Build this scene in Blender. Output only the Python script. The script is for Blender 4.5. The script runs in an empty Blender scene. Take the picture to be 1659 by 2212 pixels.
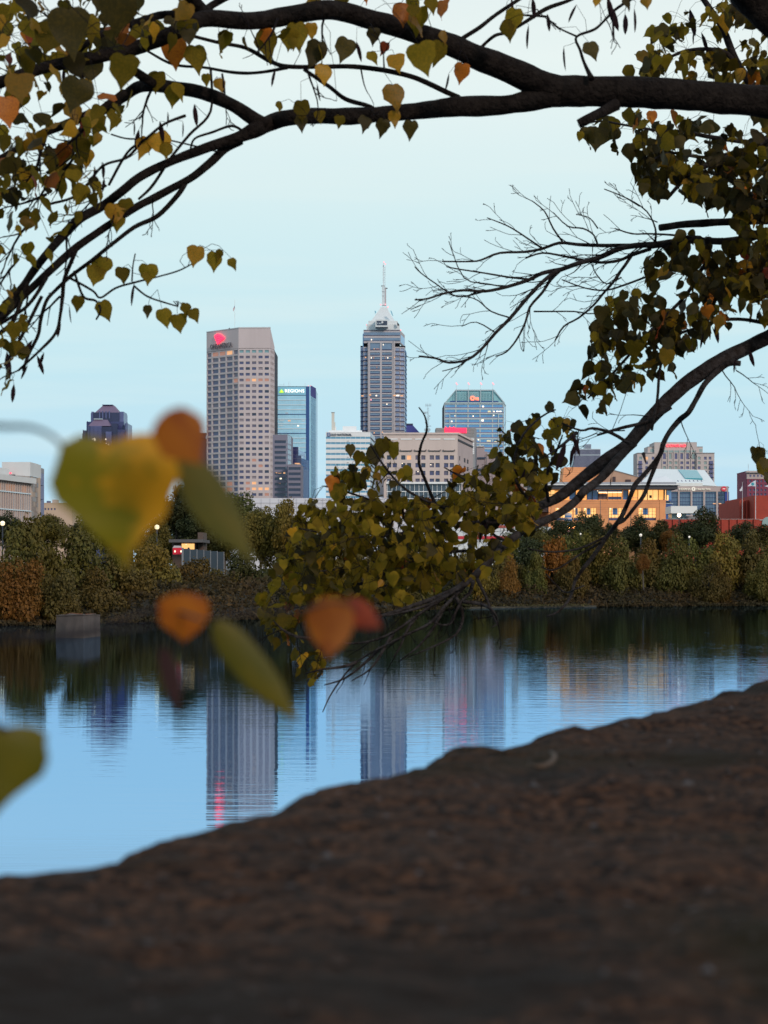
import bpy, math, random
import numpy as np
from mathutils import Vector, Matrix, noise as mnoise

S = bpy.context.scene
COL = S.collection
rnd = random.Random(7)

# ---------------------------------------------------------------- camera
# photo frame measured in a 1659 x 2212 grid; level camera 4 m above the river
FV, CX, HY, CAMZ = 4247.0, 829.5, 1227.6, 4.0
cam = bpy.data.cameras.new('camera'); camo = bpy.data.objects.new('camera', cam); COL.objects.link(camo)
camo.location = (0, 0, CAMZ); camo.rotation_euler = (math.pi/2, 0, 0)
cam.sensor_fit = 'HORIZONTAL'; cam.sensor_width = 36; cam.lens = FV/1659*36
cam.shift_y = (HY-1106)/1659
cam.clip_start = 0.05; cam.clip_end = 20000
cam.dof.use_dof = True; cam.dof.focus_distance = 40.0; cam.dof.aperture_fstop = 17.0
S.camera = camo

# ---------------------------------------------------------------- world, sun, exposure
SUN_EL, SUN_AZ = math.radians(24), math.radians(148)
w = bpy.data.worlds.new('World'); S.world = w; w.use_nodes = True
nt = w.node_tree; nt.nodes.clear()
out = nt.nodes.new('ShaderNodeOutputWorld')
sky = nt.nodes.new('ShaderNodeTexSky'); sky.sky_type = 'NISHITA'; sky.sun_disc = False
sky.sun_elevation = SUN_EL; sky.sun_rotation = SUN_AZ
b1 = nt.nodes.new('ShaderNodeBackground'); b1.inputs[1].default_value = 0.05
nt.links.new(sky.outputs[0], b1.inputs[0])
tc = nt.nodes.new('ShaderNodeTexCoord'); sx = nt.nodes.new('ShaderNodeSeparateXYZ')
nt.links.new(tc.outputs['Generated'], sx.inputs[0])
rp = nt.nodes.new('ShaderNodeValToRGB'); nt.links.new(sx.outputs[2], rp.inputs[0])
stops = [(0.0, (.470,.730,.950)), (.05, (.52,.780,.93)), (.10, (.58,.835,.92)), (.17, (.68,.885,.92)), (.25, (.85,.95,.93)), (.45, (.66,.76,.82)), (1.0, (.36,.48,.68))]
cr = rp.color_ramp
while len(cr.elements) < len(stops): cr.elements.new(.5)
for e, (p, c) in zip(cr.elements, stops): e.position = p; e.color = (*c, 1)
mp = nt.nodes.new('ShaderNodeMapping'); mp.inputs['Scale'].default_value = (2, 2, 22); mp.inputs['Rotation'].default_value = (0, .05, 0)
nz = nt.nodes.new('ShaderNodeTexNoise'); nz.inputs['Scale'].default_value = 2.0; nz.inputs['Detail'].default_value = 4
nt.links.new(tc.outputs['Generated'], mp.inputs[0]); nt.links.new(mp.outputs[0], nz.inputs[0])
mr = nt.nodes.new('ShaderNodeMapRange'); mr.inputs[1].default_value = .48; mr.inputs[2].default_value = .72; mr.inputs[3].default_value = 0; mr.inputs[4].default_value = .42
nt.links.new(nz.outputs[0], mr.inputs[0])
mx = nt.nodes.new('ShaderNodeMix'); mx.data_type = 'RGBA'
nt.links.new(mr.outputs[0], mx.inputs[0]); nt.links.new(rp.outputs[0], mx.inputs[6]); mx.inputs[7].default_value = (.80, .92, .90, 1)
b2 = nt.nodes.new('ShaderNodeBackground'); nt.links.new(mx.outputs[2], b2.inputs[0]); b2.inputs[1].default_value = 1.0
ms = nt.nodes.new('ShaderNodeMixShader'); ms.inputs[0].default_value = .95
nt.links.new(b1.outputs[0], ms.inputs[1]); nt.links.new(b2.outputs[0], ms.inputs[2]); nt.links.new(ms.outputs[0], out.inputs[0])

sl = bpy.data.lights.new('sun', 'SUN'); sl.energy = 2.0; sl.angle = math.radians(12); sl.color = (1, .80, .68)
so = bpy.data.objects.new('sun', sl); COL.objects.link(so)
so.rotation_euler = Vector((.57, -.90, .475)).to_track_quat('Z', 'Y').to_euler()
S.view_settings.view_transform = 'Standard'; S.view_settings.look = 'None'
S.view_settings.exposure = 0; S.view_settings.gamma = 1; S.view_settings.use_curve_mapping = False
S.render.engine = 'CYCLES'
S.cycles.use_denoising = True; S.cycles.max_bounces = 6; S.cycles.transparent_max_bounces = 8

# ---------------------------------------------------------------- helpers
def P(vx, vy, d): return Vector(((vx-CX)/FV*d, d, CAMZ+(HY-vy)/FV*d))
def X(vx, d): return (vx-CX)/FV*d
def Zz(vy, d): return CAMZ+(HY-vy)/FV*d
def q(ox, oy, s): return (lambda x: (ox+s*x)/1.507), (lambda y: (oy+s*y)/1.507)

def lin(r, g, b):
    f = lambda c: (c/255/12.92) if c/255 <= .04045 else ((c/255+.055)/1.055)**2.4
    return (f(r), f(g), f(b))

MATS = {}
def mat(name, col, rough=.7, metal=0, emit=None, es=0, var=0, vscale=.3, spec=.5, bump=0, bscale=5, streak=False, col2=None):
    if name in MATS: return MATS[name]
    m = bpy.data.materials.new(name); m.use_nodes = True; n = m.node_tree; L = n.links
    p = n.nodes['Principled BSDF']
    p.inputs['Base Color'].default_value = (*col, 1); p.inputs['Roughness'].default_value = rough
    p.inputs['Metallic'].default_value = metal; p.inputs['Specular IOR Level'].default_value = spec
    if emit: p.inputs['Emission Color'].default_value = (*emit, 1); p.inputs['Emission Strength'].default_value = es
    if var or bump:
        g = n.nodes.new('ShaderNodeNewGeometry'); mpn = n.nodes.new('ShaderNodeMapping')
        L.new(g.outputs['Position'], mpn.inputs[0])
        mpn.inputs['Scale'].default_value = (1, 1, .18) if streak else (1, 1, 1)
        t = n.nodes.new('ShaderNodeTexNoise'); t.inputs['Scale'].default_value = vscale; t.inputs['Detail'].default_value = 6; t.inputs['Roughness'].default_value = .65
        L.new(mpn.outputs[0], t.inputs[0])
        if var:
            c2 = col2 or tuple(c*(1-var) for c in col)
            r = n.nodes.new('ShaderNodeMapRange'); r.inputs[1].default_value = .35; r.inputs[2].default_value = .68
            L.new(t.outputs[0], r.inputs[0])
            mm = n.nodes.new('ShaderNodeMix'); mm.data_type = 'RGBA'
            mm.inputs[6].default_value = (*col, 1); mm.inputs[7].default_value = (*c2, 1)
            L.new(r.outputs[0], mm.inputs[0]); L.new(mm.outputs[2], p.inputs['Base Color'])
        if bump:
            t2 = n.nodes.new('ShaderNodeTexNoise'); t2.inputs['Scale'].default_value = bscale; t2.inputs['Detail'].default_value = 5
            L.new(g.outputs['Position'], t2.inputs[0])
            bb = n.nodes.new('ShaderNodeBump'); bb.inputs['Strength'].default_value = bump; bb.inputs['Distance'].default_value = .02
            L.new(t2.outputs[0], bb.inputs['Height']); L.new(bb.outputs[0], p.inputs['Normal'])
    MATS[name] = m
    return m

def thing(name, label, cat, loc=(0, 0, 0), group=None):
    o = bpy.data.objects.new(name, None); COL.objects.link(o); o.location = loc
    o.empty_display_size = .1
    o['label'] = label; o['category'] = cat
    if group: o['group'] = group
    return o
def tag(o, label, cat, group=None):
    o['label'] = label; o['category'] = cat
    if group: o['group'] = group
    return o
def link(name, me, parent, loc=(0, 0, 0), rz=0, scale=None, base=None):
    o = bpy.data.objects.new(name, me); COL.objects.link(o)
    loc = Vector(loc)
    if parent is not None:
        o.parent = parent; loc = loc-wloc(parent)
    o.location = loc; o.rotation_euler = (0, 0, rz)
    if scale: o.scale = scale
    return o
def wloc(o):
    v = Vector((0, 0, 0))
    while o is not None: v += o.location; o = o.parent
    return v

_cube = {}
def cube(m):
    if m.name in _cube: return _cube[m.name]
    me = bpy.data.meshes.new('box')
    v = [(x, y, z) for x in (-.5, .5) for y in (-.5, .5) for z in (-.5, .5)]
    f = [(0,1,3,2),(4,6,7,5),(0,4,5,1),(2,3,7,6),(0,2,6,4),(1,5,7,3)]
    me.from_pydata(v, [], f); me.materials.append(m); _cube[m.name] = me
    return me
def box(name, m, parent, c, dims, rz=0, kind=None):
    o = link(name, cube(m), parent, c, rz, dims)
    if kind: o['kind'] = kind
    return o
def mesh(name, verts, faces, m, parent, smooth=False, mats=None, midx=None, loc=None):
    me = bpy.data.meshes.new(name)
    verts = [tuple(v) for v in verts]
    loc = Vector(loc) if loc is not None else (wloc(parent) if parent else Vector((0, 0, 0)))
    if loc.length: verts = [(a-loc.x, b-loc.y, c-loc.z) for a, b, c in verts]
    me.from_pydata(verts, [], faces)
    for mm in (mats or [m]): me.materials.append(mm)
    if midx is not None: me.polygons.foreach_set('material_index', midx)
    if smooth: me.polygons.foreach_set('use_smooth', [True]*len(me.polygons))
    me.update()
    o = bpy.data.objects.new(name, me); COL.objects.link(o)
    if parent: o.parent = parent; o.location = loc-wloc(parent)
    else: o.location = loc
    return o

def prism(name, m, parent, poly, z0, z1):
    """vertical prism; poly list of (x,y); z1 may be a list"""
    n = len(poly); zt = z1 if isinstance(z1, (list, tuple)) else [z1]*n
    v = [(x, y, z0) for x, y in poly]+[(x, y, z) for (x, y), z in zip(poly, zt)]
    f = [tuple(range(n-1, -1, -1)), tuple(range(n, 2*n))]+[(i, (i+1) % n, n+(i+1) % n, n+i) for i in range(n)]
    return mesh(name, v, f, m, parent)

class Face:
    """a vertical facade between two ground points given as (frame x, distance)"""
    def __init__(s, x0, d0, x1, d1):
        s.a = Vector((X(x0, d0), d0)); s.b = Vector((X(x1, d1), d1)); s.set()
    def set(s):
        dv = s.b-s.a; s.L = dv.length; s.t = dv/s.L; s.n = Vector((s.t.y, -s.t.x)); s.rz = math.atan2(s.t.y, s.t.x)
    def u(s, vx):
        k = (vx-CX)/FV; den = s.t.x-k*s.t.y
        return (k*s.a.y-s.a.x)/den
    def d(s, u): return s.a.y+s.t.y*u
    def z(s, vx, vy): return Zz(vy, s.d(s.u(vx)))
    def pt(s, u, z, o=0):
        p = s.a+s.t*u+s.n*o; return Vector((p.x, p.y, z))
    def box(s, name, m, parent, u0, u1, z0, z1, o0, o1, kind=None):
        return box(name, m, parent, s.pt((u0+u1)/2, (z0+z1)/2, (o0+o1)/2), (abs(u1-u0), abs(o1-o0), abs(z1-z0)), s.rz, kind)
    def px(s, name, m, parent, x0, x1, y0, y1, o0, o1, kind=None):
        xm = (x0+x1)/2
        return s.box(name, m, parent, s.u(x0), s.u(x1), s.z(xm, y1), s.z(xm, y0), o0, o1, kind)
    def poly(s, name, m, parent, pts, o0, o1, uz=False):
        """outline in frame coordinates (or (u,z)) extruded along the normal"""
        if not uz: pts = [(s.u(x), s.z(x, y)) for x, y in pts]
        n = len(pts); v = [s.pt(u, z, o1) for u, z in pts]+[s.pt(u, z, o0) for u, z in pts]
        f = [tuple(range(n)), tuple(range(2*n-1, n-1, -1))]+[(i, n+i, n+(i+1) % n, (i+1) % n) for i in range(n)]
        return mesh(name, v, f, m, parent)

def wall_holes(face, U, Z, us, zs, depth, m, parent, name='wall'):
    """wall sheet over U=(u0,u1) x Z=(z0,z1) with a grid of openings us x zs, with reveals"""
    ub = sorted(set([U[0], U[1]]+[a for p in us for a in p])); zb = sorted(set([Z[0], Z[1]]+[a for p in zs for a in p]))
    hu = {(round(a, 4)) for a, b in us}; hz = {(round(a, 4)) for a, b in zs}
    v = []; f = []; idx = {}
    def vi(u, z, o):
        k = (round(u, 4), round(z, 4), o)
        if k not in idx: idx[k] = len(v); v.append(face.pt(u, z, o))
        return idx[k]
    for i in range(len(ub)-1):
        for j in range(len(zb)-1):
            a, b, c, d = ub[i], ub[i+1], zb[j], zb[j+1]
            if round(a, 4) in hu and round(c, 4) in hz:
                D = -depth
                f += [(vi(a,c,0),vi(b,c,0),vi(b,c,D),vi(a,c,D)),(vi(b,d,0),vi(a,d,0),vi(a,d,D),vi(b,d,D)),
                      (vi(a,d,0),vi(a,c,0),vi(a,c,D),vi(a,d,D)),(vi(b,c,0),vi(b,d,0),vi(b,d,D),vi(b,c,D))]
            else: f.append((vi(a,c,0),vi(b,c,0),vi(b,d,0),vi(a,d,0)))
    return mesh(name, v, f, m, parent)

def facade(face, parent, Z, us, zs, wm, pane, depth=.4, U=None, name='wall', pname='window'):
    U = U or (0, face.L)
    wo = wall_holes(face, U, Z, us, zs, depth, wm, parent, name)
    for j, (c, d) in enumerate(zs):
        for i, (a, b) in enumerate(us):
            pm = pane(i, j) if callable(pane) else pane
            if pm: face.box(pname, pm, parent, a, b, c, d, -depth-.1, -depth+.05)
    return wo

def core(parent, faces, z0, z1, back, m, inset=.9, roof=None, name='core'):
    """closed body behind a chain of facades"""
    pts = [faces[0].a]+[f.b for f in faces]
    p2 = [(p.x, p.y+inset) for p in pts]
    p2[0] = (p2[0][0]+.05, p2[0][1]); p2[-1] = (p2[-1][0]-.05, p2[-1][1])
    by = max(p.y for p in pts)+back
    poly = p2+[(p2[-1][0], by), (p2[0][0], by)]
    prism(name, m, parent, poly, z0, z1-.05)
    pr = [(p.x, p.y) for p in pts]+[(pts[-1].x, by+.3), (pts[0].x, by+.3)]
    prism('roof', roof or m, parent, pr, z1-.05, z1+.25)

def text_mesh(s, size=1.0):
    cu = bpy.data.curves.new('t', 'FONT'); cu.body = s; cu.extrude = .04; cu.align_x = 'LEFT'; cu.resolution_u = 3
    o = bpy.data.objects.new('t', cu); COL.objects.link(o)
    dg = bpy.context.evaluated_depsgraph_get(); dg.update()
    me = bpy.data.meshes.new_from_object(o.evaluated_get(dg)); bpy.data.objects.remove(o)
    return me
def sign(face, parent, s, m, x0, x1, y0, y1, o=.4, name='lettering', bold=0, label=None):
    me = text_mesh(s); me.materials.clear(); me.materials.append(m)
    n = len(me.vertices); co = np.empty(n*3); me.vertices.foreach_get('co', co); co = co.reshape(-1, 3)
    mn, mxx = co.min(0), co.max(0)
    u0, u1 = face.u(x0), face.u(x1); z0, z1 = face.z(x0, y1), face.z(x0, y0)
    nc = co.copy()
    nc[:, 0] = (co[:, 0]-mn[0])/(mxx[0]-mn[0])*(u1-u0)-(u1-u0)/2
    nc[:, 2] = (co[:, 1]-mn[1])/(mxx[1]-mn[1])*(z1-z0)-(z1-z0)/2
    nc[:, 1] = -np.sign(co[:, 2])*.25
    me.vertices.foreach_set('co', nc.ravel()); me.update()
    ob = link(name, me, parent, face.pt((u0+u1)/2, (z0+z1)/2, o), face.rz)
    if label: ob['label'] = label
    return ob
def disc(face, parent, name, m, x, y, r, o0, o1, n=20, sq=1):
    return face.poly(name, m, parent, [(x+r*math.cos(a*2*math.pi/n), y-sq*r*math.sin(a*2*math.pi/n)) for a in range(n)], o0, o1)

class Tubes:
    def __init__(s): s.v = []; s.f = []; s.n = 0
    def add(s, pts, rad, sides=6, cap=True, wob=0, seed=0):
        pts = np.array([tuple(p) for p in pts], float); n = len(pts)
        if n < 2: return
        rad = np.array(rad, float)*np.ones(n)
        T = np.gradient(pts, axis=0); T /= (np.linalg.norm(T, axis=1)[:, None]+1e-12)
        a = np.cross(T[0], (0.3, .9, .2)); a /= np.linalg.norm(a)+1e-12
        ang = np.arange(sides)/sides*2*math.pi
        for i in range(n):
            a = a-T[i]*np.dot(a, T[i]); a /= np.linalg.norm(a)+1e-12
            b = np.cross(T[i], a)
            for k, t in enumerate(ang):
                r = rad[i]
                if wob: r *= 1+wob*mnoise.noise(Vector(pts[i]*14+np.array([k*1.7, seed, 0])))+wob*.5*mnoise.noise(Vector(pts[i]*3+np.array([seed, k*.9, 3])))
                s.v.append(tuple(pts[i]+r*(math.cos(t)*a+math.sin(t)*b)))
        o = s.n
        for i in range(n-1):
            for k in range(sides):
                k2 = (k+1) % sides
                s.f.append((o+i*sides+k, o+i*sides+k2, o+(i+1)*sides+k2, o+(i+1)*sides+k))
        if cap:
            s.f.append(tuple(o+k for k in range(sides))[::-1]); s.f.append(tuple(o+(n-1)*sides+k for k in range(sides)))
        s.n += n*sides
    def build(s, name, m, parent, smooth=True, loc=None):
        return mesh(name, s.v, s.f, m, parent, smooth, loc=loc)
def smooth_line(pts, rad, sub=4):
    """Catmull-Rom through 3D points"""
    pts = [Vector(p) for p in pts]; n = len(pts); o = []; r = []
    for i in range(n-1):
        p0 = pts[max(i-1, 0)]; p1 = pts[i]; p2 = pts[i+1]; p3 = pts[min(i+2, n-1)]
        for k in range(sub):
            t = k/sub; t2 = t*t; t3 = t2*t
            o.append(.5*((2*p1)+(-p0+p2)*t+(2*p0-5*p1+4*p2-p3)*t2+(-p0+3*p1-3*p2+p3)*t3)); r.append(rad[i]*(1-t)+rad[i+1]*t)
    o.append(pts[-1]); r.append(rad[-1])
    return o, r
# ================================================================ BUILDINGS
GZ = 3.0
M_conc = mat('pinkish_concrete', (.55,.49,.50), .85, var=.16, vscale=.05, streak=True)
M_glassb = mat('dark_blue_window_glass', (.055,.062,.16), .25, spec=.9)
M_glassd = mat('near_black_window_glass', (.02,.028,.07), .12, spec=.8)
M_glassg = mat('grey_violet_window_glass', (.115,.10,.16), .2, spec=.8)
M_glasst = mat('teal_window_glass', (.16,.32,.36), .2, spec=.8)
M_lit = mat('warm_lit_window', (.3,.15,.08), .4, emit=(1,.52,.25), es=.75)
M_litd = mat('dim_lit_window', (.2,.12,.12), .4, emit=(1,.45,.28), es=.28)
M_litw = mat('white_lamp_glow', (.8,.7,.6), .4, emit=(1,.86,.62), es=1.3)
M_red = mat('red_sign_light', (.6,.02,.05), .4, emit=(1,.012,.04), es=4.5)
M_pink = mat('pink_red_beacon', (.6,.1,.12), .4, emit=(1,.42,.48), es=1.2)
M_white = mat('white_panel', (.66,.70,.72), .6, var=.08, vscale=.2)
M_dark = mat('dark_metal', (.03,.035,.05), .5)
M_dim = mat('dim_interior', (.02,.022,.035), .7)
M_roofg = mat('grey_roofing', (.25,.26,.28), .8)

# ---- tall concrete office tower with the red emblem
qx, qy = q(640, 960, 440/1659)
t = thing('office_tower', 'tall pinkish concrete tower with a grid of windows and a red lit emblem', 'tower', P(520, HY, 1330)-Vector((0,0,1)))
fl = Face(qx(122), 1354, qx(515), 1330); fm = Face(qx(515), 1330, qx(905), 1329); fr = Face(qx(905), 1329, qx(957), 1343)
pitch = 70.3; rows = 27
def zrow(f, xm, y0, h, k): return (f.z(xm, qy(y0+k*pitch+h)), f.z(xm, qy(y0+k*pitch)))
zb = [zrow(fm, qx(700), 676, 33, k) for k in range(rows)][::-1]
litm = {(1,5):M_litd,(2,5):M_lit,(3,5):M_litd,(4,5):M_litd,(2,19):M_litd,(2,23):M_lit,(2,24):M_lit,(3,24):M_lit,(4,24):M_lit,(4,25):M_litd,(1,24):M_litd,(1,23):M_litd,(3,20):M_litd}
r1 = random.Random(3)
M_blind = mat('half_drawn_blind', (.24,.22,.26), .6)
def pane_m(i, j):
    k = rows-1-j
    if k == 0: return M_glasst
    if (i, k) in litm: return litm[(i, k)]
    if k in (26, 27, 17): return M_glassd
    return r1.choices((M_glassb, M_glassg, M_glassd, M_blind), (52, 34, 6, 8))[0]
ztm = fm.z(qx(700), qy(408))
usm = [(fm.u(qx(a)), fm.u(qx(b))) for a, b in ((526,577),(603,654),(680,731),(759,810),(836,887))]
facade(fm, t, (GZ, ztm), usm, zb, M_conc, pane_m, .55)
zl = [(a-.6, b+.2) for a, b in zb]
usl = [(fl.u(qx(a)), fl.u(qx(b))) for a, b in ((133,179),(196,266),(283,352),(369,439),(455,505))]
def pane_l(i, j):
    k = rows-1-j
    if k == 0: return M_litd if i in (1,2) else (M_lit if i == 3 else M_glassg)
    if (i, k) in ((4,5),(3,23),(2,24),(3,24)): return M_litd
    return r1.choices((M_glassb, M_glassg, M_blind), (78, 17, 5))[0]
facade(fl, t, (GZ, zb[-1][1]+3), usl, zl, M_conc, pane_l, .55)
z0t = zb[-1][1]+3
fl.poly('parapet', M_conc, t, [(0, z0t), (fl.L, z0t), (fl.L, ztm), (0, ztm-.2)], -2, 0, uz=True)
usr = [(fr.L*(.09+.23*i), fr.L*(.09+.23*i+.14)) for i in range(4)]
facade(fr, t, (GZ, z0t-1), usr, [(a, b) for a, b in zb], M_conc, M_glassb, .5)
fr.poly('parapet', M_conc, t, [(0, z0t-1), (fr.L, z0t-1), (fr.L, z0t+.5), (0, ztm)], -2, 0, uz=True)
core(t, [fl, fm, fr], GZ, zb[-1][1]+1, 30, M_dim, 1.6)
M_coping = mat('pale_coping', (.5,.52,.55), .7)
fm.box('coping', M_coping, t, 0, fm.L, ztm, ztm+.7, -2, .25)
fl.box('coping', M_coping, t, 0, fl.L, ztm-.1, ztm+.55, -2, .2)
M_sgray = mat('shadow_grey_letters', (.16,.15,.17), .6)
sign(fl, t, 'ONEAMERICA', M_sgray, qx(180), qx(446), qy(612), qy(672), .9)
em = [(230,505),(250,486),(275,480),(300,488),(322,505),(340,520),(352,534),(330,550),(305,566),(285,588),(270,606),(258,578),(245,545)]
embl = fl.poly('emblem', M_red, t, [(qx(a), qy(b)) for a, b in em], .3, 1.1)
M_dred = mat('deep_red_line', (.3,.01,.05), .5, emit=(.7,.02,.12), es=.8)
for k in range(3):
    fl.poly('stripe', M_dred, embl, [(qx(238+9*k), qy(522+22*k)), (qx(280), qy(508+24*k)), (qx(340-16*k), qy(532+16*k)), (qx(338-16*k), qy(537+16*k)), (qx(280), qy(514+24*k)), (qx(239+9*k), qy(528+22*k))], 1.05, 1.3)
for x, h in ((330,14),(345,22),(352,26),(372,18),(400,12)):
    fl.px('antenna', M_dark, t, qx(x), qx(x+3), qy(425-h), qy(432), -4, -3.4)
fl.px('antenna_rail', M_dark, t, qx(322), qx(415), qy(412), qy(415), -4, -3.6)
fp = thing('flagpole', 'thin flagpole with a striped flag on top of the pinkish concrete tower', 'flagpole', P(qx(468), qy(408), 1336))
fm2 = Face(qx(400), 1336, qx(560), 1336)
fm2.px('pole', M_white, fp, qx(467), qx(470.5), qy(60), qy(410), -.4, .1)
M_flagr = mat('red_flag_cloth', (.45,.04,.08), .8); M_flagb = mat('blue_flag_cloth', (.03,.04,.2), .8)
def flag(f, parent, x0, x1, y0, y1, droop):
    n = 7
    parent = f.poly('flag', M_white, parent, [(x0, y0), ((x0+x1)/2, y0+droop*.6), (x1, y0+droop), (x1, y1+droop), ((x0+x1)/2, y1+droop*.6), (x0, y1)], -.12, -.02)
    for k in range(n):
        ya = y0+(y1-y0)*k/n; yb = y0+(y1-y0)*(k+1)/n
        f.poly('stripe', M_flagr if k % 2 == 0 else M_white, parent, [(x0, ya), ((x0+x1)/2, ya+droop*.6), (x1, ya+droop), (x1, yb+droop), ((x0+x1)/2, yb+droop*.6), (x0, yb)], 0, .15)
    xa, xb = (x0, x0+(x1-x0)*.4) if True else (x0, x1)
    f.poly('canton', M_flagb, parent, [(xa, y0), (xb, y0+droop*.5), (xb, (y0+y1)/2+droop*.5), (xa, (y0+y1)/2)], .15, .3)
flag(fm2, fp, qx(467), qx(448), qy(130), qy(165), qy(40)-qy(0))

# ---- glass bank tower
t = thing('bank_tower', 'light blue glass tower with glowing white letters and a green triangle logo', 'tower', P(640, HY, 1500)-Vector((0,0,1)))
M_cw = mat('pale_blue_curtain_glass', (.42,.78,.98), .3, metal=.2, var=.2, vscale=.12)
M_cw2 = mat('side_curtain_glass', (.40,.76,.95), .3, metal=.2, var=.15, vscale=.1)
M_navy = mat('navy_glass_strip', (.04,.09,.26), .15, metal=.3)
M_navyp = mat('violet_navy_panel', (.035,.03,.22), .5)
M_line = mat('light_mullion', (.55,.68,.75), .5)
ff = Face(qx(957), 1500, qx(1398), 1500); fs = Face(qx(1398), 1500, qx(1465), 1530)
zt = ff.z(qx(1100), qy(1122))
ff.px('glass_strip', M_navy, t, qx(957), qx(989), qy(1122), qy(2900), -1, .1)
ff.px('glass_strip', M_navy, t, qx(1342), qx(1384), qy(1122), qy(2900), -1, .12)
ff.px('glass_strip', M_cw2, t, qx(1384), qx(1398), qy(1122), qy(2900), -1, .05)
ff.px('sign_panel', mat('sign_band_blue', (.26,.56,.74), .3, metal=.2), t, qx(989), qx(1342), qy(1122), qy(1229), -1, .0)
nb = 24; y = 1233.0
for k in range(nb):
    h = 58.3
    ff.px('glass_band', M_cw, t, qx(989), qx(1342), qy(y+4), qy(y+h-5), -1, -.05)
    ff.px('ledge', M_navy if k in (3, 7, 11) else M_line, t, qx(989), qx(1342), qy(y+h-5), qy(y+h+4), -1, .25)
    y += h
for i in range(1, 15):
    ff.px('mullion', M_line, t, qx(989+353*i/15), qx(989+353*i/15+1.3), qy(1235), qy(2600), -.1, .02)
core(t, [ff, fs], GZ, zt-.3, 38, M_navy, 1.1)
r2 = random.Random(5)
for (x, yy, ww, hh, mm) in ((1015,1535,60,10,M_line),(1120,1538,34,14,M_lit),(1290,1540,40,12,M_line),(1015,1600,50,10,M_line),(1150,1604,20,8,M_line),(1236,1600,20,14,M_litw),(1090,1447,34,6,M_litd)):
    ff.px('lit_ceiling', mm, t, qx(x), qx(x+ww), qy(yy), qy(yy+hh), -.05, .08)
zs1 = fs.z(qx(1430), qy(1122))
fs.poly('sign_panel', M_navyp, t, [(qx(1401), qy(1110)), (qx(1464), qy(1146)), (qx(1464), qy(1278)), (qx(1401), qy(1252))], -.6, .1)
fs.box('side_wall', M_cw2, t, 0, fs.L, GZ, fs.z(qx(1464), qy(1270)), -1, -.0)
for k in range(26):
    z = fs.z(qx(1464), qy(1280))-k*5.3
    fs.box('ledge', M_cw, t, 0, fs.L, z-.6, z, -.1, .12)
for i in range(1, 5): fs.box('mullion', M_navy, t, fs.L*i/5, fs.L*i/5+.3, GZ, fs.z(qx(1464), qy(1285)), -.1, .16)
M_wl = mat('glowing_white_letters', (.8,.8,.75), .4, emit=(1,.93,.78), es=1.15)
sign(ff, t, 'REGIONS', M_wl, qx(1085), qx(1322), qy(1160), qy(1199), .6)
M_lg = mat('green_logo_light', (.2,.6,.05), .4, emit=(.45,.85,.08), es=.9); M_ly = mat('yellow_green_logo_light', (.5,.7,.05), .4, emit=(.8,.85,.1), es=.9)
lgo = ff.poly('logo', M_lg, t, [(qx(a), qy(b)) for a, b in ((1013,1200),(1042,1157),(1075,1200))], .2, .7)
ff.poly('stripe', M_ly, lgo, [(qx(a), qy(b)) for a, b in ((1030,1200),(1044,1160),(1060,1200),(1048,1200),(1042,1185),(1038,1200))], .7, .9)
for x, y0, wd in ((1064,1068,3),(1122,1055,5),(1140,1070,3),(1326,1070,5),(1018,1095,3)):
    ff.px('antenna', M_line, t, qx(x), qx(x+wd), qy(y0), qy(1125), -6, -5.4)
ff.px('antenna_rail', M_line, t, qx(1010), qx(1080), qy(1095), qy(1098), -6, -5.4)
for x in (968, 984, 1366, 1396): ff.px('beacon', M_pink, t, qx(x), qx(x+8), qy(1110), qy(1119), -1, 0)

# ---- grey stepped office in front of the bank tower
qx, qy = q(640, 1330, 440/1659)
t = thing('office_building', 'grey stepped office block with long dark window bands right of the concrete tower', 'building', P(610, HY, 1180)-Vector((0,0,1)))
M_grv = mat('violet_grey_stone', (.20,.20,.27), .8, var=.12, vscale=.06)
f1 = Face(qx(935), 1180, qx(1117), 1180); f1s = Face(qx(1117), 1180, qx(1161), 1196)
f2 = Face(qx(1118), 1168, qx(1283), 1168); f2s = Face(qx(1283), 1168, qx(1294), 1180)
pz = [(f1.z(qx(1000), qy(425+65*k)), f1.z(qx(1000), qy(391+65*k))) for k in range(15)][::-1]
def pg(lits):
    def fn(i, j): return lits.get((i, 14-j), M_glassd)
    return fn
facade(f1, t, (GZ, f1.z(qx(1000), qy(322))), [(f1.u(qx(957)), f1.u(qx(1100)))], pz, M_grv, pg({}), .5)
f1s.box('side_wall', mat('pale_side_glass', (.45,.60,.70), .2, metal=.3), t, 0, f1s.L, GZ, f1s.z(qx(1140), qy(330)), -1, 0)
for k in range(15): f1s.box('ledge', M_grv, t, 0, f1s.L, pz[k][0]-.5, pz[k][0], -.1, .1)
pz2 = [(f2.z(qx(1200), qy(753+65*k)), f2.z(qx(1200), qy(719+65*k))) for k in range(9)][::-1]
facade(f2, t, (GZ, f2.z(qx(1200), qy(689))), [(f2.u(qx(1127)), f2.u(qx(1278)))], pz2, M_grv, M_glassd, .5)
facade(f2s, t, (GZ, f2.z(qx(1200), qy(689))), [(.3, f2s.L-.3)], pz2, M_grv, M_glassd, .5)
core(t, [f1, f1s], GZ, f1.z(qx(1000), qy(322)), 25, M_grv, 1.1, M_roofg); core(t, [f2, f2s], GZ, f2.z(qx(1200), qy(689)), 20, M_grv, 1.1, M_roofg)
for x, y_, w_, h_, mm in ((970,784,20,8,M_lit),(1000,790,40,5,M_lit),(1064,780,24,20,M_lit),(1020,850,24,18,M_litw),(1240,797,24,10,M_litd),(1020,905,8,20,M_litd),(1002,905,6,10,M_litd)):
    f1.px('lit_room', mm, t, qx(x), qx(x+w_), qy(y_), qy(y_+h_), -.45, -.3)
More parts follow.
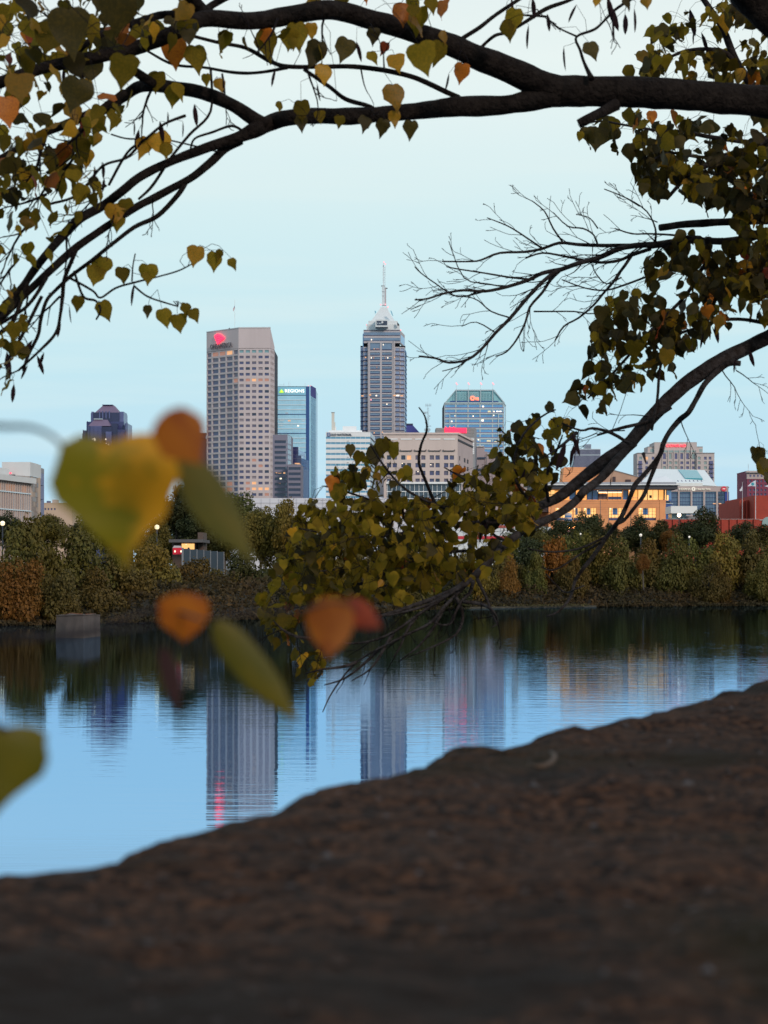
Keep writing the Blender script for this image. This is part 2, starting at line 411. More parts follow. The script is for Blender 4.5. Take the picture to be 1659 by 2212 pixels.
t = thing('glass_building', 'dark navy glass block stepping down in front of the blue glass tower', 'building', P(640, HY, 1240)-Vector((0,0,1)))
M_ng = mat('deep_navy_glass', (.025,.03,.11), .1, spec=.9, var=.4, vscale=.06); M_ng2 = mat('mid_blue_glass', (.10,.24,.50), .1, metal=.4)
g1 = Face(qx(1161), 1240, qx(1250), 1240); g1s = Face(qx(1250), 1240, qx(1335), 1275); g2 = Face(qx(1161), 1232, qx(1286), 1232); g2s = Face(qx(1286), 1232, qx(1374), 1262)
for f, y_, m_ in ((g1, 470, M_ng), (g1s, 490, M_ng2), (g2, 575, M_ng), (g2s, 585, M_ng2)):
    f.box('glass_wall', m_, t, 0, f.L, GZ, f.z((qx(1161)+qx(1286))/2, qy(y_)), -18 if f in (g1, g2) else -2, 0)
    for k in range(10): f.box('ledge', M_grv, t, 0, f.L, f.z(qx(1200), qy(y_+40+60*k)), f.z(qx(1200), qy(y_+38+60*k)), -.1, .08)
g2s.poly('glass_wall', M_navy, t, [(0, GZ), (g2s.L, GZ), (g2s.L, g2s.z(qx(1300), qy(737))), (0, g2s.z(qx(1300), qy(737)))], -1, .1, uz=True)
for x, y_, w_ in ((1160,622,18),(1160,672,24),(1205,668,60),(1230,680,50)): g2.px('lit_room', M_lit, t, qx(x), qx(x+w_), qy(y_), qy(y_+12), 0, .1)

# ---- dark stepped tower at the left
qx, qy = q(230, 1020, 450/1659)
t = thing('stepped_tower', 'dark blue stepped tower with a flat-topped hipped roof behind the blurred leaves', 'tower', P(150, HY, 1500)-Vector((0,0,1)))
M_sg = mat('slate_blue_glass', (.05,.06,.17), .25, metal=.1, var=.25, vscale=.12); M_sg2 = mat('lighter_slate_glass', (.11,.13,.29), .3, metal=.1, var=.2, vscale=.15)
M_sr = mat('mauve_slate_roof', (.17,.13,.21), .6, var=.15, vscale=.2); M_sd = mat('dark_navy_glass', (.03,.035,.10), .2, var=.3, vscale=.1)
def frust(parent, m, x0, x1, tx0, tx1, yb, yt, d, dep, name='roof'):
    f = Face(x0, d, x1, d); a, b = X(x0, d), X(x1, d); c, e = X(tx0, d), X(tx1, d); zb_, zt_ = Zz(yb, d), Zz(yt, d)
    i = (c-a)
    v = [(a,d,zb_),(b,d,zb_),(b,d+dep,zb_),(a,d+dep,zb_),(c,d+i,zt_),(e,d+i,zt_),(e,d+dep-i,zt_),(c,d+dep-i,zt_)]
    return mesh(name, v, [(3,2,1,0),(4,5,6,7),(0,1,5,4),(1,2,6,5),(2,3,7,6),(3,0,4,7)], m, parent)
def slab(parent, m, x0, x1, yt, d, dep, name='wall', yb=None):
    return prism(name, m, parent, [(X(x0, d), d), (X(x1, d), d), (X(x1, d), d+dep), (X(x0, d), d+dep)], GZ if yb is None else Zz(yb, d), Zz(yt, d))
slab(t, M_sg, qx(150), qx(660), qy(1405), 1500, 30)
slab(t, M_sg, qx(140), qx(172), qy(1440), 1499, 30); slab(t, M_sg2, qx(648), qx(686), qy(1320), 1504, 26)
slab(t, M_sg, qx(190), qx(640), qy(1300), 1508, 26); slab(t, M_sg2, qx(242), qx(638), qy(1198), 1512, 22); slab(t, M_sd, qx(272), qx(584), qy(1190), 1510, 20)
slab(t, M_sg2, qx(582), qx(636), qy(1180), 1511, 20); slab(t, M_sg2, qx(248), qx(274), qy(1180), 1511, 20)
frust(t, M_sr, qx(292), qx(582), qx(375), qx(508), qy(1190), qy(1100), 1510, 20); slab(t, M_sg, qx(377), qx(506), qy(1095), 1514, 10, 'roof_cap', qy(1102))
slab(t, M_sg2, qx(205), qx(380), qy(1350), 1497, 10); frust(t, M_sr, qx(208), qx(480), qx(275), qx(430), qy(1352), qy(1272), 1496, 12); slab(t, M_line, qx(275), qx(380), qy(1264), 1499, 4, 'coping', qy(1272))
slab(t, M_sg2, qx(235), qx(368), qy(1352), 1494, 8); slab(t, M_sd, qx(368), qx(495), qy(1360), 1495, 8); slab(t, M_sg2, qx(420), qx(490), qy(1420), 1493, 4); slab(t, M_sd, qx(490), qx(562), qy(1322), 1496, 6)
slab(t, M_sg, qx(562), qx(648), qy(1395), 1495, 8)
for x in (340, 378, 418, 458): slab(t, M_sg2, qx(x), qx(x+12), qy(1172), 1509, 1.5, 'fin', qy(1262))
for x, yt in ((197,1294),(206,1300),(146,1398),(102,1505),(116,1510),(128,1508),(652,1330),(664,1305),(678,1310),(520,1300),(505,1310),(560,1400),(590,1400),(612,1410)):
    slab(t, M_sg, qx(x), qx(x+5), qy(yt), 1498, 1.5, 'spire')
for k in range(8):
    f = Face(qx(240+k*16), 1493.8, qx(241+k*16), 1493.8); f.box('mullion', M_sg, t, 0, .25, GZ, f.z(qx(240), qy(1355)), -.1, .1)
for k in range(10): Face(qx(242), 1511.8, qx(580), 1511.8)
for k in range(12):
    f = Face(qx(150), 1499.9, qx(368), 1499.9); z = f.z(qx(200), qy(1430+14*k)); f.box('ledge', M_sd, t, 0, f.L, z-.3, z, -.1, .12)
for x, y_, r_ in ((285,1505,9),(290,1522,11),(422,1512,9),(250,1568,4),(456,1576,8),(428,1562,5),(283,1584,4),(265,1510,5)):
    disc(Face(qx(150), 1491, qx(600), 1491), t, 'lit_window', M_litw, qx(x), qy(y_), r_*.18, 0, .4, 8)
t = thing('office_building', 'dark flat-roofed office just left of the concrete tower, mostly behind orange leaf', 'building', P(425, HY, 1400)-Vector((0,0,1)))
slab(t, mat('dull_rose_brick', (.20,.15,.17), .8), qx(1380), qx(1640), qy(1508), 1400, 20); slab(t, M_sd, qx(1380), qx(1622), qy(1446), 1399, 21, 'glass_band', qy(1506)); slab(t, M_roofg, qx(1380), qx(1630), qy(1434), 1398, 22, 'roof', qy(1446))

# ---- white banded bank building
qx, qy = q(1040, 1330, 460/1659)
t = thing('bank_building', 'white bank building with pale blue window stripes and dark serif lettering', 'building', P(760, HY, 900)-Vector((0,0,1)))
f = Face(qx(75), 900, qx(597), 900); fs = Face(qx(597), 900, qx(652), 935)
M_w2 = mat('white_spandrel', (.74,.78,.80), .6, var=.06, vscale=.3); M_bs = mat('pale_blue_band_glass', (.16,.36,.50), .15, metal=.4)
zt = f.z(qx(300), qy(282))
z_ = [(f.z(qx(300), qy(355+63.3*k)), f.z(qx(300), qy(331+63.3*k))) for k in range(16)][::-1]
facade(f, t, (GZ, zt), [(f.L*k/9+(.02 if k else .0)+.05, f.L*(k+1)/9-.05) for k in range(9)], z_, M_w2, M_bs, .35)
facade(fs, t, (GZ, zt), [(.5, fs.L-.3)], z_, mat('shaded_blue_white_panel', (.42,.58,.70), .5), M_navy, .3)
core(t, [f, fs], GZ, zt, 18, M_dim, 1.0, M_w2)
sign(f, t, 'OLD NATIONAL', mat('dark_slate_letters', (.05,.06,.10), .6), qx(133), qx(380), qy(293), qy(319), .2)
f.px('logo', M_navy, t, qx(88), qx(127), qy(284), qy(327), 0, .25)
for k in range(3): f.px('logo_bar', M_w2, t, qx(94), qx(121), qy(292+11*k), qy(296+11*k), .25, .35)
f.px('logo_frame', M_w2, t, qx(97), qx(118), qy(303), qy(305), .36, .4)
for k in range(0, 11, 1): f.px('vent', M_dark, t, qx(321), qx(344), qy(380+63.3*k), qy(384+63.3*k), 0, .1)
for x in (284, 379): f.px('panel_joint', M_line, t, qx(x), qx(x+1), qy(330), qy(1100), 0, .05)
f.px('joint', M_line, t, qx(284), qx(285.5), qy(330), qy(1100), .05, .09)
slab(t, M_w2, qx(110), qx(500), qy(256), 905, 14, 'penthouse', qy(282)); slab(t, M_w2, qx(272), qx(432), qy(208), 908, 8, 'penthouse', qy(256))
for k in range(4): slab(t, mat('cream_chimney', (.55,.55,.50), .7), qx(142), qx(174), qy(46+4*k), 912+.01*k, 3, 'chimney', qy(258)) if k == 0 else None
slab(t, M_roofg, qx(138), qx(177), qy(42), 911.8, 3.5, 'chimney_cap', qy(47)); slab(t, MATS['cream_chimney'], qx(174), qx(184), qy(160), 912, 3, 'chimney', qy(258)); slab(t, M_w2, qx(184), qx(196), qy(212), 912, 3, 'chimney', qy(258))

# ---- tallest tower with pyramid crown
qx, qy = q(1130, 820, 250/922)
t = thing('skyscraper', 'tallest tower with stepped pyramid crown and twin masts in the middle of skyline', 'skyscraper', P(825, HY, 1600)-Vector((0,0,1)))
M_ls = mat('grey_limestone', (.44,.43,.46), .75, var=.12, vscale=.05, streak=True); M_gl1 = mat('steel_blue_glass', (.20,.28,.40), .15, metal=.35, var=.2, vscale=.2)
M_gl2 = mat('wing_glass', (.20,.28,.44), .3, metal=.1); M_gl3 = mat('edge_glass', (.24,.46,.74), .3, metal=.1)
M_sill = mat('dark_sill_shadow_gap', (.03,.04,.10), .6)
F = [Face(qx(160), 1606, qx(196), 1605.6), Face(qx(196), 1603, qx(247), 1602.6), Face(qx(247), 1600, qx(575), 1600), Face(qx(575), 1602, qx(636), 1602.6), Face(qx(636), 1604.5, qx(690), 1605.5), Face(qx(690), 1607, qx(716), 1645)]
NR = 23; fp_ = 56.0
zr = []
for k in range(NR):
    y0 = 1205+fp_*k; zr.append((Zz(qy(y0+36), 1600), Zz(qy(y0), 1600)))
zr = zr[::-1]
zc0 = Zz(qy(1070), 1600)
litS = {(0,21):M_glassg,(0,12):M_lit,(1,12):M_litd,(0,11):M_glassg}
for fi, (f, cols) in enumerate(zip(F, ([(3,30)], [(4,46)], [(275-247+a, 0) for a in ()] , [(6,56)], [(4,50)], [(3,20)]))):
    sc = .2711/1.507
    if fi == 2:
        us = [(f.u(qx(a)), f.u(qx(b))) for a, b in ((276,394),(418,536))]
        zz = zr+[(Zz(qy(1177), 1600), Zz(qy(1093), 1600))]
        facade(f, t, (GZ, zc0), us, zz, M_ls, lambda i, j: (M_gl1), .9)
        for a, b in zz:
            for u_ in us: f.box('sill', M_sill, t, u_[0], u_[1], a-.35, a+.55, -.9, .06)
    else:
        us = [(f.L*.1, f.L*.9)]
        zw = zr+[(zr[-1][0]+3.7, zr[-1][1]+3.7)]
        wm = M_gl3 if fi == 5 else M_ls
        facade(f, t, (GZ, zw[-1][1]+1), us, zw, M_gl2 if fi in (0,) else wm, (M_gl3 if fi == 5 else M_gl2), .5)
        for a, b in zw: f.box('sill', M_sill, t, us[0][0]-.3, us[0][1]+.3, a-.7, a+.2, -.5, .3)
for x in (545, 560, 252, 262): F[2].px('pier', M_ls, t, qx(x), qx(x+9), qy(1072), qy(2600), 0, .35)
fcore = Face(qx(160), 1628, qx(700), 1628); core(t, [fcore], GZ, zc0-1, 30, M_dim, .5)
prism('core', M_dim, t, [(X(qx(250),1601.5),1601.8),(X(qx(572),1601.5),1601.8),(X(qx(572),1601.5),1630),(X(qx(250),1601.5),1630)], GZ, zc0)
# upper glass block
fb = Face(qx(197), 1606, qx(636), 1606); fbs = Face(qx(636), 1606, qx(692), 1640)
for (f, a, b) in ((fb, qx(197), qx(636)), (fbs, qx(636), qx(692))):
    f.box('upper_wall', M_ls, t, 0, f.L, zc0-1, Zz(qy(940), 1606), -20 if f is fb else -1, 0)
    if f is fb:
        f.px('glass_band', M_gl1, t, a, b, qy(966), qy(1000), -.5, .15); f.px('glass_band', M_gl1, t, a, b, qy(1033), qy(1064), -.5, .15)
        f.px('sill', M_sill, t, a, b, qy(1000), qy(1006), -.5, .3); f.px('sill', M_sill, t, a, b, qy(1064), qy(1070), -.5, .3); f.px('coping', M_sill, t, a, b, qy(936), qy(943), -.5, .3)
    else: f.box('glass_band', M_gl3, t, f.L*.12, f.L*.92, zc0, Zz(qy(985), 1606), -.5, .15)
slab(t, M_gl3, qx(187), qx(200), qy(982), 1610, 10, 'glass_wall')
for x, y_, w_, mm in ((170,1722,26,M_lit),(265,1712,24,M_lit),(342,1718,18,M_litw),(555,1718,30,M_lit),(590,1718,36,M_litw),(640,1722,34,M_lit),(280,1768,14,M_pink),(216,1262,14,M_lit),(284,1264,12,M_litw),(310,1264,16,M_litd),(455,1268,10,M_litd),(482,1264,12,M_litw),(564,1262,10,M_lit),(286,1046,14,M_litw),(318,1158,12,M_lit),(345,1160,40,M_litd),(430,1106,10,M_litw),(350,1378,12,M_litd),(470,1820,14,M_litw),(415,2158,16,M_lit),(318,2165,14,M_lit)):
    F[2].px('lit_room', mm, t, qx(x), qx(x+w_), qy(y_), qy(y_+14), -.6 if 276 < x < 536 else .6, -.4 if 276 < x < 536 else .9)
# crown
def sqlathe(parent, m, prof, dc, name, sx=1.0):
    """square plan solid: prof = (frame x left, frame x right, frame y)"""
    v = []; f = []
    for x0, x1, y_ in prof:
        a, b = X(x0, dc), X(x1, dc); h = (b-a)/2; c = (a+b)/2
        v += [(a, dc+14-h, Zz(y_, dc)), (b, dc+14-h, Zz(y_, dc)), (b, dc+14+h, Zz(y_, dc)), (a, dc+14+h, Zz(y_, dc))]
    for i in range(len(prof)-1):
        for k in range(4): f.append((4*i+k, 4*i+(k+1) % 4, 4*i+4+(k+1) % 4, 4*i+4+k))
    f.append((3, 2, 1, 0)); n = 4*len(prof)-4; f.append((n, n+1, n+2, n+3))
    return mesh(name, v, f, m, parent)
M_cr = mat('pale_crown_metal', (.60,.66,.68), .5, var=.05, vscale=.1)
sqlathe(t, M_cr, [(qx(232), qx(632), qy(938)), (qx(235), qx(630), qy(868)), (qx(254), qx(608), qy(864)), (qx(256), qx(606), qy(824)), (qx(288), qx(572), qy(820)), (qx(305), qx(556), qy(795)), (qx(335), qx(530), qy(750)), (qx(365), qx(505), qy(705)), (qx(385), qx(492), qy(672)), (qx(402), qx(484), qy(642))], 1608, 'crown')
fc = Face(qx(300), 1599, qx(560), 1599)
fc.px('crown_dormer', M_cr, t, qx(340), qx(494), qy(812), qy(900), -12, 0); fc.px('opening', M_glassd, t, qx(354), qx(481), qy(828), qy(881), -.5, .15)
disc(fc, t, 'dish', M_white, qx(422), qy(846), 12*.18, .1, 1, 14)
for x in (365, 385, 402): fc.px('opening_light', M_line, t, qx(x), qx(x+8), qy(850), qy(866), .1, .4)
fc2 = Face(qx(560), 1606, qx(640), 1606); fc2.poly('opening', M_dark, t, [(qx(602), qy(845)), (qx(624), qy(872)), (qx(624), qy(888)), (qx(602), qy(885))], 0, 2)
for x0, y0, sgn in ((330, 705, 1), (520, 705, -1)):
    fc2.poly('dish', mat('sky_blue_dish', (.18,.45,.60), .4), t, [(qx(x0), qy(y0)), (qx(x0+14), qy(y0+4)), (qx(x0+(34 if sgn < 0 else 18)), qy(y0+(66 if sgn < 0 else 20))), (qx(x0+(16 if sgn < 0 else 6)), qy(y0+(45 if sgn < 0 else 36)))], -2, 0)
M_mast = mat('pale_mast_metal', (.56,.66,.70), .5)
fmst = Face(qx(410), 1620, qx(480), 1620)
fmst.px('mast', M_mast, t, qx(418), qx(447), qy(398), qy(642), -4, -.5); fmst.px('mast', M_ls, t, qx(449), qx(469), qy(425), qy(642), -4, -.5)
for a, b, c in ((408,456,400),(456,486,428),(416,448,470),(418,446,520)): fmst.px('mast_collar', M_mast, t, qx(a), qx(b), qy(c), qy(c+5), -5, 0)
for x, yt in ((429,150),(436,128),(453,165)): fmst.px('mast_post', M_mast, t, qx(x), qx(x+6), qy(yt), qy(400 if x < 450 else 428), -3, -1.8)
for k in range(11): fmst.px('mast_rung', M_mast, t, qx(431), qx(459), qy(180+k*20), qy(183+k*20), -2.8, -2)
for x, y_ in ((452,140),(434,118),(396,628),(452,626),(482,656),(228,870),(590,866),(616,902),(636,934)):
    fmst.px('beacon', M_pink, t, qx(x), qx(x+14), qy(y_), qy(y_+14), 0, 1.2)

# ---- purple hipped roof and lattice mast behind the cream block
qx, qy = q(1040, 1330, 460/1659)
t = thing('hip_roof_building', 'violet blue sloping roof peeking between tallest tower and lattice mast', 'building', P(895, HY, 1500)-Vector((0,0,1)))
M_vr = mat('violet_blue_roof', (.05,.055,.25), .6, var=.1, vscale=.3)
slab(t, M_vr, qx(1020), qx(1190), qy(292), 1500, 20)
mesh('roof', [(X(qx(1020),1500),1500,Zz(qy(293),1500)),(X(qx(1185),1500),1500,Zz(qy(293),1500)),(X(qx(1185),1500),1520,Zz(qy(293),1500)),(X(qx(1020),1500),1520,Zz(qy(293),1500)),
   (X(qx(1022),1500),1505,Zz(qy(192),1500)),(X(qx(1100),1500),1505,Zz(qy(192),1500)),(X(qx(1100),1500),1515,Zz(qy(192),1500)),(X(qx(1022),1500),1515,Zz(qy(192),1500))],
   [(3,2,1,0),(4,5,6,7),(0,1,5,4),(1,2,6,5),(2,3,7,6),(3,0,4,7)], M_vr, t)
slab(t, M_sill, qx(1022), qx(1098), qy(176), 1505, 10, 'roof_cap', qy(193))
tm = thing('radio_mast', 'pale lattice antenna mast with dishes left of the red lettered hotel', 'mast', P(923, HY, 1150)-Vector((0,0,1)))
M_lat = mat('pale_blue_steel', (.38,.52,.60), .5)
fk = Face(qx(1200), 1150, qx(1350), 1150)
for x in (1262, 1272, 1281): fk.px('mast_leg', M_lat, tm, qx(x), qx(x+2.4), qy(-10), qy(330), -.5, .1)
for k in range(24):
    y_ = -5+14*k; fk.poly('lattice_brace', M_lat, tm, [(qx(1262), qy(y_)), (qx(1283), qy(y_+12)), (qx(1283), qy(y_+14.5)), (qx(1262), qy(y_+2.5))] if k % 2 else [(qx(1283), qy(y_)), (qx(1262), qy(y_+12)), (qx(1262), qy(y_+14.5)), (qx(1283), qy(y_+2.5))], -.2, .1)
for x, y_, r_ in ((1240,52,15),(1266,44,9),(1292,90,9),(1246,165,10),(1244,250,16),(1286,250,18),(1300,205,6),(1258,200,6)):
    disc(fk, tm, 'dish', M_lat, qx(x), qy(y_), r_*.184, .2, 1, 12)
for a, b, y_ in ((1243,1308,-40),(1250,1312,205),(1256,1300,120)): fk.px('mast_arm', M_lat, tm, qx(a), qx(b), qy(y_), qy(y_+4), 0, .3)
for x in (1243, 1258, 1288, 1304): fk.px('panel_antenna', M_lat, tm, qx(x), qx(x+6), qy(-56), qy(-22), .2, .5)
fk.px('mast_leg', M_lat, tm, qx(1270), qx(1276), qy(-60), qy(0), -.3, .1)

# ---- cream stone block
t = thing('government_building', 'cream stone block with paired square windows under a deep blank parapet', 'building', P(912, HY, 1000)-Vector((0,0,1)))
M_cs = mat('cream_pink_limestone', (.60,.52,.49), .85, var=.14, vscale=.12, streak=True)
f = Face(qx(755), 1000, qx(1622), 1000); fs = Face(qx(1622), 1000, qx(1800), 1060)
zt = f.z(qx(1000), qy(305)); xs = []
for k in range(5): xs += [(792+167.5*k, 842+167.5*k), (860+167.5*k, 909+167.5*k)]
us = [(f.u(qx(a)), f.u(qx(b))) for a, b in xs]
zz = [(f.z(qx(1000), qy(600+91*k)), f.z(qx(1000), qy(549+91*k))) for k in range(7)][::-1]
facade(f, t, (GZ, zt), us, zz, M_cs, lambda i, j: M_lit if (i, 6-j) == (3, 0) else r1.choices((M_glassb, M_glassg, M_glassd), (60, 20, 20))[0], .7)
for x, y_ in ((965,640),(1150,735),(1352,730),(872,832),(1300,655),(1160,570)): f.px('lit_room', M_litw, t, qx(x), qx(x+14), qy(y_), qy(y_+9), -.62, -.5)
f.box('cornice', M_cs, t, -.6, f.L+.2, zt, zt+1.0, -3, .6)
for k in range(5):
    a = 780+168*k
    f.px('grille_bar', M_dark, t, qx(a), qx(a+138), qy(493), qy(499), .05, .9)
    f.px('bracket', M_dark, t, qx(a), qx(a+3), qy(480), qy(498), .05, .9); f.px('bracket', M_dark, t, qx(a+135), qx(a+138), qy(480), qy(498), .05, .9)
    f.px('pale_panel', M_w2, t, qx(a+5), qx(a+138), qy(352), qy(366), .02, .25)
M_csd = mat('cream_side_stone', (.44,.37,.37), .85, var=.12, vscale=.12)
zz3 = zz
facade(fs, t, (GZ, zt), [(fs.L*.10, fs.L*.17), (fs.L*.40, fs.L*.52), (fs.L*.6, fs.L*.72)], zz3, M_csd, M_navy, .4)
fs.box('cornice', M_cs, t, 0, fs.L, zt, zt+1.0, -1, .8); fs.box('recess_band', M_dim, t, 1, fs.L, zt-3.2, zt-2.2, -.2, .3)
core(t, [f, fs], GZ, zt, 30, M_dim, 1.0, M_cs)

# ---- hotel with red lettering
qx, qy = q(1350, 1200, 370/1659)
t = thing('hotel', 'grey hotel block with bright red glowing lettering beside the cream stone block', 'hotel', P(985, HY, 1200)-Vector((0,0,1)))
M_hg = mat('grey_ribbed_concrete', (.30,.31,.32), .8, var=.1, vscale=.2)
f = Face(qx(308), 1200, qx(872), 1200); fs = Face(qx(872), 1200, qx(904), 1215)
f.px('wall', M_hg, t, qx(308), qx(872), qy(865), qy(2100), -20, 0); fs.box('side_wall', mat('grey_side_concrete', (.26,.27,.30), .8), t, 0, fs.L, GZ, fs.z(qx(880), qy(865)), -2, 0)
for k in range(6): f.px('rib', M_hg, t, qx(308), qx(872), qy(876+22*k), qy(880+22*k), 0, .25)
sign(f, t, 'Hilton', mat('vivid_red_letters', (.6,.02,.06), .4, emit=(1,.008,.03), es=5), qx(445), qx(752), qy(852), qy(940), .7)
f.px('sign_board', mat('red_glow_board', (.5,.03,.07), .5, emit=(1,.015,.05), es=2.2), t, qx(440), qx(756), qy(868), qy(938), .3, .5)
f.px('pale_panel', M_w2, t, qx(816), qx(868), qy(1015), qy(1250), 0, .3)
for k in range(8): f.px('panel_joint', M_hg, t, qx(814), qx(870), qy(1015+30*k), qy(1018+30*k), .3, .4)

# ---- glass tower with key emblem
t = thing('key_tower', 'blue glass tower with sloped glass shoulders, red key emblem and four roof masts', 'tower', P(1026, HY, 1450)-Vector((0,0,1)))
M_kb = mat('sky_blue_glass', (.18,.40,.68), .12, metal=.4, var=.25, vscale=.1); M_kt = mat('teal_roof_glass', (.24,.50,.56), .3, metal=.2, var=.2, vscale=.15, streak=True)
M_kf = mat('grey_blue_frame', (.40,.52,.57), .6)
f = Face(qx(432), 1450, qx(1302), 1450); fs = Face(qx(1302), 1450, qx(1332), 1475)
zt = f.z(qx(800), qy(500))
us = [(f.u(qx(a)), f.u(qx(b))) for a, b in ((440,452),(458,590),(610,770),(788,944),(964,1128),(1144,1286),(1292,1300))]
zz = [(f.z(qx(800), qy(572+72.5*k)), f.z(qx(800), qy(526+72.5*k))) for k in range(14)][::-1]
facade(f, t, (GZ, zt), us, zz, M_kf, M_kb, .5)
for a, b in zz: f.box('sill', mat('rosy_sill', (.20,.14,.24), .6), t, f.u(qx(440)), f.u(qx(1300)), a-.15, a+.35, -.4, .05)
fs.box('side_wall', M_kf, t, 0, fs.L, GZ, zt-.4, -1, -.1); fs.box('glass_strip', M_kb, t, fs.L*.1, fs.L*.6, GZ, zt-2, -.5, 0)
core(t, [f, fs], GZ, zt, 30, M_dim, 1.1, M_kf)
for x in (505, 1215): f.px('frame', M_kf, t, qx(x), qx(x+14), qy(655), qy(1800), 0, .4)
f.px('frame', M_kf, t, qx(505), qx(1229), qy(652), qy(666), 0, .5)
f.px('frame', M_kf, t, qx(430), qx(1310), qy(492), qy(512), 0, .6)
# sloped crown
d = 1450; a = X(qx(440), d); b = X(qx(1300), d); c = X(qx(598), d); e = X(qx(1150), d); zA, zB = Zz(qy(494), d), Zz(qy(318), d); dp = 30
mesh('roof_glass', [(a,d+.2,zA),(b,d+.2,zA),(b,d+dp,zA),(a,d+dp,zA),(c,d+.8,zB),(e,d+.8,zB),(e,d+dp-8,zB),(c,d+dp-8,zB)], [(3,2,1,0),(4,5,6,7),(0,1,5,4),(1,2,6,5),(2,3,7,6),(3,0,4,7)], M_kt, t)
fr_ = Face(qx(430), 1449.6, qx(1310), 1449.6)
for x in (600, 776, 956, 1132):
    fr_.px('rib', M_kf, t, qx(x), qx(x+11), qy(300), qy(500), -.4, .4)
    fr_.px('roof_mast', M_white, t, qx(x+6), qx(x+10), qy(232), qy(305), -.4, .2)
    fr_.px('beacon', M_pink, t, qx(x-2), qx(x+14), qy(204), qy(222), 0, .8)
    fr_.px('beacon', M_pink, t, qx(x+12), qx(x+28), qy(222), qy(238), 0, .8)
fr_.poly('raking_frame', M_kf, t, [(qx(436), qy(500)), (qx(598), qy(305)), (qx(608), qy(308)), (qx(452), qy(500))], -.4, .5)
fr_.poly('raking_frame', M_kf, t, [(qx(1146), qy(308)), (qx(1156), qy(305)), (qx(1318), qy(500)), (qx(1298), qy(500))], -.4, .5)
fr_.px('frame', M_kf, t, qx(596), qx(1160), qy(306), qy(322), -.4, .3)
fr_.px('dark_band', M_navy, t, qx(518), qx(1222), qy(471), qy(489), -.5, .1)
for k in range(28): fr_.px('mullion', M_kf, t, qx(560+k*22), qx(561.5+k*22), qy(345), qy(470), -.5, .0)
M_key = mat('orange_red_neon', (.7,.1,.05), .4, emit=(1,.14,.08), es=3.0)
kx, ky = 843, 432
ring_o = [(kx+36*math.cos(t_*math.pi/3), ky+36*math.sin(t_*math.pi/3)) for t_ in range(6)]
for k in range(6):
    p0, p1 = ring_o[k], ring_o[(k+1) % 6]; i0 = (kx+(p0[0]-kx)*.5, ky+(p0[1]-ky)*.5); i1 = (kx+(p1[0]-kx)*.5, ky+(p1[1]-ky)*.5)
    fr_.poly('key_emblem', M_key, t, [(qx(x_), qy(y_)) for x_, y_ in (p0, p1, i1, i0)], .1, .6)
for a_, b_, c_, d_ in ((876,934,426,438),(892,906,436,456),(914,934,438,460),(880,930,446,452)): fr_.px('key_emblem', M_key, t, qx(a_), qx(b_), qy(c_), qy(d_), .1, .6)
r3 = random.Random(9)
for x, y_, w_, h_ in ((985,542,26,22),(1066,614,44,22),(1150,616,16,18),(1190,616,32,16),(1236,616,30,16),(845,684,16,18),(975,738,32,32),(990,742,14,14),(1146,674,16,16),(582,682,10,14),(530,760,20,20),(1052,1045,60,20),(1160,1060,40,10),(920,1030,20,16),(700,790,30,5)):
    f.px('lit_room', M_litw if w_ < 34 else mat('pale_lit_ceiling', (.5,.45,.3), .5, emit=(.9,.8,.45), es=.55), t, qx(x), qx(x+w_), qy(y_), qy(y_+h_), -.35, .0)

# ---- blocks between hotel and dome
t = thing('office_building', 'beige office block with dark window strips between the hotel and the green dome', 'building', P(1060, HY, 1100)-Vector((0,0,1)))
M_be = mat('beige_grey_stone', (.36,.31,.33), .85, var=.1, vscale=.1)
slab(t, M_be, qx(905), qx(1020), qy(1135), 1100, 14); slab(t, M_w2, qx(905), qx(1012), qy(1125), 1099, 4, 'coping', qy(1136)); slab(t, M_be, qx(1000), qx(1060), qy(1210), 1104, 14); slab(t, M_be, qx(1060), qx(1300), qy(1240), 1108, 14)
f = Face(qx(900), 1098.9, qx(1300), 1098.9)
for y_ in (1292, 1460, 1530): f.px('window_band', M_glassd, t, qx(915), qx(1048), qy(y_), qy(y_+20), -.5, .1)
for x in (1070, 1100, 1140, 1200): f.px('window', M_glassb, t, qx(x), qx(x+12), qy(1400), qy(1450), -9.2, -8.9)
f.px('joint', M_roofg, t, qx(1046), qx(1050), qy(1240), qy(1500), -4, .15)

# ---- domed statehouse
qx, qy = q(1380, 1370, 420/1659)
t = thing('statehouse', 'stone statehouse with a green copper dome seen through the leaves', 'building', P(1118, HY, 1150)-Vector((0,0,1)))
M_cop = mat('green_copper', (.16,.36,.34), .6, var=.2, vscale=.3); M_st = mat('warm_limestone', (.42,.36,.34), .8, var=.15, vscale=.3); M_cd = mat('grey_blue_copper', (.16,.27,.34), .6)
def dome(parent, m, cx, cy, rx, ryv, d, name='dome', n=28, rings=8, squash=1.0):
    c = P(cx, cy, d); R = rx/FV*d; H = ryv/FV*d; v = []; f_ = []
    for i in range(rings+1):
        ph = i/rings*math.pi/2
        for k in range(n): v.append((c.x+R*math.cos(ph)*math.cos(k*2*math.pi/n), c.y+R*math.cos(ph)*math.sin(k*2*math.pi/n), c.z+H*math.sin(ph)))
    for i in range(rings):
        for k in range(n): f_.append((i*n+k, i*n+(k+1) % n, (i+1)*n+(k+1) % n, (i+1)*n+k))
    return mesh(name, v, f_, m, parent, True)
def drum(parent, m, cx, y0, y1, rx, d, name='drum', n=24):
    c = P(cx, y0, d); R = rx/FV*d
    return prism(name, m, parent, [(c.x+R*math.cos(k*2*math.pi/n), d+R*math.sin(k*2*math.pi/n)) for k in range(n)], Zz(y1, d), Zz(y0, d))
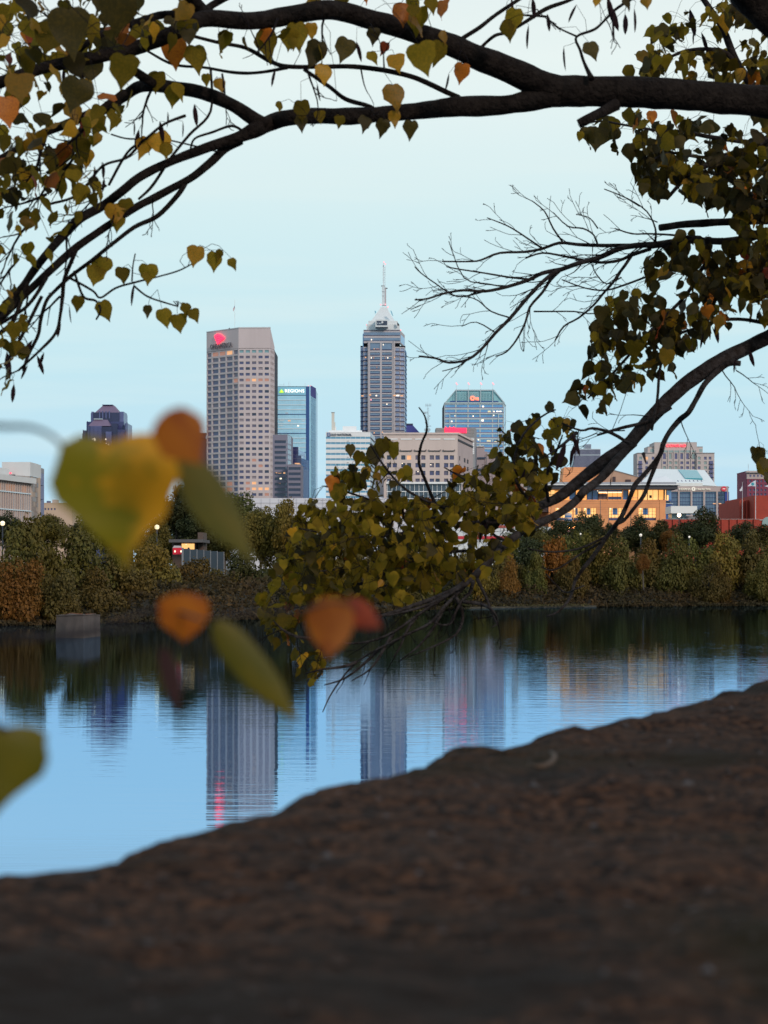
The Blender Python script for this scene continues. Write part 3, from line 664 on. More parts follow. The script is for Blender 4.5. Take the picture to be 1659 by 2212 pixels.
dm = dome(t, M_cop, qx(1172), qy(615), 26, 17, 1150); drum(t, M_st, qx(1172), qy(610), qy(760), 25, 1150); drum(t, M_st, qx(1172), qy(615), qy(630), 27, 1150, 'cornice')
for k in range(16):
    a_ = k*math.pi/8; R = 26/FV*1150; c = P(qx(1172), qy(615), 1150); H = 17/FV*1150
    tb = Tubes(); tb.add([(c.x+R*1.01*math.cos(p)*math.cos(a_), c.y+R*1.01*math.cos(p)*math.sin(a_), c.z+H*1.01*math.sin(p)) for p in [i*math.pi/16 for i in range(8)]], .14, 4); tb.build('rib', M_cd, dm)
drum(t, M_st, qx(1172), qy(365), qy(520), 7, 1150, 'lantern'); drum(t, M_w2, qx(1172), qy(362), qy(374), 9, 1150, 'cornice'); dome(t, M_cd, qx(1166), qy(362), 8, 11, 1150, 'lantern_dome', 18)
for x in (1140, 1156, 1176, 1192): Face(qx(1130), 1147.9, qx(1210), 1147.9).px('lantern_opening', M_glassd, t, qx(x), qx(x+7), qy(400), qy(470), -.3, .2)
slab(t, M_st, qx(1110), qx(1400), qy(880), 1120, 30, 'wall'); f = Face(qx(1100), 1119.5, qx(1410), 1119.5)
f.poly('pediment', M_st, t, [(qx(1130), qy(885)), (qx(1230), qy(735)), (qx(1390), qy(885))], -8, 0)
for k in range(6): f.px('window', M_glassd, t, qx(1140+40*k), qx(1152+40*k), qy(930), qy(1010), -.1, .1)
fp = thing('flagpole', 'flagpole with flag flying above the green domed lantern', 'flagpole', P(qx(1172), qy(362), 1150))
ffl = Face(qx(1100), 1149, qx(1200), 1149)
ffl.px('pole', M_white, fp, qx(1165), qx(1168), qy(80), qy(365), -.3, 0); flag(ffl, fp, qx(1164), qx(1105), qy(84), qy(120), qy(18)-qy(0))

# ---- gridded tower behind museum
qx, qy = q(1740, 1380, 380/1659)
t = thing('gridded_tower', 'dark blue tower with fine vertical white lines rising behind the museum', 'tower', P(1266, HY, 1300)-Vector((0,0,1)))
f = Face(qx(555), 1300, qx(935), 1300); zt = f.z(qx(700), qy(358))
f.box('wall', M_sd, t, 0, f.L, GZ, zt, -25, 0)
for k in range(25): f.box('fin', mat('pale_violet_fin', (.36,.40,.55), .6), t, f.L*k/24-.12, f.L*k/24+.12, GZ, zt-(.2), 0, .7)
for y_, h_ in ((354, 10), (438, 8)): f.px('band', M_line, t, qx(555), qx(935), qy(y_), qy(y_+h_), -.2, .8)
for k in range(14): f.px('ledge', M_sg2, t, qx(557), qx(933), qy(455+16*k), qy(457+16*k), -.1, .3)
f.px('penthouse', M_sd, t, qx(725), qx(812), qy(285), qy(352), -14, -3)
for k in range(7): f.px('fin', MATS['pale_violet_fin'], t, qx(725+13*k), qx(729+13*k), qy(285), qy(352), -3, -2.6)
for k in range(4): f.px('ledge', M_line, t, qx(725), qx(812), qy(292+15*k), qy(295+15*k), -3, -2.5)

# ---- tan stone museum
t = thing('museum', 'orange tan stone museum with a wide dark flat eave and warm lit windows', 'museum', P(1300, HY, 420)-Vector((0,0,1)))
M_tan = mat('orange_sandstone', (.80,.36,.16), .85, var=.16, vscale=.5, col2=(.68,.29,.13)); M_tan2 = mat('muted_sandstone', (.44,.28,.20), .85, var=.12, vscale=.5)
M_mr = mat('grey_metal_roof', (.26,.28,.31), .6); M_wood = mat('dark_brown_panel', (.06,.035,.04), .7, var=.3, vscale=.5)
M_in = mat('amber_interior', (.5,.28,.12), .7, emit=(1,.42,.11), es=1.15, var=.4, vscale=.6); M_in2 = mat('pale_amber_interior', (.6,.4,.2), .7, emit=(1,.53,.18), es=1.2, var=.3, vscale=.5); M_bg = mat('cobalt_glass', (.05,.16,.42), .12, spec=.9)
D = 420
f = Face(qx(180), D, 1448, D)
# upper volume (set back)
f.poly('upper_wall', M_tan, t, [(qx(440), qy(840)), (qx(470), qy(588)), (qx(1045), qy(588)), (qx(1045), qy(840))], -16, -8)
f.poly('upper_wall', M_tan2, t, [(qx(1045), qy(840)), (qx(1045), qy(592)), (qx(1130), qy(612)), (qx(1590), qy(738)), (qx(1590), qy(840))], -15, -8.6)
f.poly('coping', M_mr, t, [(qx(1130), qy(606)), (qx(1600), qy(734)), (qx(1600), qy(742)), (qx(1130), qy(616))], -15.2, -8.4)
for k in range(9):
    y_ = 612+26*k; f.px('stone_joint', mat('joint_brown', (.30,.17,.12), .9), t, qx(468), qx(1045), qy(y_), qy(y_+2), -8, -7.97)
for a_, b_ in ((1178,1218),(1362,1440)): f.px('louvre', M_wood, t, qx(a_), qx(b_), qy(724 if a_ < 1200 else 765), qy(824), -8.7, -8.4)
# flat roof and eave
f.px('roof', M_mr, t, 1145, 1458, qy(832), qy(866), -10, 2.0)
f.px('roof_edge', M_w2, t, 1140, 1466, qy(866), qy(878), -10, 3.2); f.px('eave', M_dark, t, 1146, 1460, qy(879), qy(934), -10, 2.6)
# window storey
ys0, ys1 = 936, 1078
f.px('interior_back', M_in, t, qx(120), 1441, qy(ys0), qy(ys1), -6, -5.5)
f.px('side_wall', M_wood, t, 1146, 1192, qy(936), qy(1250), -7, -.3)
f.px('window', M_in2, t, qx(180), qx(285), qy(942), qy(1050), -.3, 0); f.px('window_frame', M_wood, t, qx(228), qx(234), qy(942), qy(1050), 0, .15); f.px('window_frame', M_wood, t, qx(180), qx(285), qy(998), qy(1004), 0, .14)
px0 = [(500,585,'b'),(590,660,'i'),(665,745,'i'),(752,822,'b'),(828,906,'b'),(910,1038,'i'),(1048,1246,'i'),(1262,1330,'b'),(1336,1470,'i'),(1478,1606,'j'),(1612,1760,'j'),(1768,1838,'i'),(1848,1875,'j')]
for a_, b_, k_ in px0:
    f.px('window', {'b': M_bg, 'i': M_in, 'j': M_in2}[k_], t, qx(a_), qx(b_), qy(ys0+3), qy(ys1-3), -.9, -.7)
    f.px('window_frame', M_wood, t, qx(b_), qx(b_+7), qy(ys0), qy(ys1), -.9, -.3)
    n_ = max(1, int((b_-a_)/62))
    for k in range(1, n_): f.px('mullion', M_wood, t, qx(a_+(b_-a_)*k/n_), qx(a_+(b_-a_)*k/n_+3), qy(ys0), qy(ys1), -.7, -.5)
for a_, b_ in ((910,1038),(1048,1246)):
    f.px('lit_ceiling', M_litw, t, qx(a_), qx(b_), qy(964), qy(977), -.6, -.5); f.px('blind', M_bg, t, qx(a_), qx(b_), qy(938), qy(962), -.62, -.55)
f.px('blind', M_glassb, t, qx(1050), qx(1240), qy(1032), qy(1074), -.66, -.6); f.px('blind', mat('mauve_blind', (.22,.14,.14), .8), t, qx(912), qx(1036), qy(990), qy(1074), -.66, -.6)
for x in (560, 640, 700, 790, 860, 1350, 1440): f.px('rail', M_sg2, t, qx(x-40), qx(x+30), qy(1046), qy(1052), -.5, -.4)
for x, y_ in ((690,1000),(1040,985),(905,950),(1358,946),(1400,946)): disc(f, t, 'ceiling_lamp', M_litw, qx(x), qy(y_), 1.3, -.55, -.45, 10)
f.px('picture', M_wood, t, qx(1638), qx(1672), qy(1012), qy(1052), -.68, -.6)
# stone band, lower storey
Fz = lambda y_: f.z(1300, qy(y_))
lowu = [(300, 545), (560, 660), (700, 880), (1052, 1290), (1480, 1730)]
zl_ = [(Fz(1372), Fz(1194))]
wall_holes(f, (f.u(qx(200)), f.u(1436)), (GZ, Fz(1080)), [(f.u(qx(a_)), f.u(qx(b_))) for a_, b_ in lowu], zl_, .9, M_tan, t)
for a_, b_ in lowu:
    f.px('window', M_in2, t, qx(a_), qx(b_), qy(1194), qy(1372), -1.0, -.85)
    n_ = 5
    for k in range(n_): f.px('mullion', M_wood, t, qx(a_+(b_-a_)*k/n_), qx(a_+(b_-a_)*k/n_+3), qy(1194), qy(1372), -.85, -.6)
    for y_ in (1238, 1282, 1326): f.px('mullion', M_wood, t, qx(a_), qx(b_), qy(y_), qy(y_+2.5), -.84, -.62)
    f.px('blind', M_glassb, t, qx(a_), qx(b_), qy(1334), qy(1370), -.8, -.7)
    f.px('glass_panel', M_bg, t, qx(a_+.27*(b_-a_)), qx(a_+.56*(b_-a_)), qy(1196), qy(1290), -.82, -.72)
    disc(f, t, 'ceiling_lamp', M_litw, qx(a_+.15*(b_-a_)), qy(1203), 1.5, -.8, -.6, 10)
for y_ in (1100,1132,1184,1215,1250,1302,1335,1395): f.px('stone_joint', MATS['joint_brown'], t, qx(560), 1436, qy(y_), qy(y_+2), .0, .015) if y_ < 1190 else [f.px('stone_joint', MATS['joint_brown'], t, qx(a_), qx(b_), qy(y_), qy(y_+1.6), .0, .015) for a_, b_ in ((885,1048),(1295,1476))]
for x in (935, 1052, 1366): f.px('pilaster_joint', mat('grey_joint', (.2,.17,.17), .8), t, qx(x), qx(x+7), qy(1190 if x != 935 else 1085), qy(1440), .0, .05)
f.px('corner_pier', M_tan, t, 1425, 1438, qy(1080), qy(1450), -6, .12)
prism('core', mat('museum_body', (.30,.19,.13), .9), t, [(X(1150,D),D+7),(X(1436,D),D+7),(X(1436,D),D+30),(X(1150,D),D+30)], GZ, Zz(qy(935), D))
# blue glass corner
fg = Face(1438, D+.5, 1452, D+4)
q2x, q2y = q(2040, 1400, 460/1659)
fg.box('corner_glass', M_bg, t, 0, fg.L, Zz(q2y(830), D), Zz(q2y(700), D), -2, -.2); fg.box('corner_glass', M_bg, t, 0, fg.L, GZ, Zz(q2y(860), D), -2, 0)
fg.box('glass_ledge', M_line, t, 0, fg.L, Zz(q2y(862), D), Zz(q2y(855), D), -2, .2); fg.box('amber_room', M_in2, t, 0, fg.L*.5, Zz(q2y(822), D), Zz(q2y(760), D), -.2, -.1)
f.px('eave_soffit', M_wood, t, 1436, 1452, q2y(672), q2y(700), -5, -.4)

# ---- Conrad style hotel
qx, qy = q2x, q2y
t = thing('hotel', 'pale stone stepped hotel with red neon letters across its top block', 'hotel', P(1455, HY, 1250)-Vector((0,0,1)))
M_ch = mat('pale_rose_stone', (.50,.45,.44), .8, var=.12, vscale=.12); M_pg = mat('pale_green_glass', (.26,.36,.36), .25); M_wv = mat('violet_window_glass', (.10,.10,.22), .2, spec=.8)
D = 1250
fc = Face(qx(325), D, qx(824), D)
us = [(fc.u(qx(a_)), fc.u(qx(a_+33))) for a_ in (427,495,563,630,699,767)]
zr_ = [(fc.z(qx(500), qy(y_+h_)), fc.z(qx(500), qy(y_))) for y_, h_ in ((560,36),(510,36),(425,32),(368,32),(272,68))][::1]
r4 = random.Random(4)
facade(fc, t, (GZ, fc.z(qx(500), qy(147))), us, sorted(zr_), M_ch, lambda i, j: M_pg if r4.random() < .5 else M_wv, .5)
fc.px('green_band', M_pg, t, qx(427), qx(802), qy(238), qy(262), 0, .1)
for a_ in (415,480,548,616,684,752,812): fc.px('pier', M_ch, t, qx(a_), qx(a_+10), qy(236), qy(700), 0, .6)
core(t, [fc], GZ, fc.z(qx(500), qy(147)), 24, M_ch, .9)
sign(fc, t, 'CONRAD', mat('neon_red_letters', (.7,.03,.05), .4, emit=(1,.06,.09), es=1.8), qx(462), qx(696), qy(168), qy(199), .6)
for a_, b_, y_ in ((248,326,196),(823,893,196)):
    ff2 = Face(qx(a_), D+2, qx(b_), D+2); ff2.px('wing_wall', M_ch, t, qx(a_), qx(b_), qy(y_), qy(800), -18, 0); ff2.px('window', M_pg, t, qx(a_+30), qx(b_-4), qy(222), qy(258), 0, .1)
    ff2.px('coping', M_roofg, t, qx(a_), qx(b_), qy(y_-3), qy(y_+2), -18, .3)
for a_, b_ in ((124,326),(823,1030)):
    fw = Face(qx(a_), D-2, qx(b_), D-2)
    cols = [a_+22, a_+95, a_+170] if a_ < 500 else [a_+12, a_+85, a_+140]
    us = [(fw.u(qx(c_)), fw.u(qx(c_+32))) for c_ in cols]
    zz_ = [(fw.z(qx(a_+80), qy(y_+34)), fw.z(qx(a_+80), qy(y_))) for y_ in (313,368,425,480,535,590)][::-1]
    facade(fw, t, (GZ, fw.z(qx(a_+80), qy(270))), us, zz_, M_ch, lambda i, j: M_lit if (a_ < 500 and i == 1 and j == 5) else (M_pg if r4.random() < .4 else M_wv), .5)
    core(t, [fw], GZ, fw.z(qx(a_+80), qy(270)), 20, M_ch, .9)
    fw.px('coping', M_roofg, t, qx(a_-2), qx(b_+2), qy(266), qy(274), -1, .4)
    for k in range(6):
        xb = a_+10 if a_ < 500 else b_-62
        fw.px('balcony', M_sg, t, qx(xb), qx(xb+52), qy(395+52*k), qy(402+52*k), 0, 1.2); fw.px('balcony_door', M_wv, t, qx(xb+4), qx(xb+46), qy(360+52*k), qy(395+52*k), 0, .12)

# ---- white sloped roof arts building + glass office with lettering
t = thing('arts_building', 'white building with long sloping white roof and a square teal skylight', 'building', P(1470, HY, 760)-Vector((0,0,1)))
M_wr = mat('white_membrane_roof', (.74,.80,.80), .6, var=.05, vscale=.2); M_tq = mat('turquoise_skylight', (.08,.38,.46), .25, metal=.2, var=.1, vscale=.5)
D = 760
def quad3(name, m, parent, pts): # pts (vx,vy,d)
    v = [P(*p) for p in pts]; v2 = [p+Vector((0, .6, -.6)) for p in v]; n = len(v)
    return mesh(name, v+v2, [tuple(range(n)), tuple(range(2*n-1, n-1, -1))]+[(i, n+i, n+(i+1) % n, (i+1) % n) for i in range(n)], m, parent)
quad3('roof', M_wr, t, [(qx(560), qy(622), 760), (qx(1060), qy(658), 760), (qx(915), qy(470), 795), (qx(350), qy(455), 795)])
quad3('roof', M_wr, t, [(qx(170), qy(612), 762), (qx(572), qy(620), 760), (qx(350), qy(455), 795), (qx(295), qy(480), 797)])
quad3('skylight', M_tq, t, [(qx(690), qy(562), 770.5), (qx(893), qy(567), 770.5), (qx(825), qy(472), 793), (qx(605), qy(463), 793)])
slab(t, M_wr, qx(535), qx(893), qy(622), 758, 8); slab(t, M_wr, qx(893), qx(1055), qy(650), 765, 8); slab(t, M_w2, qx(80), qx(540), qy(612), 764, 20)
quad3('ramp_panel', M_w2, t, [(qx(190), qy(618), 757), (qx(580), qy(618), 757), (qx(455), qy(540), 764), (qx(260), qy(560), 764)])
f = Face(qx(560), 757.5, qx(900), 757.5)
for k in range(7): f.poly('roof_vent', M_wv, t, [(qx(590+46*k), qy(600)), (qx(600+46*k), qy(586)), (qx(612+46*k), qy(606))], 0, .3)
for k in range(4): f.px('roof_slit', M_roofg, t, qx(345+12*k), qx(351+12*k), qy(478), qy(500), -38, -37)

t = thing('glass_office', 'stone framed glass office with white lettering and a round red sign', 'building', P(1500, HY, 640)-Vector((0,0,1)))
D = 640; f = Face(qx(515), D, qx(1190), D); fs = Face(qx(1190), D, qx(1203), D+6)
M_os = mat('rose_grey_stone', (.46,.39,.38), .8, var=.1, vscale=.3); M_og = mat('grey_blue_office_glass', (.20,.30,.40), .15, metal=.3, var=.2, vscale=.3)
us = [(f.u(qx(a_)), f.u(qx(b_))) for a_, b_ in ((516,604),(622,752),(772,900),(922,1052),(1072,1182))]
zz_ = [(f.z(qx(800), qy(1000)), f.z(qx(800), qy(722)))]
facade(f, t, (GZ, f.z(qx(800), qy(668))), us, zz_, M_os, M_og, .8)
for i, (a_, b_) in enumerate(((516,604),(622,752),(772,900),(922,1052),(1072,1182))):
    for k in range(1, 7): f.px('mullion', M_glassd if i == 4 else M_sg2, t, qx(a_+(b_-a_)*k/7), qx(a_+(b_-a_)*k/7+2), qy(724), qy(998), -.75, -.55)
    for y_ in (742, 790, 838, 868, 912, 955): f.px('mullion', M_sg, t, qx(a_), qx(b_), qy(y_), qy(y_+4), -.74, -.5)
    if i == 4:
        for k in range(6):
            for j in range(5): f.px('window', M_glassd, t, qx(1078+17*k), qx(1086+17*k), qy(750+50*j), qy(776+50*j), -.55, -.45)
fs.box('side_wall', mat('ultramarine_side', (.04,.07,.30), .4), t, 0, fs.L, GZ, f.z(qx(800), qy(720)), -1, 0)
core(t, [f, fs], GZ, f.z(qx(800), qy(668)), 16, M_dim, 1.2, M_os)
M_wlet = mat('white_letters', (.75,.74,.66), .5, emit=(1,.95,.8), es=.25)
sign(f, t, 'INDIANA', M_wlet, qx(612), qx(748), qy(681), qy(704), .2)
sign(f, t, 'A State that Works', M_wlet, qx(815), qx(980), qy(683), qy(702), .2)
rem = disc(f, t, 'round_emblem', M_wlet, qx(784), qy(692), 4.4, .05, .2); f.poly('torch', M_os, rem, [(qx(a_), qy(b_)) for a_, b_ in ((777,682),(791,680),(788,694),(780,708),(779,696))], .2, .28)
disc(f, t, 'round_sign', mat('crimson_sign', (.40,.02,.05), .5, emit=(.8,.05,.08), es=.25), qx(1139), qy(690), 5.6, .1, .5); f.px('round_sign_mark', M_wlet, t, qx(1124), qx(1154), qy(686), qy(694), .5, .55)
for x in (1032, 1098): f.px('lit_room', M_lit, t, qx(x-16), qx(x+16), qy(858), qy(868), -.45, -.4)
t = thing('white_pavilion', 'plain white box pavilion in front of the glass office, near the bright lamp', 'building', P(1430, HY, 400)-Vector((0,0,1)))
D = 400; slab(t, mat('bright_white_wall', (.72,.76,.76), .6), qx(520), qx(828), qy(892), D, 8, yb=qy(977)); slab(t, M_pg, qx(530), qx(700), qy(977), D+2, 5); slab(t, M_roofg, qx(700), qx(1050), qy(1010), D+6, 5)
for x in (590, 636, 680): Face(qx(500), D+1.9, qx(700), D+1.9).px('opening', M_glassd, t, qx(x), qx(x+22), qy(1014), qy(1036), -.1, .1)

# ---- brick buildings at the right
M_bk = mat('red_brick', (.36,.05,.03), .85, var=.2, vscale=.6); M_bk2 = mat('maroon_brick', (.22,.05,.09), .85, var=.2, vscale=.3)
t = thing('brick_hall', 'plain red brick building with arched window at the right edge', 'building', P(1640, HY, 420)-Vector((0,0,1)))
D = 420
slab(t, M_bk, qx(1354), qx(1500), qy(822), D+6, 30); slab(t, M_bk, qx(1498), qx(1830), qy(768), D, 36)
f = Face(qx(1340), D-.2, qx(1800), D-.2)
for k in range(3): f.px('brick_pier', M_bk, t, qx(1380+36*k), qx(1400+36*k), qy(815), qy(1300), -6.2, -5.4)
arch = [(qx(1590), qy(1120))]+[(qx(1660-70*math.cos(a_*math.pi/8)), qy(1090-72*math.sin(a_*math.pi/8))) for a_ in range(9)]+[(qx(1730), qy(1120))]
f.poly('arched_window', M_pg, t, arch, -.3, .1)
f.px('stone_course', M_os, t, qx(1560), qx(1800), qy(1050), qy(1060), -.1, .05)
t = thing('brick_tower', 'maroon brick block with pale cornice and stone top floor behind the brick building', 'building', P(1640, HY, 700)-Vector((0,0,1)))
D = 700
f = Face(qx(1412), D, qx(1760), D); zt = f.z(qx(1500), qy(486))
us = [(f.u(qx(1440+44*k)), f.u(qx(1462+44*k))) for k in range(7)]
zz_ = [(f.z(qx(1500), qy(612+52*k)), f.z(qx(1500), qy(586+52*k))) for k in range(5)][::-1]
facade(f, t, (GZ, f.z(qx(1500), qy(574))), us, zz_, M_bk2, M_wv, .4)
f.px('top_storey', M_os, t, qx(1412), qx(1760), qy(500), qy(574), -.8, .1); f.px('cornice', M_ch, t, qx(1398), qx(1760), qy(480), qy(500), -1, 1.2)
for k in range(7): f.px('window', M_wv, t, qx(1444+44*k), qx(1462+44*k), qy(524), qy(548), .1, .2)
core(t, [f], GZ, zt, 20, M_bk2, .9)
f.px('roof_mast', M_line, t, qx(1444), qx(1448), qy(395), qy(482), -3, -2.6)
t = thing('brick_wall', 'low red brick wall running behind the dark round trees on the right', 'wall', P(1530, HY, 330)-Vector((0,0,1)))
D = 330; slab(t, M_bk, qx(440), qx(1560), qy(1048), D, .6); slab(t, M_os, qx(440), qx(1560), qy(1044), D-.1, .8, 'coping', qy(1048)); 
for k in range(12): slab(t, M_bk, qx(450+95*k), qx(462+95*k), qy(1046), D-.3, .4, 'pier')
M_pole = mat('white_pole', (.55,.58,.62), .5)
for (x, yt, fx, label, hue) in ((1357,608,1322,'white flag hanging limp on a slim pole left of the brick building', 0), (1511,590,1418,'white and blue flag flying on a tall pole before the brick building', 1), (1720,560,1620,'white flag on the pole at the far right edge, partly out of frame', 0)):
    fp = thing('flagpole', label, 'flagpole', P(qx(x), HY, 360)-Vector((0,0,1)))
    f = Face(qx(x-100), 360, qx(x+20), 360)
    f.px('pole', M_pole, fp, qx(x), qx(x+(3 if hue == 0 else 6)), qy(yt), qy(1200), -.06, .06)
    ws = (fx-x)
    fg_ = f.poly('flag', mat('white_flag_cloth', (.6,.64,.70), .8), fp, [(qx(x), qy(yt+(0 if hue else 48))), (qx(x+ws*.55), qy(yt+(30 if hue else 80))), (qx(fx), qy(yt+(70 if hue else 100))), (qx(x+ws*.5), qy(yt+(66 if hue else 112))), (qx(x), qy(yt+(72 if hue else 100)))], 0, .04)
    if hue: disc(f, fg_, 'emblem', mat('blue_green_emblem', (.03,.30,.38), .7), qx(1480), qy(634), 3.4, .04, .07)

# ---- left museum with glass front
qx, qy = q(0, 1450, 300/1659)
t = thing('stone_building', 'white and patchwork stone building with tall glazed front at left edge', 'building', P(40, HY, 380)-Vector((0,0,1)))
D = 380
M_ws = mat('off_white_wall', (.56,.58,.58), .8, var=.06, vscale=.4); M_sp = mat('patchwork_sandstone', (.30,.27,.25), .85)
slab(t, M_ws, qx(36), qx(545), qy(298), D, 12, yb=qy(545)); fs = Face(qx(545), D, qx(690), D+8)
fs.box('side_wall', M_ws, t, 0, fs.L, Zz(qy(548), D), Zz(qy(298), D), -2, 0); fs.box('stone_wall', M_sp, t, 0, fs.L*.97, GZ, Zz(qy(550), D), -2, -.1)
fs.box('ledge', M_line, t, 0, fs.L*.97, Zz(qy(552), D), Zz(qy(545), D), -1, .1)
rr = random.Random(2); sm = [mat('stone_patch_%s' % n_, c_, .85) for n_, c_ in (('blue', (.22,.25,.28)), ('tan', (.36,.29,.24)), ('grey', (.28,.28,.28)), ('brown', (.25,.21,.19)))]
z = Zz(qy(556), D); row = 0
while z > GZ+.3:
    u = (-.9 if row % 2 else 0)
    while u < fs.L*.96:
        u1 = min(u+1.9, fs.L*.96)
        if u1-max(u, 0) > .2: fs.box('stone', rr.choice(sm), t, max(u, 0)+.03, u1-.03, z-.93, z-.03, -.1, rr.uniform(.0, .08))
        u += 1.9
    z -= .96; row += 1
slab(t, mat('peach_wall', (.48,.36,.27), .8), qx(262), qx(568), qy(545), D+1, 10)
fg = Face(qx(0)-14, D-20, qx(545), D-.8)
zt1 = lambda u: fg.z(qx(0), qy(640))
L = fg.L; ztop = Zz(qy(690), D-.8)
fg.box('roof_slab', M_ws, t, -1, L+1.2, ztop, ztop+1.05, -8, .8); fg.box('roof_slab', M_ws, t, 2, L-6, ztop+1.05, ztop+2.6, -8, -2)
fg.box('glass_wall', mat('dusky_glazing', (.16,.15,.18), .15, spec=.8), t, 0, L, GZ, ztop, -1.2, -.2)
MP = [mat('bronze_lit_pane', (.30,.12,.05), .3, emit=(1,.38,.1), es=.12), mat('pale_blue_pane', (.28,.36,.44), .15, metal=.3), mat('brown_pane', (.12,.07,.06), .2, spec=.8), MATS['dusky_glazing']]
nm = 16
for k in range(nm+1): fg.box('mullion', mat('cream_mullion', (.50,.42,.38), .6), t, L*k/nm-.09, L*k/nm+.09, GZ, ztop, -.2, .18)
zr2 = [ztop-2.0, ztop-5.3, ztop-8.6]
for z in zr2[:2]: fg.box('rail', M_line, t, 0, L, z-.1, z+.1, -.2, .22)
for k in range(nm):
    for j in range(3):
        zt_ = [ztop-.6, zr2[0]-.2, zr2[1]-.2][j]; zb_ = [zr2[0]+.2, zr2[1]+.2, zr2[2]][j]
        c_ = rr.random(); m_ = MP[0] if (j == 0 and c_ < .5) else (MP[1] if c_ < .3 else (MP[2] if c_ < .45 else MP[3]))
        fg.box('window', m_, t, L*k/nm+.12, L*(k+1)/nm-.12, zb_, zt_, -.2, -.08)
Face(0, D-1, 60, D-1).px('roof_hatch', M_dark, t, qx(118), qx(262), qy(524), qy(545), -1, 0)
disc(Face(0, D-1, 60, D-1), t, 'red_lamp', M_red, qx(190), qy(498), 1.7, 0, .4, 12)
t = thing('steel_tower', 'slim dark steel and glass shaft attached right of white stone building', 'shaft', P(78, HY, 392)-Vector((0,0,1)))
D = 392; slab(t, M_sg2, qx(690), qx(732), qy(408), D, 4)
fsx = Face(qx(690), D-.05, qx(735), D-.05)
fsx.px('glass_strip', M_cw2, t, qx(694), qx(708), qy(505), qy(1240), -.1, .05); fsx.px('frame', M_sill, t, qx(712), qx(728), qy(500), qy(1260), -.1, .1)
for y_ in (720, 970): fsx.px('platform', M_sill, t, qx(684), qx(760), qy(y_-4), qy(y_+4), -1, .6)
fsx.px('cap', M_roofg, t, qx(690), qx(734), qy(404), qy(498), -3.9, .12)
t = thing('small_building', 'small peach building with three dark windows and rooftop unit at left', 'building', P(95, HY, 500)-Vector((0,0,1)))
D = 500; f = Face(qx(715), D, qx(1300), D)
us = [(f.u(qx(a_)), f.u(qx(a_+30))) for a_ in (738, 800, 855, 912, 970)]
facade(f, t, (GZ, f.z(qx(800), qy(1050))), us, [(f.z(qx(800), qy(1165)), f.z(qx(800), qy(1128)))], MATS['peach_wall'], M_wv, .3); core(t, [f], GZ, f.z(qx(800), qy(1050)), 15, MATS['peach_wall'], .8)
f.px('rooftop_unit', M_glassb, t, qx(803), qx(858), qy(992), qy(1034), -5, -3); f.px('rooftop_unit', M_os, t, qx(905), qx(1000), qy(968), qy(1050), -5, -3)

# ---- long white hall, glass pavilion, white building with red band
t = thing('long_white_hall', 'long low white panelled hall behind the riverside trees', 'building', P(690, HY, 430)-Vector((0,0,1)))
D = 430; M_wh = mat('cool_white_cladding', (.58,.60,.66), .6, var=.04, vscale=.2)
slab(t, M_wh, 540, 850, 1076, D, 30)
quad3('roof', M_wh, t, [(840, 1086, D), (990, 1112, D), (990, 1100, D+10), (780, 1068, D+10)])
slab(t, M_wh, 840, 1000, 1112, D+.5, 25); f = Face(540, D-.1, 1000, D-.1)
for y_ in (1086, 1096, 1104, 1114, 1122, 1130): f.px('panel_joint', mat('cladding_joint', (.36,.38,.44), .6), t, 540, 850, y_, y_+.6, -.1, .02)
for k in range(16): f.px('panel_joint', MATS['cladding_joint'], t, 545+19*k, 545.5+19*k, 1077, 1150, -.1, .015)
f.px('vent', M_dark, t, 795, 803, 1136, 1137.5, 0, .1)
qx, qy = q(1040, 1330, 460/1659)
t = thing('glass_pavilion', 'white framed glass pavilion with a shallow white roof behind the bough', 'building', P(920, HY, 520)-Vector((0,0,1)))
D = 520; f = Face(qx(790), D, qx(1700), D); M_dkg = mat('sea_grey_glass', (.05,.08,.11), .15, spec=.8)
f.px('glass_wall', M_dkg, t, qx(790), qx(1660), qy(885), qy(1150), -10, -.3)
f.px('roof', M_w2, t, qx(785), qx(1675), qy(862), qy(885), -12, .8); f.poly('roof', M_w2, t, [(qx(800), qy(850)), (qx(1000), qy(872)), (qx(1000), qy(884)), (qx(800), qy(866))], -6, .9)
for k in range(17): f.px('mullion', M_w2, t, qx(795+53*k), qx(800+53*k), qy(885), qy(1140), -.3, 0)
for y_ in (970, 1052, 1130): f.px('rail', M_w2, t, qx(790), qx(1660), qy(y_), qy(y_+9), -.3, .05)
t = thing('white_tram_hall', 'white building with a bold red stripe glimpsed through the bough', 'building', P(1060, HY, 330)-Vector((0,0,1)))
D = 330; slab(t, mat('cool_white_wall', (.60,.66,.70), .6), 975, 1190, 1138, D, 12); f = Face(975, D-.05, 1190, D-.05)
M_rb = mat('red_band_paint', (.50,.03,.05), .6)
f.px('red_band', M_rb, t, 985, 1150, 1158, 1164.5, -.02, .06); f.px('red_coping', mat('brick_red_coping', (.42,.10,.08), .7), t, 982, 1110, 1135, 1140, -1, .1)
for k in range(12): f.px('panel_joint', MATS['cladding_joint'], t, 985+16*k, 985.6+16*k, 1141, 1190, -.02, .03)
f.px('panel_joint', MATS['cladding_joint'], t, 985, 1190, 1169, 1169.8, -.02, .04)
qx, qy = q(1740, 1380, 380/1659)
t = thing('striped_kiosk', 'blue and cream striped round kiosk with an orange lit canopy among trees', 'kiosk', P(qx(478), HY, 300)-Vector((0,0,1)))
for k in range(5): drum(t, M_bg if k % 2 == 0 else M_os, qx(480), qy(1300+27*k), qy(1326+27*k), 8.5-.3*abs(k-3), 300, 'band')
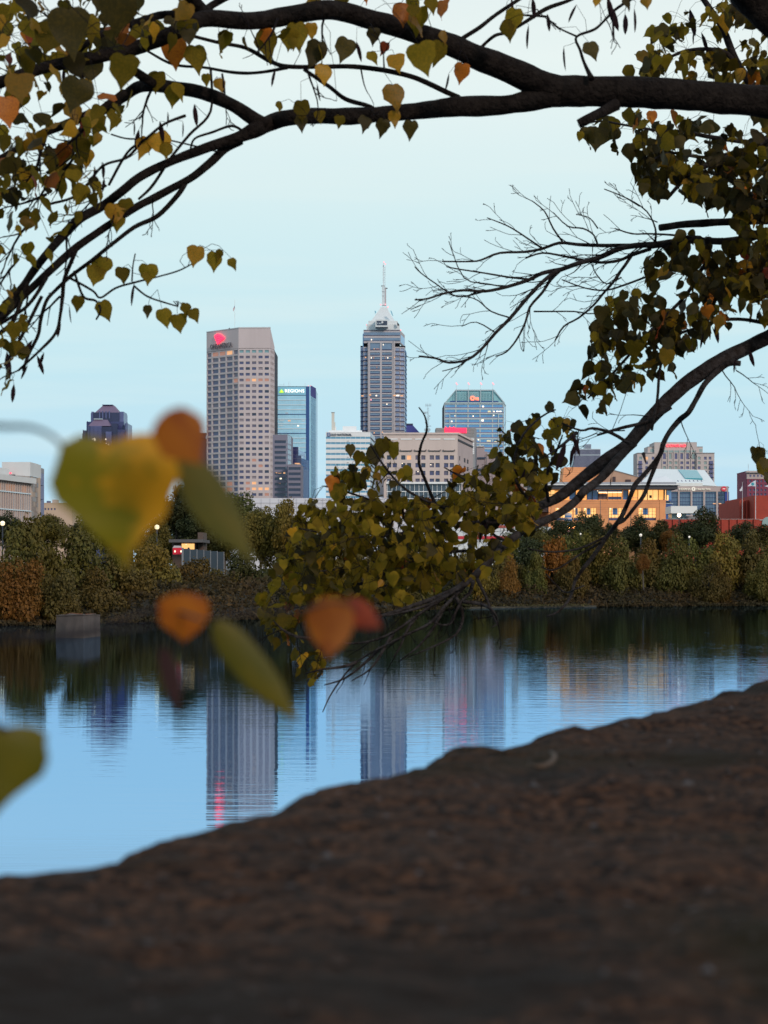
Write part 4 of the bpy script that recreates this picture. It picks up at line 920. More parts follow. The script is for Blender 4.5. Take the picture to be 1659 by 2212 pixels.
dome(t, M_os, qx(480), qy(1302), 8, 6, 300, 'roof_dome', 16, 5); drum(t, mat('bright_orange_canopy_light', (.6,.3,.1), .5, emit=(1,.40,.10), es=22), qx(485), qy(1462), qy(1482), 13, 300, 'lit_canopy'); drum(t, M_red, qx(485), qy(1482), qy(1492), 12, 300, 'canopy_edge'); drum(t, M_os, qx(485), qy(1492), qy(1620), 8, 300, 'base')

# ---- small riverside shelter with lit porch, red machine and fence
qx, qy = q(420, 1560, 580/1659)
t = thing('shelter', 'small shelter with an amber lit porch behind the left bank trees', 'shelter', P(qx(500), HY, 185)-Vector((0,0,1)))
D = 185; slab(t, mat('dim_shelter_wall', (.08,.055,.045), .8), qx(400), qx(620), qy(580), D+3, 3, 'back_wall'); slab(t, M_in2, qx(490), qx(608), qy(600), D+2.9, .1, 'lit_wall', qy(660)); slab(t, mat('dim_shelter_roof', (.08,.08,.085), .8), qx(370), qx(690), qy(560), D, 7, 'roof', qy(588)); slab(t, M_dark, qx(546), qx(562), qy(636), D+2.5, .2, 'doorway', qy(662)); slab(t, MATS['dim_shelter_wall'], qx(640), qx(690), qy(495), D+4, 4, 'wall')
disc(Face(qx(480), D+2.7, qx(620), D+2.7), t, 'porch_lamp', M_litw, qx(532), qy(606), 1.0, 0, .1, 10)
t = thing('vending_machine', 'red machine with two small white lights in front of the lit shelter', 'vending machine', P(qx(450), HY, 182)-Vector((0,0,1)))
D = 182; slab(t, mat('faint_glow_red_paint', (.45,.01,.03), .4, emit=(.8,.02,.06), es=.15), qx(408), qx(498), qy(638), D, 1.2, 'body', qy(700));  # slight emission put into the red body colour to brighten it
for x in (428, 485): disc(Face(qx(400), D-.05, qx(500), D-.05), t, 'light', M_litw, qx(x), qy(672), 1.5, 0, .05, 12, 1.6)
quad3('lid', M_os, t, [(qx(405), qy(640), D), (qx(500), qy(640), D), (qx(480), qy(620), D+1.5), (qx(420), qy(618), D+1.5)])
t = thing('panel_fence', 'blue grey panel fence beside the red machine', 'fence', P(qx(570), HY, 181)-Vector((0,0,1)))
for k in range(6): Face(qx(500), 181, qx(645), 183).box('fence_panel', mat('blue_grey_panel', (.03,.05,.07), .7), t, k*1.05, k*1.05+1.0, GZ-.5, Zz(qy(648+5*k), 182), -.05, .05)
for k in range(7): Face(qx(500), 181, qx(645), 183).box('fence_post', M_roofg, t, k*1.05-.06, k*1.05+.0, GZ-.5, Zz(qy(642+5*k), 182), -.08, .08)

# ---- street lamps
M_globe = mat('glowing_cream_globe', (.9,.8,.55), .4, emit=(1,.83,.50), es=1.25); M_globe2 = mat('faint_glow_white_globe', (.8,.78,.70), .4, emit=(1,.9,.75), es=.35)  # the paler globes carry a weak emission that brightens them
for (vx, vy, r, d, g, label) in ((5.5, 1130.5, 5.2, 200, M_globe, 'glowing cream globe street lamp at the left edge'), (339, 1138.5, 5.2, 175, M_globe, 'glowing cream globe street lamp beside the big green leaf'), (1384, 1156, 3.3, 260, M_globe2, 'pale globe street lamp below the orange museum'), (1254, 1153.5, 2.2, 262, M_globe2, 'tiny pale globe lamp behind the drooping branch'), (1489, 1160, 2.4, 262, M_globe2, 'tiny pale globe lamp below the dark round tree'), (1467, 1113, 4.2, 300, mat('bright_white_lamp', (.9,.8,.7), .4, emit=(1,.80,.55), es=6), 'bright white street light before the white pavilion')):
    t = thing('street_lamp', label, 'street lamp', P(vx, HY, d)-Vector((0,0,1)), 'lamps along the far riverside path')
    c = P(vx, vy, d); R = r/FV*d
    v = []; fc_ = []
    for i in range(9):
        ph = -math.pi/2+i*math.pi/8
        for k in range(14): v.append((c.x+R*math.cos(ph)*math.cos(k*math.pi/7), c.y+R*math.cos(ph)*math.sin(k*math.pi/7), c.z+R*math.sin(ph)))
    for i in range(8):
        for k in range(14): fc_.append((i*14+k, i*14+(k+1) % 14, (i+1)*14+(k+1) % 14, (i+1)*14+k))
    glb = mesh('globe', v, fc_, g, t, True)
    prism('post', M_dark, t, [(c.x+.07*math.cos(a_), d+.07*math.sin(a_)) for a_ in (0,1,2,3,4,5)], 2.3, c.z-R*.9)
    if r > 3: prism('band', M_dark, glb, [(c.x+R*1.04*math.cos(a_*math.pi/8), d+R*1.04*math.sin(a_*math.pi/8)) for a_ in range(16)], c.z-R*.07, c.z+R*.05)

# ================================================================ GROUND, WATER, CONCRETE BLOCK
bank = [(-3000, 60), (-400, 80), (-120, 112), (-40, 131), (-27, 137), (-14, 148), (-4, 165), (2, 184), (8, 197), (20, 204), (41, 211), (120, 224), (400, 260), (3200, 420)]
fine = []
for i in range(len(bank)-1):
    a_, b_ = bank[i], bank[i+1]; n_ = 1 if abs(b_[0]-a_[0]) > 250 else max(2, int((b_[0]-a_[0])/3))
    for k in range(n_):
        t_ = k/n_; fine.append((a_[0]*(1-t_)+b_[0]*t_, a_[1]*(1-t_)+b_[1]*t_+(1.2*mnoise.noise(Vector((a_[0]*(1-t_)+b_[0]*t_, 0, 0))*.17))))
fine.append(bank[-1])
prof = [(-8, -2.2), (-1.5, -.35), (0, .08), (1.5, .5), (5, 1.6), (12, 2.6), (30, 3.0), (200, 3.05), (9000, 3.1)]
v = []; f_ = []
for x, y_ in fine:
    for o_, z_ in prof: v.append((x*(1 if o_ < 1000 else 3.2), y_+o_, z_+(.25*mnoise.noise(Vector((x*.3, o_*.4, 1))) if 0 < o_ < 31 else 0)))
n_ = len(prof)
for i in range(len(fine)-1):
    for k in range(n_-1): f_.append((i*n_+k, (i+1)*n_+k, (i+1)*n_+k+1, i*n_+k+1))
M_gr = mat('dark_grassy_soil', (.022,.020,.011), .95, var=.5, vscale=.4)
g = mesh('ground', v, f_, M_gr, None); g['kind'] = 'structure'
bar = []
tb = [(2,188.5),(6,192),(10,195.5),(14,199),(20,201.5),(22,203.5),(20,206),(8,202),(0,192)]
g = prism('gravel_bar', mat('grey_green_gravel', (.055,.050,.034), .95, var=.5, vscale=2), None, tb, -.4, .16); g['kind'] = 'structure'

mw = bpy.data.materials.new('river_water'); mw.use_nodes = True; n = mw.node_tree; L = n.links; n.nodes.clear()
om = n.nodes.new('ShaderNodeOutputMaterial'); geo = n.nodes.new('ShaderNodeNewGeometry')
gl = n.nodes.new('ShaderNodeBsdfGlossy'); gl.inputs['Color'].default_value = (.43,.63,.88,1); gl.inputs['Roughness'].default_value = .025
df = n.nodes.new('ShaderNodeBsdfDiffuse'); df.inputs['Color'].default_value = (.060,.040,.013,1)
fr = n.nodes.new('ShaderNodeFresnel'); fr.inputs[0].default_value = 1.33
mrf = n.nodes.new('ShaderNodeMapRange'); mrf.inputs[1].default_value = 0; mrf.inputs[2].default_value = .45; mrf.inputs[3].default_value = .25; mrf.inputs[4].default_value = 1.0
L.new(fr.outputs[0], mrf.inputs[0])
mxs = n.nodes.new('ShaderNodeMixShader'); L.new(mrf.outputs[0], mxs.inputs[0]); L.new(df.outputs[0], mxs.inputs[1]); L.new(gl.outputs[0], mxs.inputs[2]); L.new(mxs.outputs[0], om.inputs[0])
def wave(sx, sy, rot, scale, det, dist, strength, prev=None, mask=None):
    m_ = n.nodes.new('ShaderNodeMapping'); m_.inputs['Scale'].default_value = (sx, sy, 1); m_.inputs['Rotation'].default_value = (0, 0, rot); L.new(geo.outputs['Position'], m_.inputs[0])
    t_ = n.nodes.new('ShaderNodeTexNoise'); t_.inputs['Scale'].default_value = scale; t_.inputs['Detail'].default_value = det; L.new(m_.outputs[0], t_.inputs[0])
    b_ = n.nodes.new('ShaderNodeBump'); b_.inputs['Distance'].default_value = dist; b_.inputs['Strength'].default_value = strength; L.new(t_.outputs[0], b_.inputs['Height'])
    if prev: L.new(prev.outputs[0], b_.inputs['Normal'])
    if mask: L.new(mask.outputs[0], b_.inputs['Strength'])
    return b_
# ruffled patches: calmer near the left, choppier towards the right and mid river
nm_ = n.nodes.new('ShaderNodeTexNoise'); nm_.inputs['Scale'].default_value = .035; nm_.inputs['Detail'].default_value = 2; L.new(geo.outputs['Position'], nm_.inputs[0])
mm_ = n.nodes.new('ShaderNodeMapRange'); mm_.inputs[1].default_value = .35; mm_.inputs[2].default_value = .65; mm_.inputs[3].default_value = .35; mm_.inputs[4].default_value = 1.0; L.new(nm_.outputs[0], mm_.inputs[0])
sxyz = n.nodes.new('ShaderNodeSeparateXYZ'); L.new(geo.outputs['Position'], sxyz.inputs[0])
mxx_ = n.nodes.new('ShaderNodeMapRange'); mxx_.inputs[1].default_value = -8; mxx_.inputs[2].default_value = 22; mxx_.inputs[3].default_value = .6; mxx_.inputs[4].default_value = 1.25; L.new(sxyz.outputs[0], mxx_.inputs[0])
mul_ = n.nodes.new('ShaderNodeMath'); mul_.operation = 'MULTIPLY'; L.new(mxx_.outputs[0], mul_.inputs[0]); L.new(mm_.outputs[0], mul_.inputs[1]); mm_ = mul_
myy_ = n.nodes.new('ShaderNodeMapRange'); myy_.inputs[1].default_value = 120; myy_.inputs[2].default_value = 205; myy_.inputs[3].default_value = 1; myy_.inputs[4].default_value = .3; L.new(sxyz.outputs[1], myy_.inputs[0])
mul2_ = n.nodes.new('ShaderNodeMath'); mul2_.operation = 'MULTIPLY'; L.new(myy_.outputs[0], mul2_.inputs[0]); L.new(mm_.outputs[0], mul2_.inputs[1]); mm_ = mul2_
w1 = wave(.30, 1.5, .05, 1.1, 3, .0078, 1, None, mm_)
w2 = wave(.8, 4.5, -.12, 1.3, 2, .0034, 1, w1, mm_)
for b_ in (gl, df, fr): L.new(w2.outputs[0], b_.inputs['Normal'])
g = mesh('water', [(-3000,-300,0),(3200,-300,0),(3200,460,0),(-3000,460,0)], [(0,1,2,3)], mw, None); g['kind'] = 'structure'

t = thing('concrete_block', 'weathered concrete pier block standing in the river near the left bank', 'concrete block', P(168, 1375, 114))
M_cb = mat('stained_concrete', (.080,.060,.050), .9, var=.45, vscale=1.3, streak=True, bump=.4, bscale=4)
d = 114
tv = [(122,1332,d),(180,1330,d-1.2),(216,1331,d+1.5),(160,1328.5,d+3.5)]; bv = [(119,1379,d-.2),(180.5,1381,d-1.8),(217.5,1378,d+1.6),(158,1376,d+3.8)]
tp = [P(*p) for p in tv]; bp = [P(*p) for p in bv]
for p in bp: p.z = -.6
mesh('block', tp+bp, [(0,1,2,3),(0,4,5,1),(1,5,6,2),(2,6,7,3),(3,7,4,0)], M_cb, t)
cpt = [p+Vector((0,0,.02)) for p in tp]; ctr = sum(cpt, Vector())/4
mesh('capping', [ctr+(p-ctr)*1.02 for p in cpt]+[ctr+(p-ctr)*1.02+Vector((0,0,.07)) for p in cpt], [(4,5,6,7),(0,1,5,4),(1,2,6,5),(2,3,7,6),(3,0,4,7)], M_cb, t)
tb = Tubes(); tb.add([tp[0]+Vector((.3,.2,.07)), tp[0]*.5+tp[1]*.5+Vector((0,.4,.16)), tp[1]+Vector((-.1,.4,.08))], .025, 5); tb.add([tp[1]+Vector((.1,.3,.08)), tp[2]+Vector((-.3,.3,.14))], .02, 5); tb.build('rusty_bar', mat('rust', (.16,.07,.04), .9), t)

def rock(name, c, r, m, label=None, cat=None, seed=0, sq=(1, .7, .45), parent=None):
    v = []; f_ = []; N, K = 7, 9
    for i in range(N+1):
        ph = -math.pi/2+i*math.pi/N
        for k in range(K):
            p = Vector((math.cos(ph)*math.cos(k*2*math.pi/K), math.cos(ph)*math.sin(k*2*math.pi/K), math.sin(ph)))
            s_ = 1+.35*mnoise.noise(p*1.4+Vector((seed, 0, 0))); v.append((c[0]+p.x*r*sq[0]*s_, c[1]+p.y*r*sq[1]*s_, c[2]+p.z*r*sq[2]*s_))
    for i in range(N):
        for k in range(K): f_.append((i*K+k, i*K+(k+1) % K, (i+1)*K+(k+1) % K, (i+1)*K+k))
    o = mesh(name, v, f_, m, parent, loc=c)
    if label: tag(o, label, cat)
    return o
rock('rock', tuple(P(398, 1354, 133)), .55, mat('pale_river_stone', (.20,.17,.15), .9, var=.4, vscale=2), 'pale flat rock at the water line right of the concrete block', 'rock', 3)
tb = Tubes()
for k, (a_, b_, c_) in enumerate((((1196,1310),(1215,1303),(1232,1309)), ((1150,1309),(1162,1305),(1175,1309)))):
    pts = [P(*a_, 204), P(*b_, 204), P(*c_, 204.5)]; tb = Tubes(); tb.add(pts, [.09,.12,.05], 6); o = tb.build('driftwood', mat('reddish_driftwood', (.14,.07,.05), .9), None, loc=pts[1]); tag(o, ('longer reddish driftwood log' if k == 0 else 'short dull driftwood log')+' at the right bank water line', 'driftwood')
# ================================================================ RIVERSIDE TREES
def leafmat(name, col, col2, trans=.35, rough=.6, objcol=False, nscale=1.5, island=True, spec=.3, coord='Object', vr=(.45, 1.45)):
    m = bpy.data.materials.new(name); m.use_nodes = True; n = m.node_tree; L = n.links; n.nodes.clear()
    o = n.nodes.new('ShaderNodeOutputMaterial'); p = n.nodes.new('ShaderNodeBsdfPrincipled'); tr = n.nodes.new('ShaderNodeBsdfTranslucent'); mx = n.nodes.new('ShaderNodeMixShader')
    p.inputs['Roughness'].default_value = rough; p.inputs['Specular IOR Level'].default_value = spec
    mx.inputs[0].default_value = trans; L.new(p.outputs[0], mx.inputs[1]); L.new(tr.outputs[0], mx.inputs[2]); L.new(mx.outputs[0], o.inputs[0])
    tcn = n.nodes.new('ShaderNodeTexCoord'); nz = n.nodes.new('ShaderNodeTexNoise'); nz.inputs['Scale'].default_value = nscale; nz.inputs['Detail'].default_value = 3
    oi = n.nodes.new('ShaderNodeObjectInfo'); g = n.nodes.new('ShaderNodeNewGeometry')
    ad = n.nodes.new('ShaderNodeVectorMath'); ad.operation = 'ADD'
    L.new(tcn.outputs['Object'], ad.inputs[0]); cb = n.nodes.new('ShaderNodeCombineXYZ'); ml = n.nodes.new('ShaderNodeMath'); ml.operation = 'MULTIPLY'; ml.inputs[1].default_value = 37
    L.new(oi.outputs['Random'], ml.inputs[0]); L.new(ml.outputs[0], cb.inputs[0]); L.new(cb.outputs[0], ad.inputs[1]); L.new(ad.outputs[0], nz.inputs[0])
    mr = n.nodes.new('ShaderNodeMapRange'); mr.inputs[1].default_value = .42; mr.inputs[2].default_value = .66; L.new(nz.outputs[0], mr.inputs[0])
    m1 = n.nodes.new('ShaderNodeMix'); m1.data_type = 'RGBA'; m1.inputs[6].default_value = (*col, 1); m1.inputs[7].default_value = (*col2, 1); L.new(mr.outputs[0], m1.inputs[0])
    # brightness varies from leaf to leaf
    sm_ = n.nodes.new('ShaderNodeMath'); sm_.operation = 'ADD'; L.new(oi.outputs['Random'], sm_.inputs[0]); L.new(g.outputs['Random Per Island'], sm_.inputs[1])
    fr_ = n.nodes.new('ShaderNodeMath'); fr_.operation = 'FRACT'; L.new(sm_.outputs[0], fr_.inputs[0])
    r2_ = n.nodes.new('ShaderNodeMapRange'); r2_.inputs[3].default_value = vr[0]; r2_.inputs[4].default_value = vr[1]; L.new(fr_.outputs[0], r2_.inputs[0])
    vm = n.nodes.new('ShaderNodeVectorMath'); vm.operation = 'SCALE'; L.new(m1.outputs[2], vm.inputs[0]); L.new(r2_.outputs[0], vm.inputs['Scale'])
    src = vm.outputs[0]
    if objcol:
        vm2 = n.nodes.new('ShaderNodeVectorMath'); vm2.operation = 'MULTIPLY'; L.new(src, vm2.inputs[0]); L.new(oi.outputs['Color'], vm2.inputs[1]); src = vm2.outputs[0]
    L.new(src, p.inputs['Base Color']); L.new(src, tr.inputs['Color'])
    return m
M_crown = leafmat('bank_foliage', (.9,.9,.9), (1.0,.72,.35), .3, .7, True, .35, vr=(.72, 1.22))
M_tr = mat('bank_trunk_bark', (.06,.05,.04), .9)

def crown_mesh(seed, n, leaf):
    """unit crown (radius 1, from z=-1 to 1) of leaf clumps"""
    r = np.random.RandomState(seed)
    lobes = []
    for i in range(26):
        d_ = r.normal(size=3); d_ /= np.linalg.norm(d_); rr_ = r.uniform(.35, .82)
        lobes.append((d_*rr_*np.array([1, 1, .95]), r.uniform(.16, .36)))
    lobes.append((np.zeros(3), .6))
    wts = np.array([l[1]**2 for l in lobes]); wts /= wts.sum()
    ids = r.choice(len(lobes), n, p=wts)
    c = np.array([lobes[i][0] for i in ids]); R = np.array([lobes[i][1] for i in ids])
    d_ = r.normal(size=(n, 3)); d_ /= np.linalg.norm(d_, axis=1)[:, None]
    rad = R*(r.uniform(.2, 1, n)**.35)*(1+.25*(r.uniform(size=n)**4))
    p = c+d_*rad[:, None]
    # facing: mostly outward and up
    nrm = d_+r.normal(size=(n, 3))*.55+np.array([0, 0, .35]); nrm /= np.linalg.norm(nrm, axis=1)[:, None]
    a = np.cross(nrm, r.normal(size=(n, 3))); a /= np.linalg.norm(a, axis=1)[:, None]; b = np.cross(nrm, a)
    s = (leaf*r.uniform(.6, 1.4, n))[:, None]
    v = np.stack([p-a*s, p-b*s*.6, p+a*s, p+b*s*.6], 1).reshape(-1, 3)
    me = bpy.data.meshes.new('crown')
    me.vertices.add(len(v)); me.vertices.foreach_set('co', v.ravel())
    me.loops.add(4*n); me.loops.foreach_set('vertex_index', np.arange(4*n)); me.polygons.add(n); me.polygons.foreach_set('loop_start', np.arange(n)*4); me.polygons.foreach_set('loop_total', np.full(n, 4))
    me.update(); me.materials.append(M_crown)
    return me
crowns = [crown_mesh(11+k, 9500, .042) for k in range(6)]
OL, DG, BR, OR, GR, YL = (.092,.086,.016), (.038,.050,.016), (.098,.076,.016), (.175,.085,.013), (.100,.115,.028), (.160,.125,.020)
def bank_tree(cx, ty, by, hw, d, col, label, kind='tree', base=1.0, n=0):
    """cx: centre, ty: crown top, by: crown bottom, hw: half width in the frame grid"""
    x = X(cx, d); z1 = Zz(ty, d); z0 = Zz(by, d); R = hw/FV*d
    t = thing('riverside_tree', label, kind, (x, d, min(base, z0)), 'trees along the far river bank')
    rg = random.Random(int(cx*7+ty*3))
    if cx > 1000 and by > 1300: ty -= 10; hw *= 1.08; z1 = Zz(ty, d)
    if by > 1300: z0 -= 1.3
    c = link('crown', crowns[rg.randrange(6)], t, (x, d, (z0+z1)/2), rg.uniform(0, 6.3), (R*1.28, R*rg.uniform(1.0, 1.3), (z1-z0)/2*1.08))
    k = rg.uniform(.85, 1.15); c.color = (col[0]*k, col[1]*k, col[2]*k, 1)
    tb = Tubes(); b0 = Vector((x, d, min(base, z0)-.3)); top = Vector((x+rg.uniform(-.3, .3), d, z0+(z1-z0)*.75))
    mid = b0.lerp(top, .5)+Vector((rg.uniform(-.2, .2), 0, 0)); tb.add(*smooth_line([b0, mid, top], [R*.07+.05, R*.05+.03, .03]), sides=6)
    for _ in range(5):
        a_ = b0.lerp(top, rg.uniform(.3, .8)); e_ = a_+Vector((rg.uniform(-1, 1)*R*.6, rg.uniform(-1, 1)*R*.6, (z1-z0)*rg.uniform(.1, .25))); tb.add([a_, a_.lerp(e_, .5)+Vector((0, 0, -.1)), e_], [R*.025+.02, .03, .015], sides=4)
    tb.build('trunk', M_tr, t)
    return t
T = bank_tree
# left bank, front row
T(-40, 1130, 1345, 75, 142, BR, 'brown olive tree cut off at the left edge above the river bank')
T(35, 1200, 1355, 62, 139, OR, 'low rust orange shrub tree on the bank left of the concrete block')
T(70, 1112, 1340, 78, 146, OL, 'tall olive tree below the white stone building at left')
T(130, 1225, 1350, 62, 141, BR, 'brownish bank tree directly behind the concrete block')
T(165, 1135, 1335, 70, 149, OL, 'olive tree partly hidden by the big heart shaped green leaf')
T(215, 1235, 1345, 58, 146, BR, 'brown orange low tree right of the concrete block')
T(250, 1160, 1335, 66, 152, BR, 'brown tree below the tip of the big green leaf')
T(300, 1228, 1345, 60, 151, BR, 'brown bank tree above the blurred orange leaf stem')
T(330, 1168, 1335, 62, 158, YL, 'yellow olive tree under the glowing globe lamp')
T(375, 1222, 1335, 58, 160, OL, 'olive tree behind the small blurred orange leaf')
T(430, 1205, 1335, 62, 164, BR, 'brown tree under the red machine')
T(480, 1225, 1330, 58, 167, OL, 'dull olive tree left of the drooping bough tip')
T(540, 1190, 1330, 66, 172, DG, 'dark green tree above the drooping bough tip')
T(600, 1195, 1328, 62, 176, OL, 'olive tree behind the left end of the leafy bough')
T(380, 1045, 1170, 50, 215, DG, 'dark green tree rising between the big leaf and the concrete tower')
T(425, 1090, 1180, 42, 212, DG, 'dark small tree above the lit shelter')
T(15, 1098, 1180, 40, 225, DG, 'dark tree top in front of the glazed stone building')
T(95, 1110, 1190, 50, 220, OL, 'olive tree top beside the small peach building')
T(520, 1060, 1200, 52, 260, GR, 'grey green tree in front of the foot of the concrete tower')
T(560, 1085, 1210, 46, 235, OL, 'olive tree at the foot of the grey stepped office')
T(575, 1082, 1230, 42, 192, YL, 'golden olive tree left of the twin golden tree', n=1)
T(625, 1075, 1240, 48, 190, YL, 'tall golden olive tree with gaps in front of the long white hall')
T(480, 1120, 1215, 48, 205, OL, 'olive tree hidden behind the narrow blurred leaf')
T(660, 1120, 1250, 46, 188, BR, 'brown olive tree where the bough begins')
T(290, 1120, 1310, 52, 171, OL, 'olive tree between the glowing globe lamp and the big green leaf tip')
T(205, 1105, 1200, 60, 230, DG, 'dark tree crown hidden behind the middle of the big green leaf')
T(330, 1110, 1200, 45, 222, DG, 'dark tree crown above the glowing globe lamp')
T(405, 1085, 1235, 55, 240, DG, 'dark tree directly behind the lit shelter')
T(465, 1115, 1235, 46, 238, OL, 'olive tree behind the right end of the panel fence')
T(345, 1130, 1235, 40, 190, OL, 'olive tree left of the red machine')
# behind the bough
for i, (cx, ty, hw, c_, lb) in enumerate(((700,1165,60,OL,'olive tree behind the left part of the leafy bough'),(765,1140,58,BR,'brown tree under the white hall seen through the bough'),(830,1150,60,DG,'dark green tree behind the middle of the bough'),(890,1155,58,OL,'olive tree behind the thick of the bough'),(950,1165,58,BR,'brown tree left of the red striped building'),(1010,1180,52,YL,'yellowish tree below the red striped building'))):
    T(cx, ty, 1322, hw, 180+i*4, c_, lb)
T(735, 1230, 1330, 55, 174, DG, 'dark shrub tree low behind the blurred orange leaf'); T(860, 1225, 1325, 60, 184, OL, 'low olive tree above the bough twigs'); T(970, 1225, 1320, 60, 194, DG, 'low dark tree above the branch tips')
# right bank front row
T(1035, 1215, 1316, 40, 202, YL, 'gold brown tree beside the drooping branch fork')
T(1082, 1190, 1312, 50, 208, BR, 'brown tree right of the branch fork')
T(1095, 1215, 1305, 26, 203.5, OR, 'bright orange small tree on the gravel bank')
T(1145, 1165, 1308, 48, 212, DG, 'dark green tree right of the bright orange small tree')
T(1150, 1200, 1308, 34, 207, GR, 'grey green small tree behind the thin forked twig')
T(1200, 1170, 1308, 44, 211, OR, 'tree with orange leaves crossed by the long hanging branch')
T(1235, 1205, 1308, 36, 208, BR, 'brown tree at the lower end of the long hanging branch')
T(1240, 1152, 1306, 46, 214, GR, 'light grey green tree below the museum corner')
T(1300, 1162, 1306, 50, 213, OL, 'olive tree below the lit museum windows')
T(1345, 1180, 1306, 44, 211, OL, 'olive tree under the pale globe lamp')
T(1400, 1168, 1306, 50, 214, BR, 'brown green tree with one orange clump')
T(1390, 1195, 1240, 16, 209, OR, 'small orange red crown among olive trees on right bank', base=2)
T(1450, 1175, 1306, 48, 213, OL, 'olive tree below the bright street light')
T(1500, 1158, 1305, 54, 216, GR, 'large light green tree below the round dark tree')
T(1560, 1160, 1305, 52, 216, YL, 'yellow green tree below the low brick wall')
T(1535, 1222, 1306, 38, 210, BR, 'low orange brown tree at the water on right')
T(1615, 1168, 1305, 54, 217, BR, 'brown tree below the red brick building')
T(1672, 1160, 1305, 56, 219, YL, 'yellow brown tree cut off at the right edge')
T(1650, 1215, 1306, 40, 212, OL, 'low olive tree in the right corner of the bank')
# second row right
T(1262, 1096, 1190, 40, 280, DG, 'dark bushy tree standing before the tan museum')
T(1312, 1124, 1185, 30, 285, DG, 'small dark round tree below the museum wall')
T(1370, 1118, 1200, 48, 290, DG, 'broad dark tree under the museum corner windows')
T(1425, 1120, 1200, 36, 292, DG, 'dark green tree left of the bright street light')
T(1445, 1140, 1190, 22, 288, OR, 'rusty orange shrub below the bright street light')
T(1508, 1103, 1205, 55, 295, DG, 'largest dark round tree in front of the glass office')
T(1620, 1118, 1200, 52, 298, DG, 'dark round tree before the red brick building')
T(1210, 1120, 1200, 40, 275, DG, 'dark tree beside the striped kiosk')
T(1165, 1135, 1200, 40, 270, OL, 'olive tree top left of the striped kiosk')
T(1110, 1150, 1220, 40, 262, GR, 'pale green tree behind the lower thick branch')

# undergrowth along the banks
def scatter_quads(name, pts, size, m, seed, up=.5):
    r = np.random.RandomState(seed); n = len(pts); p = np.array(pts)
    nrm = r.normal(size=(n, 3)); nrm[:, 1] -= .6; nrm /= np.linalg.norm(nrm, axis=1)[:, None]
    a = np.cross(nrm, r.normal(size=(n, 3))); a /= np.linalg.norm(a, axis=1)[:, None]; b = np.cross(nrm, a)
    s = (size*r.uniform(.5, 1.5, n))[:, None]
    v = np.stack([p-a*s, p-b*s*.6, p+a*s, p+b*s*.6], 1).reshape(-1, 3)
    f_ = np.arange(4*n).reshape(-1, 4)
    return mesh(name, v.tolist(), f_.tolist(), m, None)
pts = []; r5 = np.random.RandomState(8)
xs = [p[0] for p in fine]; ys = [p[1] for p in fine]
for _ in range(52000):
    x = r5.uniform(-45, 60); y_ = np.interp(x, xs, ys); o_ = r5.uniform(0, 1)**1.5*15-1.6
    hgt = (.5+1.3*abs(mnoise.noise(Vector((x*.35, o_*.5, 2)))))*min(1, max(.3, .5+o_*.35))
    pts.append((x, y_+o_+.2, max(.05, np.interp(o_, [-1.6, 0, 1.5, 5, 12], [.03, .08, .5, 1.6, 2.6]))+r5.uniform(0, 1)*abs(hgt)))
M_ug = leafmat('undergrowth_leaves', (.034,.027,.009), (.060,.036,.012), .25, .8, False, .25)
g = scatter_quads('undergrowth', pts, .16, M_ug, 3); g['kind'] = 'stuff'; g['label'] = 'dark scrub covering the far river bank under the trees'
pts = [(r5.uniform(3, 21), 0, 0) for _ in range(2400)]; pts = [(x, np.interp(x, [2, 10, 30], [190, 197.5, 205.5])+r5.uniform(-1, 3), .18+r5.uniform(0, .12)) for x, _, _ in pts]
g = scatter_quads('bank_grass', pts, .1, leafmat('bank_grass_blades', (.075,.065,.022), (.05,.04,.018), .2, .8), 4); g['kind'] = 'stuff'

# ================================================================ NEAR REDBUD TREES
M_bark = mat('redbud_bark', (.006,.0042,.0038), .9, var=.5, vscale=30, col2=(.018,.014,.012), bump=.9, bscale=70, spec=.1)
M_bark2 = mat('lichen_bark', (.012,.0085,.007), .9, var=.7, vscale=22, col2=(.045,.041,.042), bump=.9, bscale=60, spec=.1)
M_twig = mat('dark_twig', (.008,.006,.007), .9, spec=.1)
M_twig2 = mat('greyish_twig', (.045,.038,.038), .8)
M_pod = mat('purple_brown_pod', (.014,.006,.008), .8, spec=.1)
LM = [leafmat('olive_leaf', (.135,.098,.008), (.205,.13,.009), .5, .7, nscale=14, spec=.12),
      leafmat('dark_green_leaf', (.040,.031,.006), (.066,.045,.007), .42, .6, nscale=14, spec=.2),
      leafmat('golden_leaf', (.40,.19,.012), (.24,.15,.012), .5, .5, nscale=16),
      leafmat('orange_leaf', (.46,.14,.012), (.30,.08,.012), .5, .5, nscale=18),
      leafmat('red_brown_leaf', (.30,.045,.015), (.18,.05,.015), .5, .5, nscale=18)]
half = [(0.0,0.0),(.13,.055),(.28,.06),(.41,-.01),(.50,-.14),(.52,-.32),(.46,-.50),(.34,-.67),(.20,-.83),(.07,-1.0),(0,-1.16)]
